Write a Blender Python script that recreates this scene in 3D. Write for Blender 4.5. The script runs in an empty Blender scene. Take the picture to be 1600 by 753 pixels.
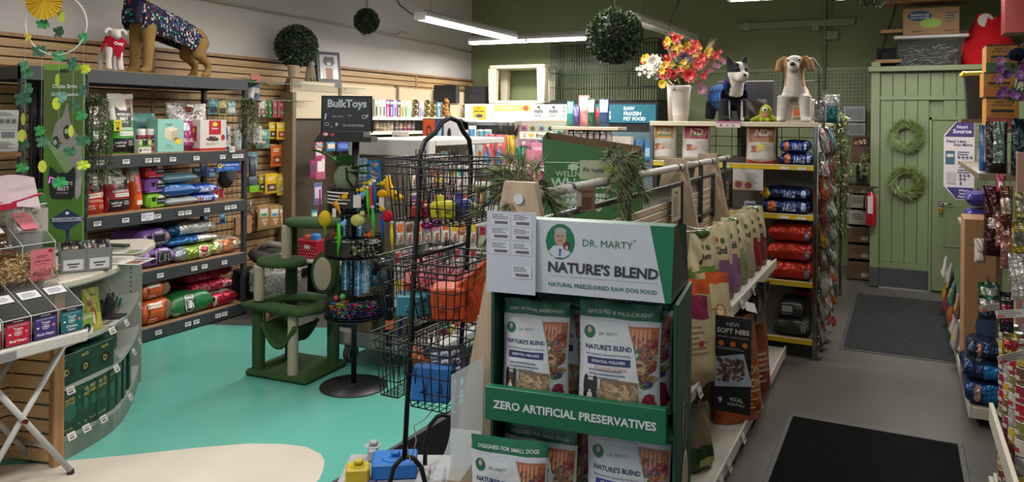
import bpy,bmesh,math,random
from math import sin,cos,pi,radians,sqrt,atan2
from mathutils import Vector,Matrix

# ---------------------------------------------------------------- camera
C=bpy.context.scene.collection
CAM_H=1.9;FPX=1200.0;PX,PY=800.0,188.0
TH=radians(26.95);RO=radians(0.5)
R0=Vector((cos(TH),sin(TH),0));F0=Vector((-sin(TH),cos(TH),0));UP=Vector((0,0,1))
RC=R0*cos(RO)+UP*sin(RO);UC=-R0*sin(RO)+UP*cos(RO)
cam=bpy.data.cameras.new('camera');cam_o=bpy.data.objects.new('camera',cam);C.objects.link(cam_o)
cam.sensor_width=36;cam.lens=36*FPX/1600;cam.shift_y=-(376.5-PY)/1600;cam.clip_start=0.05
mw=Matrix((RC,UC,-F0)).transposed().to_4x4();mw.translation=(0,0,CAM_H)
cam_o.matrix_world=mw
bpy.context.scene.camera=cam_o
def W(u,v,x=None,y=None,z=None,d=None):
    """photo pixel + one known world coordinate -> world point"""
    q=RC*((u-PX)/FPX)+UC*((PY-v)/FPX)+F0
    if x is not None:t=x/q.x
    elif y is not None:t=y/q.y
    elif z is not None:t=(z-CAM_H)/q.z
    else:t=d
    p=q*t
    return Vector((p.x,p.y,p.z+CAM_H))

# ---------------------------------------------------------------- world, lights, exposure
vs=bpy.context.scene.view_settings
vs.view_transform='Standard';vs.look='None';vs.gamma=1;vs.use_curve_mapping=False
vs.exposure=0.9
wd=bpy.data.worlds.new('world');bpy.context.scene.world=wd;wd.use_nodes=True
wd.node_tree.nodes['Background'].inputs[0].default_value=(.75,.85,1,1)
wd.node_tree.nodes['Background'].inputs[1].default_value=.35
def area(name,loc,sx,sy,power,col=(1,.96,.9),rot=(0,0,0)):
    l=bpy.data.lights.new(name,'AREA');l.shape='RECTANGLE';l.size=sx;l.size_y=sy;l.energy=power;l.color=col
    o=bpy.data.objects.new(name,l);C.objects.link(o);o.location=loc;o.rotation_euler=rot;return o
# rows of fluorescent light over the sales floor, plus one fill lamp (the visible tubes are built further down)
for n_,(lx,ly,sx,sy,pw)in enumerate([
    (-4.7,8.1,.25,2.2,55),(-4.8,10.0,1.9,.2,42),(-0.6,7.3,2.2,.25,56),(-2.3,5.4,.25,2.2,46),
    (-4.8,4.6,.25,2.2,26),(-0.3,3.6,.25,2.2,20),(-2.4,1.2,.25,2.2,60),(-5.0,0.6,.25,2.2,16),(.4,.2,.25,2.2,18),(.5,8.3,.25,1.8,26)]):  # last lamp is fill, added to brighten the storage room roof
    area('ceiling_tube_and_fill',(lx,ly,2.93 if n_<3 else 3.3),sx,sy,pw)
# fill light added so the middle gondola looks bright; no fixture here
area('aisle_fill_light',(-3.0,6.3,2.9),1.2,.25,28)
# daylight through the shop front behind the camera
area('shopfront_daylight',(-2.2,-2.6,1.6),6.5,2.2,100,(.86,.93,1),(radians(-90),0,0))
# ---------------------------------------------------------------- helpers
def lin(c):
    if isinstance(c,str):
        c=c.lstrip('#');c=''.join(q*2 for q in c)if len(c)==3 else c;c=tuple(int(c[i:i+2],16)/255 for i in(0,2,4))
    return tuple(x/12.92 if x<=.04045 else((x+.055)/1.055)**2.4 for x in c[:3])+(1.0,)
_lin={}
def L(c):
    if c not in _lin:_lin[c]=lin(c)
    return _lin[c]
MATS={}
def nodes_mat(name):
    m=bpy.data.materials.new(name);m.use_nodes=True
    nt=m.node_tree;b=nt.nodes['Principled BSDF']
    return m,nt,b
def std(name,rough=.5,metal=0.,noise=.06,nscale=25.,bump=0.,bscale=40.,bdist=.01,coat=0.,spec=.5,aniso=None,alpha=None):
    """colour comes from the mesh's own Col attribute, broken up by a little noise"""
    m,nt,b=nodes_mat(name)
    at=nt.nodes.new('ShaderNodeAttribute');at.attribute_name='Col'
    tc=nt.nodes.new('ShaderNodeTexCoord')
    nz=nt.nodes.new('ShaderNodeTexNoise');nz.inputs['Scale'].default_value=nscale;nz.inputs['Detail'].default_value=4
    nt.links.new(tc.outputs['Object'],nz.inputs['Vector'])
    mr=nt.nodes.new('ShaderNodeMapRange');mr.inputs['To Min'].default_value=1-noise*1.6;mr.inputs['To Max'].default_value=1+noise*1.6
    nt.links.new(nz.outputs['Fac'],mr.inputs['Value'])
    mx=nt.nodes.new('ShaderNodeVectorMath');mx.operation='SCALE'
    nt.links.new(at.outputs['Color'],mx.inputs[0]);nt.links.new(mr.outputs[0],mx.inputs['Scale'])
    nt.links.new(mx.outputs[0],b.inputs['Base Color'])
    b.inputs['Roughness'].default_value=rough;b.inputs['Metallic'].default_value=metal
    b.inputs['Specular IOR Level'].default_value=spec;b.inputs['Coat Weight'].default_value=coat
    if bump:
        n2=nt.nodes.new('ShaderNodeTexNoise');n2.inputs['Scale'].default_value=bscale;n2.inputs['Detail'].default_value=3
        mp=nt.nodes.new('ShaderNodeMapping')
        if aniso:mp.inputs['Scale'].default_value=aniso
        nt.links.new(tc.outputs['Object'],mp.inputs[0]);nt.links.new(mp.outputs[0],n2.inputs['Vector'])
        bp=nt.nodes.new('ShaderNodeBump');bp.inputs['Strength'].default_value=bump;bp.inputs['Distance'].default_value=bdist
        nt.links.new(n2.outputs['Fac'],bp.inputs['Height']);nt.links.new(bp.outputs[0],b.inputs['Normal'])
    MATS[name]=m;return m
std('paper',.75,noise=.04);std('satin',.45,noise=.04);std('gloss',.22,noise=.03,coat=.3)
std('pouch',.34,bump=.5,bscale=14,bdist=.012,noise=.03)
std('foil',.2,metal=.5,bump=1.,bscale=20,bdist=.03,noise=.08)
std('metal',.35,metal=.9,noise=.05);std('chrome',.12,metal=1.,noise=.02)
std('powder',.5,noise=.05,spec=.4)
std('fabric',.95,noise=.22,nscale=60,bump=.6,bscale=220,bdist=.004,spec=.15)
std('plush',.9,noise=.12,nscale=30,bump=.35,bscale=300,bdist=.003,spec=.2)
std('shag',1.,noise=.3,nscale=45,bump=1.,bscale=70,bdist=.03,spec=.1)
std('leaf',.55,noise=.3,nscale=30);std('card',.85,noise=.07,nscale=12,bump=.1,bscale=60)
std('rope',.9,noise=.15,nscale=60,bump=.8,bscale=60,bdist=.006,aniso=(1,1,7))
std('kibble',.85,noise=.45,nscale=90,bump=.6,bscale=90)
std('tinsel',.18,metal=.7,noise=.5,nscale=200)
def special():
    # clear acrylic
    m,nt,b=nodes_mat('acrylic');out=nt.nodes['Material Output']
    t=nt.nodes.new('ShaderNodeBsdfTransparent');t.inputs[0].default_value=(.86,.88,.87,1)
    g=nt.nodes.new('ShaderNodeBsdfGlossy');g.inputs['Roughness'].default_value=.3
    lw=nt.nodes.new('ShaderNodeLayerWeight');lw.inputs[0].default_value=.12
    mr=nt.nodes.new('ShaderNodeMapRange');mr.inputs['To Min'].default_value=.012;mr.inputs['To Max'].default_value=.05
    nt.links.new(lw.outputs['Fresnel'],mr.inputs['Value'])
    mx=nt.nodes.new('ShaderNodeMixShader');nt.links.new(mr.outputs[0],mx.inputs[0])
    nt.links.new(t.outputs[0],mx.inputs[1]);nt.links.new(g.outputs[0],mx.inputs[2]);nt.links.new(mx.outputs[0],out.inputs[0])
    MATS['acrylic']=m
    # frosted sheet / storage plastic
    m,nt,b=nodes_mat('frosted');out=nt.nodes['Material Output']
    b.inputs['Base Color'].default_value=(.62,.68,.70,1);b.inputs['Roughness'].default_value=.35
    t=nt.nodes.new('ShaderNodeBsdfTransparent');mx=nt.nodes.new('ShaderNodeMixShader');mx.inputs[0].default_value=.45
    nt.links.new(t.outputs[0],mx.inputs[1]);nt.links.new(b.outputs[0],mx.inputs[2]);nt.links.new(mx.outputs[0],out.inputs[0])
    MATS['frosted']=m
    for nm,col,s in(('tube_light',(1,.98,.95,1),7.),('lit_panel',(1,.98,.94,1),.42),('pink_glow',(1,.1,.75,1),.9)):
        m,nt,b=nodes_mat(nm);b.inputs['Base Color'].default_value=col
        b.inputs['Emission Color'].default_value=col;b.inputs['Emission Strength'].default_value=s;MATS[nm]=m
    # backlit sign printed from Col
    m,nt,b=nodes_mat('backlit');at=nt.nodes.new('ShaderNodeAttribute');at.attribute_name='Col'
    nz=nt.nodes.new('ShaderNodeTexNoise');nz.inputs['Scale'].default_value=3
    nt.links.new(at.outputs['Color'],b.inputs['Base Color']);nt.links.new(at.outputs['Color'],b.inputs['Emission Color']);b.inputs['Emission Strength'].default_value=.35
    MATS['backlit']=m
    # wood: grain along X of the object
    def wood(name,c1,c2,scale=(1.5,14,14),rough=.5):
        m,nt,b=nodes_mat(name)
        tc=nt.nodes.new('ShaderNodeTexCoord');mp=nt.nodes.new('ShaderNodeMapping');mp.inputs['Scale'].default_value=scale
        nz=nt.nodes.new('ShaderNodeTexNoise');nz.inputs['Scale'].default_value=2.2;nz.inputs['Detail'].default_value=6;nz.inputs['Distortion'].default_value=.6
        cr=nt.nodes.new('ShaderNodeValToRGB');cr.color_ramp.elements[0].position=.3;cr.color_ramp.elements[1].position=.75
        cr.color_ramp.elements[0].color=L(c1);cr.color_ramp.elements[1].color=L(c2)
        nt.links.new(tc.outputs['Object'],mp.inputs[0]);nt.links.new(mp.outputs[0],nz.inputs['Vector'])
        nt.links.new(nz.outputs['Fac'],cr.inputs[0]);nt.links.new(cr.outputs[0],b.inputs['Base Color'])
        b.inputs['Roughness'].default_value=rough;MATS[name]=m
    wood('slat_wood','#9c7c55','#b8976b',(14,1.2,14));wood('slat_wood_x','#a08058','#bd9c70',(1.2,14,14))
    wood('particle','#7d5c3c','#9a7753',(20,20,20),.8);wood('bracket_wood','#8f7d68','#a8957f',(14,14,1.4))
    wood('post_wood','#84603c','#9f7a50',(14,14,1.4));wood('beech','#b08a5c','#cfab7c',(10,10,1.2))
    def two_tone(name,c1,c2,scale,rough,detail=6,bump=0,spots=None,met=0,lo=.35,hi=.7):
        m,nt,b=nodes_mat(name)
        tc=nt.nodes.new('ShaderNodeTexCoord')
        nz=nt.nodes.new('ShaderNodeTexNoise');nz.inputs['Scale'].default_value=scale;nz.inputs['Detail'].default_value=detail
        cr=nt.nodes.new('ShaderNodeValToRGB');cr.color_ramp.elements[0].position=lo;cr.color_ramp.elements[1].position=hi
        cr.color_ramp.elements[0].color=L(c1);cr.color_ramp.elements[1].color=L(c2)
        nt.links.new(tc.outputs['Object'],nz.inputs['Vector']);nt.links.new(nz.outputs['Fac'],cr.inputs[0])
        last=cr.outputs[0]
        if spots:
            vo=nt.nodes.new('ShaderNodeTexNoise');vo.inputs['Scale'].default_value=spots[0];vo.inputs['Detail'].default_value=2
            nt.links.new(tc.outputs['Object'],vo.inputs['Vector'])
            c2r=nt.nodes.new('ShaderNodeValToRGB');c2r.color_ramp.elements[0].position=spots[1];c2r.color_ramp.elements[1].position=spots[1]+.02
            c2r.color_ramp.elements[0].color=(1,1,1,1);c2r.color_ramp.elements[1].color=L(spots[2])
            mu=nt.nodes.new('ShaderNodeMixRGB');mu.blend_type='MULTIPLY';mu.inputs[0].default_value=1
            nt.links.new(last,mu.inputs[1]);nt.links.new(c2r.outputs[0],mu.inputs[2]);last=mu.outputs[0]
        nt.links.new(last,b.inputs['Base Color']);b.inputs['Roughness'].default_value=rough;b.inputs['Metallic'].default_value=met
        if name[:3]=='rug':b.inputs['Specular IOR Level'].default_value=.08
        if bump:
            bp=nt.nodes.new('ShaderNodeBump');bp.inputs['Strength'].default_value=bump;bp.inputs['Distance'].default_value=.01
            n3=nt.nodes.new('ShaderNodeTexNoise');n3.inputs['Scale'].default_value=scale*12
            nt.links.new(tc.outputs['Object'],n3.inputs['Vector']);nt.links.new(n3.outputs['Fac'],bp.inputs['Height']);nt.links.new(bp.outputs[0],b.inputs['Normal'])
        MATS[name]=m
    two_tone('floor_grey','#474541','#5a5752',.9,.33,spots=(22,.74,'#8a8680'))
    two_tone('floor_teal','#549d90','#61aa9b',.7,.3,spots=(9,.76,'#6a7a78'))
    two_tone('floor_cream','#b9b0a3','#c8c0b3',1.2,.4,spots=(13,.75,'#8a8378'))
    two_tone('wall_white','#bdb8b4','#c8c3be',.6,.75,bump=.15)
    two_tone('wall_green','#6b754f','#757f58',.7,.6,bump=.12)
    two_tone('wall_green2','#647150','#6e7b58',.8,.45,bump=.08)
    two_tone('ceiling_white','#a8a39a','#b5b0a7',.5,.8)
    two_tone('rug_black','#080808','#0f0e0e',8,.98,bump=1.)
    two_tone('rug_ribbed','#2b2c2d','#3a3b3b',30,.95,bump=.6)
    two_tone('laminate','#a9a296','#beb7aa',60,.4,spots=(90,.68,'#8f887c'))
    two_tone('grey_laminate','#8f938c','#9a9e96',4,.5)
    two_tone('steel_brushed','#7d7a74','#99958d',6,.38,met=.6)
    two_tone('baseboard_grey','#2f3234','#3b3e40',3,.6)
special()

class MB:
    """collects shapes, builds ONE mesh object"""
    def __init__(s):s.v=[];s.f=[];s.c=[];s.m=[];s.sm=[];s.X=None
    def add(s,vs,fs,col,mat='satin',sm=False):
        n=len(s.v)
        if s.X is not None:vs=[s.X@Vector(p)for p in vs]
        s.v.extend([tuple(p)for p in vs]);k=len(fs)
        s.f.extend([tuple(i+n for i in f)for f in fs])
        if isinstance(col,list):s.c.extend(col)
        else:s.c.extend([col]*k)
        s.m.extend([mat]*k);s.sm.extend([sm]*k);return s
    def box(s,x0,x1,y0,y1,z0,z1,col='#808080',mat='satin',bv=0.,cols=None):
        """cols: dict face letter -> colour; letters l r f b d u"""
        if bv<=0:
            vs=[(x,y,z)for z in(z0,z1)for y in(y0,y1)for x in(x0,x1)]
            fs=[(0,4,6,2),(1,3,7,5),(0,1,5,4),(2,6,7,3),(0,2,3,1),(4,5,7,6)]
            cc=[(cols or{}).get(k,col)for k in 'lrfbdu']
            return s.add(vs,fs,cc,mat)
        b=min(bv,(x1-x0)*.49,(y1-y0)*.49,(z1-z0)*.49);vs=[];idx={}
        for i,x in enumerate((x0,x1)):
            for j,y in enumerate((y0,y1)):
                for k,z in enumerate((z0,z1)):
                    sx,sy,sz=1-2*i,1-2*j,1-2*k
                    for a in range(3):
                        idx[i,j,k,a]=len(vs)
                        vs.append((x+(0 if a==0 else b*sx),y+(0 if a==1 else b*sy),z+(0 if a==2 else b*sz)))
        fs=[];cc=[];cd=cols or{}
        def q(a,I,ch):
            o=[((0,0),(0,1),(1,1),(1,0)),((0,0),(1,0),(1,1),(0,1))]
            r=[]
            for(p,w)in(o[0]if I==0 else o[1]):
                t=[0,0,0];t[a]=I;others=[z for z in range(3)if z!=a];t[others[0]]=p;t[others[1]]=w
                r.append(idx[t[0],t[1],t[2],a])
            if a==1:r.reverse()
            fs.append(tuple(r));cc.append(cd.get(ch,col))
        q(0,0,'l');q(0,1,'r');q(1,0,'f');q(1,1,'b');q(2,0,'d');q(2,1,'u')
        for a in range(3):
            o1,o2=[z for z in range(3)if z!=a]
            for I in(0,1):
                for K in(0,1):
                    def g(t_a,ax):
                        t=[0,0,0];t[a]=t_a;t[o1]=I;t[o2]=K;return idx[t[0],t[1],t[2],ax]
                    fs.append((g(0,o1),g(1,o1),g(1,o2),g(0,o2)));cc.append(col)
        for i in(0,1):
            for j in(0,1):
                for k in(0,1):fs.append((idx[i,j,k,0],idx[i,j,k,1],idx[i,j,k,2]));cc.append(col)
        return s.add(vs,fs,cc,mat)
    def tube(s,pts,r,n=6,col='#202020',mat='powder',closed=False):
        pts=[Vector(p)for p in pts];N=len(pts);rr=r if isinstance(r,(list,tuple))else[r]*N
        vs=[];ref=None
        for i,p in enumerate(pts):
            if closed:t=(pts[(i+1)%N]-pts[i-1])
            else:t=pts[min(i+1,N-1)]-pts[max(i-1,0)]
            t.normalize()
            if ref is None:ref=Vector((0,0,1))if abs(t.z)<.9 else Vector((1,0,0))
            a=t.cross(ref).normalized();ref2=a.cross(t).normalized();ref=ref2
            for k in range(n):
                q=2*pi*k/n;vs.append(p+(a*cos(q)+ref2*sin(q))*rr[i])
        fs=[]
        for i in range(N if closed else N-1):
            j=(i+1)%N
            for k in range(n):fs.append((i*n+k,i*n+(k+1)%n,j*n+(k+1)%n,j*n+k))
        if not closed:fs.append(tuple(range(n-1,-1,-1)));fs.append(tuple((N-1)*n+k for k in range(n)))
        return s.add(vs,fs,col,mat,True)
    def lathe(s,prof,n=16,col='#808080',mat='satin',c=(0,0,0),cols=None,caps=True,sm=True):
        vs=[];fs=[];cc=[]
        for r,z in prof:
            for k in range(n):vs.append((c[0]+r*cos(2*pi*k/n),c[1]+r*sin(2*pi*k/n),c[2]+z))
        for i in range(len(prof)-1):
            for k in range(n):
                fs.append((i*n+k,i*n+(k+1)%n,(i+1)*n+(k+1)%n,(i+1)*n+k));cc.append(cols[i]if cols else col)
        s.add(vs,fs,cc,mat,sm)
        if caps:
            m=len(prof)-1
            s.add(vs[:n],[tuple(range(n-1,-1,-1))],cols[0]if cols else col,mat)
            s.add(vs[m*n:],[tuple(range(n))],cols[-1]if cols else col,mat)
        return s
    def ell(s,c,rx,ry,rz,col='#808080',mat='plush',nu=12,nv=8,colf=None):
        vs=[];fs=[];cc=[]
        for j in range(nv+1):
            t=pi*j/nv
            for i in range(nu):
                p=2*pi*i/nu;vs.append((c[0]+rx*sin(t)*cos(p),c[1]+ry*sin(t)*sin(p),c[2]-rz*cos(t)))
        for j in range(nv):
            for i in range(nu):
                fs.append((j*nu+i,j*nu+(i+1)%nu,(j+1)*nu+(i+1)%nu,(j+1)*nu+i));cc.append(colf(vs[fs[-1][0]])if colf else col)
        return s.add(vs,fs,cc,mat,True)
    def surf(s,fn,nu,nv,col,mat='satin',sm=True,colf=None,us=None,vv=None):
        us=us or[i/nu for i in range(nu+1)];vv=vv or[j/nv for j in range(nv+1)]
        A=len(us);vs=[fn(u,v)for v in vv for u in us];fs=[];cc=[]
        for j in range(len(vv)-1):
            for i in range(A-1):
                fs.append((j*A+i,j*A+i+1,(j+1)*A+i+1,(j+1)*A+i));cc.append(colf((us[i]+us[i+1])/2,(vv[j]+vv[j+1])/2)if colf else col)
        return s.add(vs,fs,cc,mat,sm)
    def prism(s,pts,y0,y1,col,mat='satin',cols=None):
        """outline pts [(x,z)] counter-clockwise seen from -y, extruded y0..y1"""
        n=len(pts);vs=[(x,y0,z)for x,z in pts]+[(x,y1,z)for x,z in pts]
        fs=[tuple(range(n)),tuple(range(2*n-1,n-1,-1))]+[(i,i+n,(i+1)%n+n,(i+1)%n)for i in range(n)]
        return s.add(vs,fs,col,mat)
    def build(s,name,parent=None,loc=(0,0,0),rz=0.,label=None,cat=None,group=None,kind=None,rot=None):
        me=bpy.data.meshes.new(name);me.from_pydata(s.v,[],s.f)
        ms=sorted(set(s.m));ix={k:i for i,k in enumerate(ms)}
        for k in ms:me.materials.append(MATS[k])
        me.polygons.foreach_set('material_index',[ix[k]for k in s.m])
        me.polygons.foreach_set('use_smooth',s.sm)
        at=me.color_attributes.new('Col','FLOAT_COLOR','CORNER');buf=[]
        for f,c in zip(s.f,s.c):buf.extend(L(c)*len(f))
        at.data.foreach_set('color',buf);me.update()
        o=bpy.data.objects.new(name,me);C.objects.link(o);o.parent=parent
        o.location=loc;o.rotation_euler=rot if rot else(0,0,rz)
        return tag(o,label,cat,group,kind)
def tag(o,label=None,cat=None,group=None,kind=None):
    if label:o['label']=label
    if cat:o['category']=cat
    if group:o['group']=group
    if kind:o['kind']=kind
    return o
def thing(name,label,cat,loc=(0,0,0),rz=0.,group=None,rot=None):
    o=bpy.data.objects.new(name,None);C.objects.link(o);o.location=loc;o.rotation_euler=rot if rot else(0,0,rz)
    o.empty_display_size=.05
    return tag(o,label,cat,group)
KIDS={}
def blob_mesh(name,shapes,voxel,colf,mat='plush',smooth=6):
    """one continuous skin over overlapping ellipsoids / tapered limbs"""
    m=MB()
    for sh in shapes:
        if sh[0]=='e':m.ell(sh[1],*sh[2],nu=16,nv=12)if not isinstance(sh[2],(int,float))else m.ell(sh[1],sh[2],sh[2],sh[2],nu=16,nv=12)
        else:m.tube(sh[1],sh[2],12)
    me=bpy.data.meshes.new('tmp');me.from_pydata(m.v,[],m.f);o=bpy.data.objects.new('tmp',me);C.objects.link(o)
    md=o.modifiers.new('r','REMESH');md.mode='VOXEL';md.voxel_size=voxel;md.use_smooth_shade=True
    s_=o.modifiers.new('s','SMOOTH');s_.iterations=smooth;s_.factor=.6
    dg=bpy.context.evaluated_depsgraph_get();ev=o.evaluated_get(dg);em=ev.to_mesh()
    vs=[tuple(v.co)for v in em.vertices];fs=[tuple(p.vertices)for p in em.polygons];cs=[colf(p.center)if callable(colf)else colf for p in em.polygons]
    ev.to_mesh_clear();bpy.data.objects.remove(o);bpy.data.meshes.remove(me)
    r=MB();r.add(vs,fs,cs,mat,True);return r
def dup(root,loc=None,rz=None,label=None,group=None,scale=None,rot=None):
    def cp(o,par):
        c=o.copy();C.objects.link(c);c.parent=par
        for ch in[k for k in o.children]:cp(ch,c)
        return c
    r=cp(root,None)
    if loc is not None:r.location=loc
    if rz is not None:r.rotation_euler=(0,0,rz)
    if rot is not None:r.rotation_euler=rot
    if label:r['label']=label
    if group:r['group']=group
    if scale is not None:r.scale=scale if isinstance(scale,(tuple,list))else(scale,)*3
    return r

_tx={}
def text_geo(s,bold=.0,font=None):
    """letters as flat polygons, height of capitals about 0.7, centred on the origin in XY"""
    k=(s,bold)
    if k in _tx:return _tx[k]
    cu=bpy.data.curves.new('t','FONT');cu.body=s;cu.resolution_u=2;cu.offset=bold;cu.align_x='CENTER';cu.fill_mode='FRONT'
    o=bpy.data.objects.new('t',cu);me=bpy.data.meshes.new_from_object(o)
    vs=[(v.co.x,v.co.y)for v in me.vertices];fs=[tuple(p.vertices)for p in me.polygons]
    bpy.data.objects.remove(o);bpy.data.curves.remove(cu);bpy.data.meshes.remove(me)
    if vs:
        x0=min(v[0]for v in vs);x1=max(v[0]for v in vs);y0=min(v[1]for v in vs);y1=max(v[1]for v in vs)
        w=x1-x0;h=y1-y0;vs=[((a-(x0+x1)/2),(b-(y0+y1)/2))for a,b in vs]
    else:w=h=1
    _tx[k]=(vs,fs,w,h);return _tx[k]
# ---- printing on surfaces. S(u,v,off) -> point;  specs are (kind, ...) tuples in u,v of 0..1
def polyn(u,v,ru,rv,n=14,a0=0.,star=0.):
    return[(u+ru*(1-(star if i%2 else 0))*cos(2*pi*i/n+a0),v+rv*(1-(star if i%2 else 0))*sin(2*pi*i/n+a0))for i in range(n)]
def prints(mb,S,specs,wh,off=.0012,mat='satin'):
    """specs: ('t',text,u,v,width or height-limited box w,h,col[,bold]) ('e',u,v,ru,rv,col) ('p',[(u,v)],col) ('r',u0,v0,u1,v1,col) ('l',u,v,w,n,pitch,col) lines"""
    Wd,Hd=wh;k=0
    for sp in specs:
        k+=1;of=off*(1+.14*k)
        t=sp[0]
        if t=='t':
            _,s,u,v,bw,bh,col=sp[:7];vs,fs,w,h=text_geo(s,sp[7]if len(sp)>7 else.012)
            sc=min(bw*Wd/w,bh*Hd/h)if(len(sp)<9)else None
            sx,sy=(sc,sc)if sc else(bw*Wd/w,bh*Hd/h)
            mb.add([S(u+a*sx/Wd,v+b*sy/Hd,of)for a,b in vs],fs,col,mat)
        elif t=='e':
            _,u,v,ru,rv,col=sp[:6];n=14;star=sp[6]if len(sp)>6 else 0
            ring=polyn(u,v,ru,rv,n,0,star);r2=polyn(u,v,ru*.5,rv*.5,n,0,0)
            mb.add([S(u,v,of)]+[S(a,b,of)for a,b in r2]+[S(a,b,of)for a,b in ring],
                   [(0,1+i,1+(i+1)%n)for i in range(n)]+[(1+i,1+n+i,1+n+(i+1)%n,1+(i+1)%n)for i in range(n)],col,mat,True)
        elif t=='p':
            _,pts,col=sp[:3];n=len(pts);cu=sum(p[0]for p in pts)/n;cv=sum(p[1]for p in pts)/n
            P=[]
            for i in range(n):
                a,b=pts[i],pts[(i+1)%n];m=max(1,int(max(abs(a[0]-b[0]),abs(a[1]-b[1]))/.07))
                P+=[(a[0]+(b[0]-a[0])*j/m,a[1]+(b[1]-a[1])*j/m)for j in range(m)]
            n=len(P);vs=[S(cu,cv,of)];K=5
            for q in range(1,K+1):vs+=[S(cu+(a-cu)*q/K,cv+(b-cv)*q/K,of)for a,b in P]
            fs=[(0,1+i,1+(i+1)%n)for i in range(n)]
            for q in range(K-1):fs+=[(1+q*n+i,1+(q+1)*n+i,1+(q+1)*n+(i+1)%n,1+q*n+(i+1)%n)for i in range(n)]
            mb.add(vs,fs,col,mat,True)
        elif t=='r':
            _,u0,v0,u1,v1,col=sp[:6];nu=max(1,int((u1-u0)/.05));nv=max(1,int((v1-v0)/.05))
            mb.surf(lambda a,b:S(u0+(u1-u0)*a,v0+(v1-v0)*b,of),nu,nv,col,mat)
        elif t=='l':
            _,u,v,w,n,pitch,col=sp[:7];rr=random.Random(int(u*97+v*31+n))
            for i in range(n):
                ww=w*rr.uniform(.6,1);vv=v-i*pitch;u0=u-w/2
                mb.surf(lambda a,b:S(u0+ww*a,vv+pitch*.4*b,of),5,1,col,mat)
        elif t=='blob': # scattered small blobs inside a rect (printed food)
            _,u0,v0,u1,v1,n,size,cols=sp[:8];rr=random.Random(n*7+int(u0*50))
            for i in range(n):
                u=rr.uniform(u0+size,u1-size);v=rr.uniform(v0+size*Wd/Hd,v1-size*Wd/Hd);a=rr.uniform(0,3);q=size*rr.uniform(.6,1.1)
                ring=polyn(u,v,q,q*Wd/Hd*rr.uniform(.5,1),7,a)
                o2=of+.0006*i/n
                mb.add([S(a_,b_,o2)for a_,b_ in ring],[tuple(range(7))],rr.choice(cols),mat)
def flat_S(x0,x1,z0,z1,y):
    return lambda u,v,o=0.:(x0+(x1-x0)*u,y-o,z0+(z1-z0)*v)
def lnoise(seed):
    r=random.Random(seed);P=[(r.uniform(2,9),r.uniform(2,9),r.uniform(0,6),r.uniform(.4,1))for _ in range(5)]
    return lambda u,v:sum(a*sin(p*u*2+q*v*2+f)for p,q,f,a in P)/3
def bag_S(w,h,d,seed=1,crimp=.08,lean=0.,wr=.004,top=None,pinch=.04,taper=0.):
    nz=lnoise(seed)
    def S(u,v,off=0.,side=-1):
        e=max(0.,min(1.,1-abs(2*u-1)**3.2))**.6
        vt=max(0.,1-max(0,(v-.0))**2.6)if v<1-crimp else max(0.,1-(1-crimp)**2.6)*max(0,(1-v)/crimp)**.8
        base=.55+.45*min(1,v/.12)if v<.12 else 1.
        t=d/2*e*base*vt
        k=1-pinch*sin(pi*min(1,v*1.02))-(0.02 if v>1-crimp else 0)
        y=side*(t+wr*.25)+wr*nz(u,v)*(.3+v)*min(1,8*(1-abs(2*u-1)))
        x=(u-.5)*w*k*(1-taper*max(v,0.)**1.6);z=h*v*(1+.02*nz(v,u)*(.3 if v<.9 else.5))
        y+=lean*v*v
        return(x,y+side*off,z)
    return S
def add_bag(mb,w,h,d,front,back=None,seed=1,specs=(),crimp=.08,lean=0.,wr=.004,mat='pouch',pmat=None,pinch=.04,taper=0.):
    """front: list of (v or rect) colour areas: ('c',col) base then ('r',u0,v0,u1,v1,col) painted per face"""
    S=bag_S(w,h,d,seed,crimp,lean,wr,pinch=pinch,taper=taper)
    base=front[0];rects=[r for r in front[1:]]
    U=sorted(set([0,.015,.03,.055,.08,.115,.15,.2,.25,.31,.37,.43,.5,.57,.63,.69,.75,.8,.85,.885,.92,.945,.97,.985,1]+[round(x,3)for r in rects for x in(r[1],r[3])]))
    V=sorted(set([0,.03,.06,.09,.12,.2,.28,.36,.44,.52,.6,.67,.74,.8,.85,1-crimp,1-crimp*.75,1-crimp/2,1-crimp*.25,1]+[round(x,3)for r in rects for x in(r[2],r[4])]))
    def cf(u,v):
        c=base
        for r in rects:
            if r[1]<=u<=r[3]and r[2]<=v<=r[4]:c=r[5]
        return c
    mb.surf(lambda u,v:S(u,v),0,0,base,mat,True,cf,U,V)
    bk=back or base
    mb.surf(lambda u,v:S(1-u,v,0,1),0,0,bk,mat,True,(lambda u,v:cf(.985,v))if back is None else None,[0,.03,.1,.3,.5,.7,.9,.97,1],V)
    n=9;ring=[S(i/(n-1),0)for i in range(n)]+[S(1-i/(n-1),0,0,1)for i in range(n)]
    mb.add(ring,[tuple(range(len(ring)-1,-1,-1))],bk,mat)
    if specs:prints(mb,S,specs,(w,h),mat=pmat or mat)
    return S
def lying_S(w,l,t,seed=1,wr=.008):
    """bag lying flat: u across width x, v along depth y (front = -y), top surface"""
    nz=lnoise(seed)
    def S(u,v,off=0.,side=1):
        e=max(0,1-abs(2*u-1)**7)**.45*max(0,1-abs(2*v-1)**7)**.45
        return((u-.5)*w*(1-.03*sin(pi*v)),(v-.5)*l,t/2+side*(t/2*e+off)+(wr*nz(u,v)*e if side>0 else 0))
    return S
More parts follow.
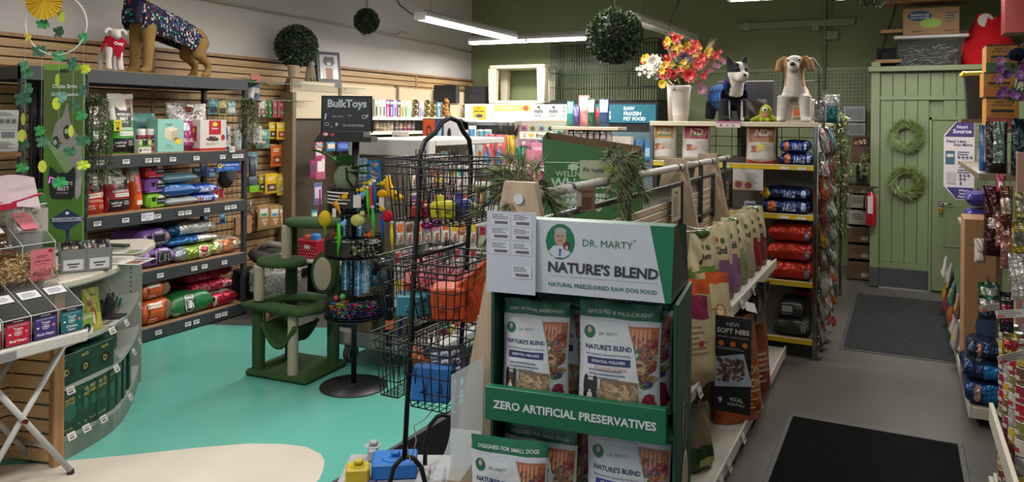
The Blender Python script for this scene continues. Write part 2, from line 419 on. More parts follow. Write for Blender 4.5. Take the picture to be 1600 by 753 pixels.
def add_lying(mb,w,l,t,col,seed=1,mat='foil',band=None,specs=(),fspecs=(),wr=.008):
    S=lying_S(w,l,t,seed,wr)
    G=[0,.02,.06,.14,.26,.4,.5,.6,.74,.86,.94,.98,1]
    cf=(lambda u,v:band(u,v))if band else None
    mb.surf(lambda u,v:S(u,v),0,0,col,mat,True,cf,G,G)
    mb.surf(lambda u,v:S(1-u,v,0,-1),0,0,col,mat,True,(lambda u,v:band(1-u,v))if band else None,G,G)
    if specs:prints(mb,lambda u,v,o=0:S(u,v,o+.001),specs,(w,l),mat=mat)
    if fspecs: # on the bulging front face: v 0..1 runs bottom to top of the front
        def F(u,v,o=0):
            a=v*2-1;vv=.005+.14*abs(a)**1.5
            p=S(u,vv,0,1 if a>0 else-1);return(p[0],p[1]-o-.004,p[2])
        prints(mb,F,fspecs,(w,t),mat=mat)
    return S
def add_can(mb,r,h,c=(0,0,0),cols=('#b0b0b0','#c04040'),n=14,lid='#b8b4a8'):
    mb.lathe([(r*.94,0),(r,h*.03),(r*.98,h*.06)],n,lid,'metal',c)
    mb.lathe([(r*.98,h*.06),(r*.98,h*.3),(r*.98,h*.34),(r*.98,h*.8),(r*.98,h*.94)],n,cols[0],'satin',c,cols=[cols[0],cols[-1],cols[0],cols[0]],caps=False)
    mb.lathe([(r*.98,h*.94),(r,h*.97),(r*.96,h),(r*.9,h),(r*.88,h*.975),(.001,h*.975)],n,lid,'metal',c,caps=False)
    return mb
def add_price_tag(mb,x,y,z,w=.06,h=.035,tilt=.0):
    mb.box(x-w/2,x+w/2,y-.004,y,z-h/2,z+h/2,'#d9d6d2','gloss',.0)
    mb.box(x-w*.4,x+w*.4,y-.0048,y-.004,z+h*.05,z+h*.3,'#4a4a4e','paper');mb.box(x-w*.35,x+w*.1,y-.0048,y-.004,z-h*.32,z-h*.15,'#6a6a6e','paper')
    return mb
def rodgrid(mb,x0,x1,z0,z1,nx,nz,y=0,r=.002,col='#1a1a1a',mat='powder',n=4):
    for i in range(nx+1):x=x0+(x1-x0)*i/nx;mb.tube([(x,y,z0),(x,y,z1)],r,n,col,mat)
    for j in range(nz+1 if nz else 0):z=z0+(z1-z0)*j/nz;mb.tube([(x0,y,z),(x1,y,z)],r,n,col,mat)
def leafy(mb,spine,n,ln,wd,cols,seed=1,spread=1.,mat='leaf',droop=.3):
    """small pointed leaves along a spine of points"""
    r=random.Random(seed);sp=[Vector(p)for p in spine];m=len(sp)-1
    for i in range(n):
        t=r.uniform(0,m-.001);k=int(t);p=sp[k].lerp(sp[k+1],t-k);ax=(sp[k+1]-sp[k]).normalized()
        d=Vector((r.gauss(0,1),r.gauss(0,1),r.gauss(0,1)-droop)).normalized();d=(d*spread+ax*.5).normalized()
        s=d.cross(Vector((r.gauss(0,1),r.gauss(0,1),r.gauss(0,1)))).normalized()*wd/2*r.uniform(.7,1.2);l=ln*r.uniform(.6,1.25)
        mb.add([p,p+d*l*.45+s,p+d*l,p+d*l*.45-s],[(0,1,2,3)],r.choice(cols),mat)
# ---------------------------------------------------------------- the building
XL,YB,XR,YF,ZC=-6.45,11.2,1.75,-3.0,4.2
def plane_struct(name,pts,mat,kind='structure',**k):
    m=MB();m.add(pts,[tuple(range(len(pts)))],'#808080',mat);return m.build(name,kind=kind,**k)
m=MB();m.box(XL,XR,YF,YB,-.1,0,'#666','floor_grey'.strip())if False else m.add([(XL,YF,0),(XR,YF,0),(XR,YB,0),(XL,YB,0)],[(0,1,2,3)],'#666666','floor_grey')
floor=m.build('floor',kind='structure')
def slab(name,pts,z,mat,parent,col='#808080'):
    n=len(pts);m=MB();m.add([(x,y,z)for x,y in pts]+[(x,y,0)for x,y in pts],[tuple(range(n))]+[(i,i+n,(i+1)%n+n,(i+1)%n)for i in range(n)],col,mat)
    return m.build(name,parent)
tb=slab('teal_paint',[(-6.0,1.0),(-2.62,1.0),(-2.62,6.3),(-3.4,6.1),(-4.1,5.72),(-4.7,5.44),(-5.1,5.26),(-5.45,5.12),(-6.0,4.88)],.002,'floor_teal',floor);tb['label']='teal painted area of the shop floor'
cb=slab('cream_paint',[(-6.1,-2.9),(-2.9,-2.9),(-2.95,1.6),(-2.9,2.4),(-2.74,2.9),(-2.69,3.05),(-2.72,3.15),(-2.78,3.25),(-2.84,3.33),(-2.92,3.39),(-3.06,3.425),(-3.2,3.39),(-3.37,3.31),(-3.6,3.12),(-3.85,2.88),(-4.12,2.64),(-4.4,2.42),(-6.1,2.42)],.004,'floor_cream',floor);cb['label']='cream painted patch with a rounded end'
plane_struct('wall_left',[(XL-.02,YF,0),(XL-.02,YB,0),(XL-.02,YB,ZC),(XL-.02,YF,ZC)],'wall_white')
wall_left=bpy.data.objects['wall_left']
plane_struct('wall_back',[(XL-.02,YB,0),(XR,YB,0),(XR,YB,ZC),(XL-.02,YB,ZC)],'wall_green');wall_back=bpy.data.objects['wall_back']
plane_struct('wall_right',[(XR,YB,0),(XR,YF,0),(XR,YF,ZC),(XR,YB,ZC)],'wall_green')
m=MB() # shop front with a wide opening
for q in([(XL-.02,0),(XR,0),(XR,.4),(XL-.02,.4)],[(XL-.02,2.8),(XR,2.8),(XR,ZC),(XL-.02,ZC)],[(XL-.02,.4),(-5.6,.4),(-5.6,2.8),(XL-.02,2.8)],[(1.2,.4),(XR,.4),(XR,2.8),(1.2,2.8)]):
    m.add([(x,YF,z)for x,z in q],[(0,1,2,3)],'#808080','wall_white')
m.build('wall_front',kind='structure')
plane_struct('ceiling',[(XL-.02,YF,ZC),(XL-.02,YB,ZC),(XR,YB,ZC),(XR,YF,ZC)],'ceiling_white')
# slatwall boards on the left wall
seams=[0.55,2.78,5.02,7.26,9.50,11.19]
proto={}
for i in range(len(seams)-1):
    ln=seams[i+1]-seams[i]-.012
    for j in range(32):
        key=round(ln,3)
        if key not in proto:
            m=MB();m.box(-.018,0,0,ln,0,.066,'#a88','slat_wood',.003)
            o=m.build('slat',wall_left);proto[key]=o
        else:
            o=proto[key].copy();C.objects.link(o);o.parent=wall_left
        o.location=(XL+.02,seams[i]+.006,.1+j*.0762)
for i,y in enumerate(seams[1:-1]):
    m=MB();m.box(XL,XL+.026,y-.018,y+.018,.1,2.55,'#999','post_wood');m.build('joint_strip',wall_left)
m=MB();m.box(XL-.02,XL+.03,seams[0],seams[-1],2.545,2.575,'#999','post_wood');m.build('cap_rail',wall_left)
m=MB();m.box(XL-.02,XL+.001,seams[0],seams[-1],.1,2.55,'#2c2118','paper');m.build('groove_backing',wall_left)
m=MB();m.box(XL-.02,XL+.025,YF,YB,0,.1,'#303234','baseboard_grey');m.build('baseboard_left',kind='structure')
# conduit along the white wall and its junction box
zc=3.13
m=MB();pts=[(XL+.02,2.8,zc),(XL+.02,4.9,zc+.0),(XL+.02,8.6,zc-.03),(XL+.02,9.0,zc-.03)]
m.tube(pts,.014,8,'#a69e93');m.tube([(XL+.02,9.0,zc-.03),(XL+.02,9.12,zc+.03),(XL+.02,9.3,zc+.02)],.012,8,'#a69e93')
m.tube([(XL+.02,8.35,zc-.03),(XL+.02,9.1,zc-.06),(XL+.02,9.9,zc-.07),(XL+.02,11.15,zc-.1)],.012,8,'#a69e93')
m.tube([(XL+.02,8.32,zc-.03),(XL+.02,8.32,4.15)],.014,8,'#a69e93')
m.build('conduit',label='painted conduit running along the white wall',cat='conduit')
m=MB();m.box(XL,XL+.06,8.26,8.42,zc-.12,zc+.05,'#b5ada2','satin',.008);m.box(XL+.06,XL+.064,8.29,8.39,zc-.09,zc+.02,'#c3bbb0','satin',.002);m.box(XL+.064,XL+.066,8.325,8.355,zc-.07,zc-.04,'#2a2a2a')
m.build('junction_box',label='small painted junction box on the white wall conduit below the small green ball',cat='junction box')
# green back wall: trunking, pipe, pegboard
m=MB();a=W(1153,42,y=YB-.03);b=W(1337,42,y=YB-.03)
m.box(a.x,b.x,YB-.05,YB,a.z-.05,a.z+.05,'#75815f','satin',.006)
for u in(1168,1275):p=W(u,42,y=YB);m.box(p.x-.05,p.x+.05,YB-.07,YB,p.z-.06,p.z+.06,'#808b6a','satin',.006)
m.build('cable_trunking',label='green painted surface trunking high on the back wall',cat='trunking')
m=MB();p=W(1289,30,y=YB-.03)
m.tube([(p.x,YB-.035,4.15),(p.x,YB-.035,2.35)],.022,10,'#6f7b58');m.tube([(p.x+.07,YB-.03,4.15),(p.x+.07,YB-.03,3.05)],.012,8,'#6f7b58')
m.box(p.x+.02,p.x+.17,YB-.08,YB,3.02,3.14,'#76825e','satin',.006);m.build('drop_pipe',label='green painted pipe dropping down the back wall above the tan and white plush dog',cat='pipe')
m=MB();a=W(1185,113,y=YB-.02);b=W(1361,175,y=YB-.02)
m.box(a.x,b.x,YB-.02,YB-.01,1.2,a.z,'#6b7850','satin')
for i in range(34):
    for j in range(16):
        x=a.x+.04+i*.046;z=a.z-.05-j*.046
        if x<b.x-.02:m.add([(x-.008,YB-.0205,z-.008),(x+.008,YB-.0205,z-.008),(x+.008,YB-.0205,z+.008),(x-.008,YB-.0205,z+.008)],[(0,1,2,3)],'#39422a','paper')
m.build('pegboard',wall_back)
m=MB();m.box(-2.6,0,YB-.035,YB,a.z+.0,a.z+.05,'#7a8762','satin',.004);m.build('pegboard_trim',wall_back)
# ---- green boarded storage room with its door
ys,xs0=9.92,-.31
m=MB();m.box(xs0+.05,XR,ys+.03,YB,0,2.5,'#5d6b44','wall_green2');m.build('wall_storage',kind='structure');ws=bpy.data.objects['wall_storage']
m=MB();m.box(xs0-.02,xs0+.075,ys-.03,ys+.13,.0,2.62,'#5d6b44','wall_green2',.004);m.build('corner_post',ws)
bw=.128;x=xs0+.08;k=0
while x<.27:
    m=MB();m.box(x+.002,min(x+bw,.27)-.002,ys-.012,ys+.03,.3,2.18,'#5d6b44','wall_green2',.004);m.build('board',ws);x+=bw;k+=1
x=xs0+.08
while x<XR:
    m=MB();m.box(x+.002,min(x+bw,XR)-.002,ys-.012,ys+.03,2.22,2.48,'#5d6b44','wall_green2',.004);m.build('board',ws);x+=bw
    if x>.3 and x<XR:
        m=MB();m.box(x+.002,min(x+bw,XR)-.002,ys-.012,ys+.03,1.98,2.18,'#5d6b44','wall_green2',.004);m.build('board',ws)
for nm,z0,z1,d in(('cap_board',2.5,2.56,.1),('rail',2.17,2.225,.03)):
    m=MB();m.box(xs0-.05 if d>.05 else xs0+.075,XR,ys-d,ys+.03 if d<.05 else YB,z0,z1,'#5d6b44','wall_green2',.005);m.build(nm,ws)
m=MB();m.box(xs0+.08,.27,ys-.012,ys+.03,.0,.3,'#5d6b44','wall_green2');m.box(.27,.30,ys-.025,ys+.03,0,1.98,'#5d6b44','wall_green2',.003);m.box(1.17,1.25,ys-.025,ys+.03,0,1.98,'#5d6b44','wall_green2',.003)
m.box(.27,1.25,ys-.025,ys+.03,1.945,1.985,'#5d6b44','wall_green2',.003);m.build('door_frame',ws)
m=MB();m.box(xs0+.076,.27,ys-.045,ys-.012,0.01,.235,'#34373a','baseboard_grey',.004);m.box(xs0-.025,xs0+.076,ys-.06,ys-.03,0.01,.235,'#34373a','baseboard_grey',.004)
m.box(xs0+.076,.27,ys-.052,ys-.045,0,.016,'#7a7c7c','satin');m.build('baseboard_storage',kind='structure')
m=MB();m.box(.305,1.165,ys-.012,ys+.02,.015,1.94,'#5d6b44','wall_green2',.004)
for(z0,z1)in((.52,1.72),):
    for(x0,x1,a,b)in((.42,.44,z0,z1),(1.03,1.05,z0,z1),(.42,1.05,z0,z0+.02),(.42,1.05,z1-.02,z1)):m.box(x0,x1,ys-.02,ys-.012,a,b,'#5d6b44','wall_green2',.003)
door=m.build('door_1',kind='structure')
m=MB();p=W(1470,318,y=ys-.05);m.lathe([(.028,0),(.03,.006),(.026,.012)],16,'#b0aeb0','chrome',(0,0,0));m.X=None
m.tube([(0,0,0),(0,0,.05)],.01,8,'#b0aeb0','chrome');m.tube([(0,0,.05),(.05,0,.055),(.11,0,.05)],.009,8,'#b0aeb0','chrome')
h=m.build('door_handle',door,(p.x,ys-.012,p.z),rot=(radians(90),0,0));h['label']='chrome lever handle'
m=MB();m.box(p.x-.02,p.x+.015,ys-.075,ys-.055,p.z-.11,p.z-.045,'#b8862f','metal',.006);m.tube([(p.x-.012,ys-.065,p.z-.05),(p.x-.012,ys-.065,p.z-.01),(p.x+.008,ys-.065,p.z-.01),(p.x+.008,ys-.065,p.z-.05)],.003,6,'#c8c8c8','chrome')
m.build('padlock',label='brass padlock hanging below the green door handle',cat='padlock')
# ---- mats
def mat_(name,x0,x1,y0,y1,mt,border,label,rib=False,rz=0,rim=.03):
    m=MB();cx,cy=(x0+x1)/2,(y0+y1)/2;a,b=(x1-x0)/2,(y1-y0)/2
    m.box(-a,a,-b,b,.001,.007,border,'baseboard_grey',.003)
    o=m.build(name,None,(cx,cy,0),rz,label,'mat')
    m=MB()
    if rib:
        n=int((x1-x0-2*rim)/.016)
        for i in range(n):x=-a+rim+i*.016;m.box(x,x+.010,-b+rim,b-rim,.007,.011,border,mt)
    m.box(-a+rim,a-rim,-b+rim,b-rim,.006,.0085 if not rib else.0075,border,mt);m.build('pile',o)
mat_('entrance_mat',-.645,.335,2.7,5.28,'rug_black','#202021','plain black floor mat nearest the camera in the right aisle')
mat_('ribbed_mat',-.46,.52,7.02,9.4,'rug_ribbed','#2c2d2d','dark grey ribbed floor mat in front of the green door',True)
mat_('black_runner',-2.62,-1.84,2.2,5.0,'rug_black','#1b1b1c','black runner mat under the wire basket stand',rz=radians(-3))
# ---------------------------------------------------------------- product builders
def span_x(u0,u1,x): # along a shelf that runs in y, front plane x
    a,b=W(u0,200,x=x).y,W(u1,200,x=x).y;return(a+b)/2,abs(b-a)
def span_y(u0,u1,y):
    a,b=W(u0,200,y=y).x,W(u1,200,y=y).x;return(a+b)/2,abs(b-a)
def catbadge(u,v,w,ratio,col='#17171a'):
    """cat-eared badge outline in uv; ratio = bag w/h"""
    h=w*ratio;p=[(-.5,.42),(-.46,.75),(-.2,.5),(.2,.5),(.46,.75),(.5,.42),(.47,-.3),(.36,-.48),(-.36,-.48),(-.47,-.3)]
    return('p',[(u+a*w,v+b*h)for a,b in reversed(p)],col)
def litter_bag(label,w,h,d,c1,c2,seed,loc,rz,group=None,variant=0):
    m=MB();white='#cfc9c2';r=w/h
    front=[c1,('r',0,.56,1,1,white),('r',.62,.6,1,.92,'#8c6650')]
    sp=[('p',[(0.02,.5),(.3,.62),(.62,.56),(.62,.44),(.02,.44)],c1),
          catbadge(.5,.58,.62,r*.95),('t',"WORLD'S",.5,.655,.52,.07,'#e8e6e2',.02),('t','BEST',.5,.585,.3,.07,'#e8e6e2',.02),('t','CAT LITTER',.5,.525,.3,.03,'#d8d6d2')]
    if variant==0:
        sp+=[('p',[(.28,.3),(.85,.3),(.85,.37),(.28,.37)],'#d6d2cb'),('t','MULTIPLE CAT',.56,.335,.5,.03,'#444'),('l',.55,.42,.7,2,.025,'#e6e6e0'),
               ('p',[(.1,.03),(.97,.03),(.97,.26),(.1,.26)],'#1a1a1c'),('t','LASTS 2X',.34,.185,.38,.045,'#e8e6e2'),('t','LONGER',.34,.13,.3,.04,'#e8e6e2'),('l',.76,.2,.3,3,.03,'#aaa')]
    else:
        sp+=[('p',[(.05,.32),(.9,.35),(.9,.44),(.05,.41)],'#e2cfc0'),('t','LOW TRACKING',.5,.385,.6,.032,'#8a2a1c'),('e',.1,.37,.09,.09*r,'#3a1a14'),
               ('l',.5,.28,.8,2,.025,'#e8b8a8'),('t','LASTS',.25,.17,.3,.05,'#f0dcd0'),('t','LONGER',.25,.115,.4,.045,'#f0dcd0'),('l',.75,.17,.3,3,.03,'#e0a090')]
    add_bag(m,w,h,d,front,c2,seed,sp,wr=.007,crimp=.06)
    return m.build('litter_bag',None,loc,rz,label,'bag',group)
def carton(name,label,w,h,d,col,specs=(),loc=(0,0,0),rz=0.,cols=None,side=(),mat='satin',bv=.003,cat='box',group=None,top=(),rot=None):
    m=MB();m.box(-w/2,w/2,-d/2,d/2,0,h,col,mat,bv,cols)
    if specs:prints(m,flat_S(-w/2,w/2,0,h,-d/2),specs,(w,h),.0008,mat)
    if side:prints(m,lambda u,v,o=0:(-w/2-o,d/2-d*u,h*v),side,(d,h),.0008,mat)
    if top:prints(m,lambda u,v,o=0:(-w/2+w*u,-d/2+d*v,h+o),top,(w,d),.0008,mat)
    return m.build(name,None,loc,rz,label,cat,group,rot=rot)
# ---------------------------------------------------------------- black boltless rack on the left wall
XF=-5.67;RZ=pi/2;BLK='#34373a'
def rack(y0,y1,levels,label,back=True):
    t=thing('storage_rack',label,'rack',(XF-.3,(y0+y1)/2,0));w=y1-y0;h=2.28
    for sx in(-1,1):
        for sy in(-1,1):
            m=MB();x=sx*(w/2-.022)*1.;yy=sy*.28
            m.box(x-.022,x+.022,yy-.022,yy+.022,0,h,'#2b2e30','powder',.004)
            for k in range(22):
                z=.1+k*.1;m.box(x-.008,x+.008,yy-sy*-0-.0235 if sy<0 else yy+.0225,yy-.0225 if sy<0 else yy+.0235,z,z+.045,'#0d0d0e','paper')
            o=m.build('upright',t,(0,0,0),0)
    for z in levels:
        m=MB();m.box(-w/2+.02,w/2-.02,-.31,-.288,z-.105,z,BLK,'powder',.003);m.box(-w/2+.02,w/2-.02,.285,.305,z-.105,z,BLK,'powder',.003)
        m.box(-w/2,-w/2+.02,-.3,.3,z-.1,z-.01,BLK,'powder');m.box(w/2-.02,w/2,-.3,.3,z-.1,z-.01,BLK,'powder')
        for s in(-.02,.02):m.box(-.004,.004,-.314,-.31,z-.052+s,z-.044+s,'#111')
        b=m.build('beam',t)
        m=MB();m.box(-w/2+.02,w/2-.02,-.3,.3,z-.012,z+.004,'#876543','particle',.002);m.build('shelf_board',t)
    t.rotation_euler=(0,0,RZ);return t
R1=rack(3.81,5.49,(2.27,1.59,1.11,.60,.115),'tall black metal shelving rack of cat litter on the left wall')
R2=rack(3.33,3.79,(2.27,),'end of a second black metal rack behind the green cat litter sign')
def rack_tags(us,z,off=.055):
    m=MB()
    for u in us:
        y=W(u,200,x=XF+.01).y;m2=MB();add_price_tag(m2,0,-.312,z-off,.062,.036)
        o=m2.build('price_tag',R1,(y-4.65,0,0))
rack_tags((157,197,232,245,270,307,348,367,376),1.59);rack_tags((153,197,247,284,295,324,356,366),1.11)
rack_tags((252,305,321,352),.60);rack_tags((250,296,309,343,353),.115)
m2=MB();m2.box(-.06,.06,-.316,-.313,-.03,.035,'#c9c9d4','paper');prints(m2,flat_S(-.06,.06,-.03,.035,-.316),[('t','CAT LITTER',.55,.65,.6,.25,'#3a4a9a'),('t','$5 OFF',.5,.25,.6,.2,'#a03040'),('l',.2,.8,.2,3,.2,'#556')],(.12,.065),.0006)
m2.build('shelf_sign',R1,(W(230,200,x=XF).y-4.65,0,1.06))
def LX(u0,u1,x=-5.76):return span_x(u0,u1,x)
def L_(u0,u1,z,dx=0.,x=-5.76):y,w=LX(u0,u1,x);return(x-dx,y,z),w
z=1.594
p,w=L_(135,176,z,.08);litter_bag('green and white litter bag half hidden by hanging foliage, upper rack shelf',w,.44,.14,'#3f8f2c','#b9b4ac',3,p,RZ)
p,w=L_(176,217,z,.08);litter_bag('green and white litter bag with a yellow price sticker, upper rack shelf',w,.50,.15,'#3f8f2c','#b9b4ac',4,p,RZ)
m=MB();m.box(-.035,.035,-.003,0,0,.09,'#c9bd22','paper',0);prints(m,flat_S(-.035,.035,0,.09,-.003),[('t','$3.00',.5,.75,.8,.2,'#222'),('t','OFF',.5,.5,.7,.18,'#222'),('e',.5,.22,.22,.16,'#222')],(.07,.09),.0005)
m.build('price_sticker',None,(p[0]+.077,p[1]-.075,z+.19),RZ,'yellow price card stuck on the green and white litter bag','sticker')
def jar(label,p,cw='#c9c6c0',c2='#a03c58',g=None,lab=None):
    m=MB();m.lathe([(.036,0),(.039,.01),(.039,.15),(.036,.165),(.031,.17)],18,cw,'satin',cols=[cw,c2,cw,cw]);
    m.lathe([(.037,0),(.037,.03),(.035,.034)],18,'#d8d4ce','satin',(0,0,.168))
    S=lambda u,v,o=0:(sin((u-.5)*2.2)*(.0392+o),-cos((u-.5)*2.2)*(.0392+o),.03+.12*v)
    prints(m,S,[('r',0,0,1,.5,c2),catbadge(.5,.68,.5,.7),('l',.5,.35,.7,3,.1,'#eac8d0'),('t','BEST',.5,.68,.3,.1,'#eee')],(.086,.12),.0008)
    return m.build('litter_jar',None,p,RZ,label,'jar',g)
y,w=LX(218,232,-5.80);jar('left white and pink jar behind the small green box, upper rack shelf',(-5.84,y,z+.003))
y,w=LX(233,247,-5.80);jar('right white and pink jar beside the teal tofu litter box',(-5.84,y,z+.003))
p,w=L_(217,237,z,.02,-5.72);carton('sample_box','small green and white box in front of the two pink jars',w,.115,.06,'#c9c7bd',[('r',0,.45,1,1,'#5a8f3c'),catbadge(.5,.75,.45,.9),('e',.15,.8,.14,.2,'#9fbf6a'),('e',.85,.8,.14,.2,'#9fbf6a'),('e',.14,.22,.08,.13,'#333'),('t','ONE BAG',.6,.26,.55,.13,'#333')],(p[0]-.01,p[1],z),RZ)
p,w=L_(246,287,z,.07);bx=carton('tofu_litter_box','pale teal cardboard box with a drawn tofu cube and a yellow starburst',w,.29,.15,'#83b5ab',[
    ('t','TOFU',.4,.83,.3,.07,'#222'),('p',[(.25,.45),(.5,.36),(.5,.62),(.25,.7)],'#c6bba1'),('p',[(.5,.36),(.78,.46),(.78,.7),(.5,.62)],'#b0a588'),('p',[(.25,.7),(.5,.62),(.78,.7),(.52,.78)],'#d3cab3'),
    ('t','LITTER',.4,.2,.4,.05,'#5c8f88'),('l',.45,.12,.5,1,.03,'#5c8f88'),('e',.72,.38,.12,.06,'#93303a'),('e',.78,.32,.16,.1,'#d8b82a',.25)],p,RZ,side=[('t','TOFU',.5,.5,.5,.1,'#222')])
m=MB();S=add_bag(m,.30,.34,.14,['#5f9f99',('r',0,.8,1,1,'#79b3ad')],seed=12,wr=.014,crimp=.16);m.build('litter_bag',None,(-6.02,LX(225,275)[0],z),RZ,'crumpled teal plastic bag behind the teal box and the pink jars','bag')
m=MB();S=add_bag(m,LX(258,322,-5.9)[1],.44,.17,['#bfb8b4',('r',.1,.12,.9,.62,'#a94a7c'),('r',.05,0,1,.14,'#a5527f')],seed=21,wr=.014,mat='foil',crimp=.14,specs=[
    ('t','FRESH',.5,.78,.4,.05,'#6a3d4c'),('t','CAT LITTER',.5,.7,.6,.05,'#7a2f5c'),('e',.35,.5,.1,.09,'#cfd6dc'),('e',.5,.87,.13,.06,'#6e2c1c'),('l',.5,.25,.7,3,.03,'#e0c8d4'),('blob',.5,.15,.95,.6,40,.04,['#b9b6bb','#8a8890','#d2ccd0','#a86a8c'])])
m.build('litter_bag',None,(-5.93,LX(262,325,-5.9)[0],z),RZ,'shiny pink and silver crystal litter pillow bag','bag')
p,w=L_(313,354,z,.09)
head=[('e',.55,.86,.1,.07,'#d8c83a'),('t','Protect',.55,.72,.34,.06,'#eee')]
carton('litter_box_carton','white and red carton with a picture of dark litter, upper rack shelf',w,.285,.18,'#c9c3bc',[('r',.32,.52,.78,.98,'#ad1f2b')]+head+[('blob',.15,.28,.7,.5,40,.045,['#2a1a18','#3c2824','#4a3230']),('e',.86,.42,.08,.1,'#ad1f2b'),('r',0,0,1,.08,'#ad1f2b'),('l',.45,.24,.5,3,.03,'#996')],p,RZ,
    side=[('r',.15,.3,.75,.8,'#ad1f2b'),('e',.45,.65,.15,.1,'#d8c83a'),('r',0,0,1,.08,'#ad1f2b')])
m=MB();add_bag(m,.085,.225,.05,['#b7bcc4',('r',0,.0,1,.14,'#24508f'),('r',0,.45,.5,1,'#24508f')],seed=5,specs=[('t','Litter',.5,.62,.8,.09,'#2456a0'),('t','BLUE',.5,.42,.7,.06,'#2456a0'),('l',.5,.3,.7,3,.04,'#888')]);m.build('litter_bag',None,(-5.80,LX(353,365)[0],z),RZ,'narrow blue and white bag beside the red and white carton','bag')
t=thing('spray_bottle','white trigger spray bottle at the right end of the upper rack shelf','bottle',(-5.82,LX(363,378,-5.82)[0]+.005,z),RZ)
m=MB();m.lathe([(.033,0),(.037,.008),(.037,.13),(.033,.155),(.014,.18),(.013,.2)],18,'#b9beb8','satin');S=lambda u,v,o=0:(sin((u-.5)*2)*(.0375+o),-cos((u-.5)*2)*(.0375+o),.03+.08*v)
prints(m,S,[('r',0,0,1,1,'#c9cfcc'),('t','ZERO',.5,.75,.5,.2,'#2a4a7a'),('l',.5,.5,.7,4,.12,'#7a92a8')],(.075,.08));m.build('bottle_body',t)
m=MB();m.box(-.012,.012,-.05,.022,.2,.235,'#c8c6c0','satin',.006);m.box(-.016,.016,-.065,-.045,.21,.235,'#c8c6c0','satin',.004);m.prism([(-.045,.15),(-.035,.15),(-.02,.2),(-.03,.2)],-.005,.005,'#c8c6c0');m.lathe([(.016,0),(.016,.02)],12,'#c8c6c0','satin',(0,0,.19));m.build('trigger',t)
m=MB();m.box(-.032,.032,-.003,0,0,.055,'#c8c4c0','paper');prints(m,flat_S(-.032,.032,0,.055,-.003),[('r',.1,.2,.3,.8,'#555'),('l',.65,.6,.5,3,.2,'#555')],(.064,.055),.0005)
m.build('shelf_card',None,(XF+.016,W(361,200,x=XF).y,1.575),RZ,'small white card on the shelf edge below the spray bottle','card')
# ---- second shelf
z=1.114
p,w=L_(135,169,z,.07);litter_bag('orange and white low-tracking litter bag, left end of the second rack shelf',w,.405,.14,'#a8341e','#b9b4ac',7,p,RZ,variant=1)
p,w=L_(169,210,z,.07);litter_bag('red and white litter bag between two orange ones, second rack shelf',w,.42,.15,'#931d2c','#b9b4ac',8,p,RZ)
m=MB();add_bag(m,.1,.37,.17,['#cc5a1c',('r',0,.66,1,1,'#c4bfb9')],seed=9,specs=[('p',[(.2,.35),(.95,.35),(.95,.8),(.2,.8)],'#b5321f'),('l',.57,.75,.6,8,.045,'#d88'),('p',[(.25,.12),(.9,.12),(.9,.22),(.25,.22)],'#d9c8b8')])
m.build('litter_bag',None,(-5.84,LX(211,227)[0],z),RZ,'narrow orange litter bag seen from its side, second rack shelf','bag')
def brick_bag(label,p,w,h,d,col,dark,group=None,spec=None):
    m=MB();m.box(-w/2,w/2,-d/2,d/2,0,h,col,'pouch',h*.22)
    r=w/h
    prints(m,flat_S(-w/2,w/2,0,h,-d/2),[catbadge(.3,.62,.2,r*.9),('p',[(.45,.28),(.88,.28),(.88,.68),(.45,.68)],'#1a1a1c'),('p',[(.53,.68),(.8,.68),(.8,.88),(.53,.88)],'#d8d0cc'),('t','CAT LITTER',.67,.48,.34,.14,'#ddd'),('r',.1,.12,.9,.17,dark)]if spec is None else spec,(w,h),.001,'pouch')
    return m.build('litter_bag',None,p,RZ,label,'bag',group)
y,w=LX(229,260);c=['red','purple','lime green'];hh=.123
for k,(col,dk,nm)in enumerate((('#6aa81f','#9fd060','lime green brick-shaped litter bag, bottom of the bright stack, second rack shelf'),('#7d4f9f','#a884c4','purple brick-shaped litter bag in the middle of the bright stack, second rack shelf'),('#b01f33','#d88a90','red brick-shaped litter bag on top of the bright stack, second rack shelf'))):
    brick_bag(nm,(-5.9,y+(.012,.006,0)[k],z+k*(hh+.006)),w*(1.0,1.04,.94)[k],hh,.3,col,dk)
def flat_bag(name,label,u0,u1,x,z,t,l,col,band=None,fs=(),seed=1,mat='foil',specs=(),cat='bag',group=None,rz=RZ,dz=0,wr=.008):
    y,w=LX(u0,u1,x);m=MB();add_lying(m,w,l,t,col,seed,mat,band,specs,fs,wr);return m.build(name,None,(x-l/2,y,z),rz,label,cat,group)
flat_bag('litter_bag','white and grey litter bag lowest in the flat stack, second rack shelf',261,311,-5.72,z,.075,.42,'#a3a9ab',lambda u,v:'#c9c9c4' if v>.25 else '#83898a',seed=2,mat='pouch')
flat_bag('litter_bag','bright blue litter bag in the middle of the flat stack, second rack shelf',258,307,-5.72,z+.078,.12,.42,'#1f5f9f',lambda u,v:'#2a74b5' if v>.3 else '#18508c',[('t','LITTER',.35,.7,.4,.18,'#a8c4e0'),('e',.12,.3,.06,.1,'#b07a50')],3,'pouch')
flat_bag('litter_bag','white litter bag on top of the flat blue bag, second rack shelf',256,311,-5.72,z+.20,.09,.42,'#6f8790',lambda u,v:'#c9c7bf' if(v<.5 and v>.1)else('#4f707e'),seed=4,mat='pouch')
flat_bag('litter_bag','small dark blue bag lying below its twin, second rack shelf',303,343,-5.74,z,.082,.3,'#1c3c80',lambda u,v:'#1f4594' if u<.85 else '#b8bcc4',[('t','Premium',.5,.55,.4,.35,'#ccd6ee'),('e',.2,.5,.05,.2,'#b06a3a')],5,'pouch')
flat_bag('litter_bag','small dark blue bag with a silver top lying on its twin, second rack shelf',303,341,-5.74,z+.085,.09,.3,'#1c3c80',lambda u,v:'#1f4594' if v<.35 else '#84868c',[('t','Premium',.55,.45,.55,.35,'#ccd6ee')],6,'pouch')
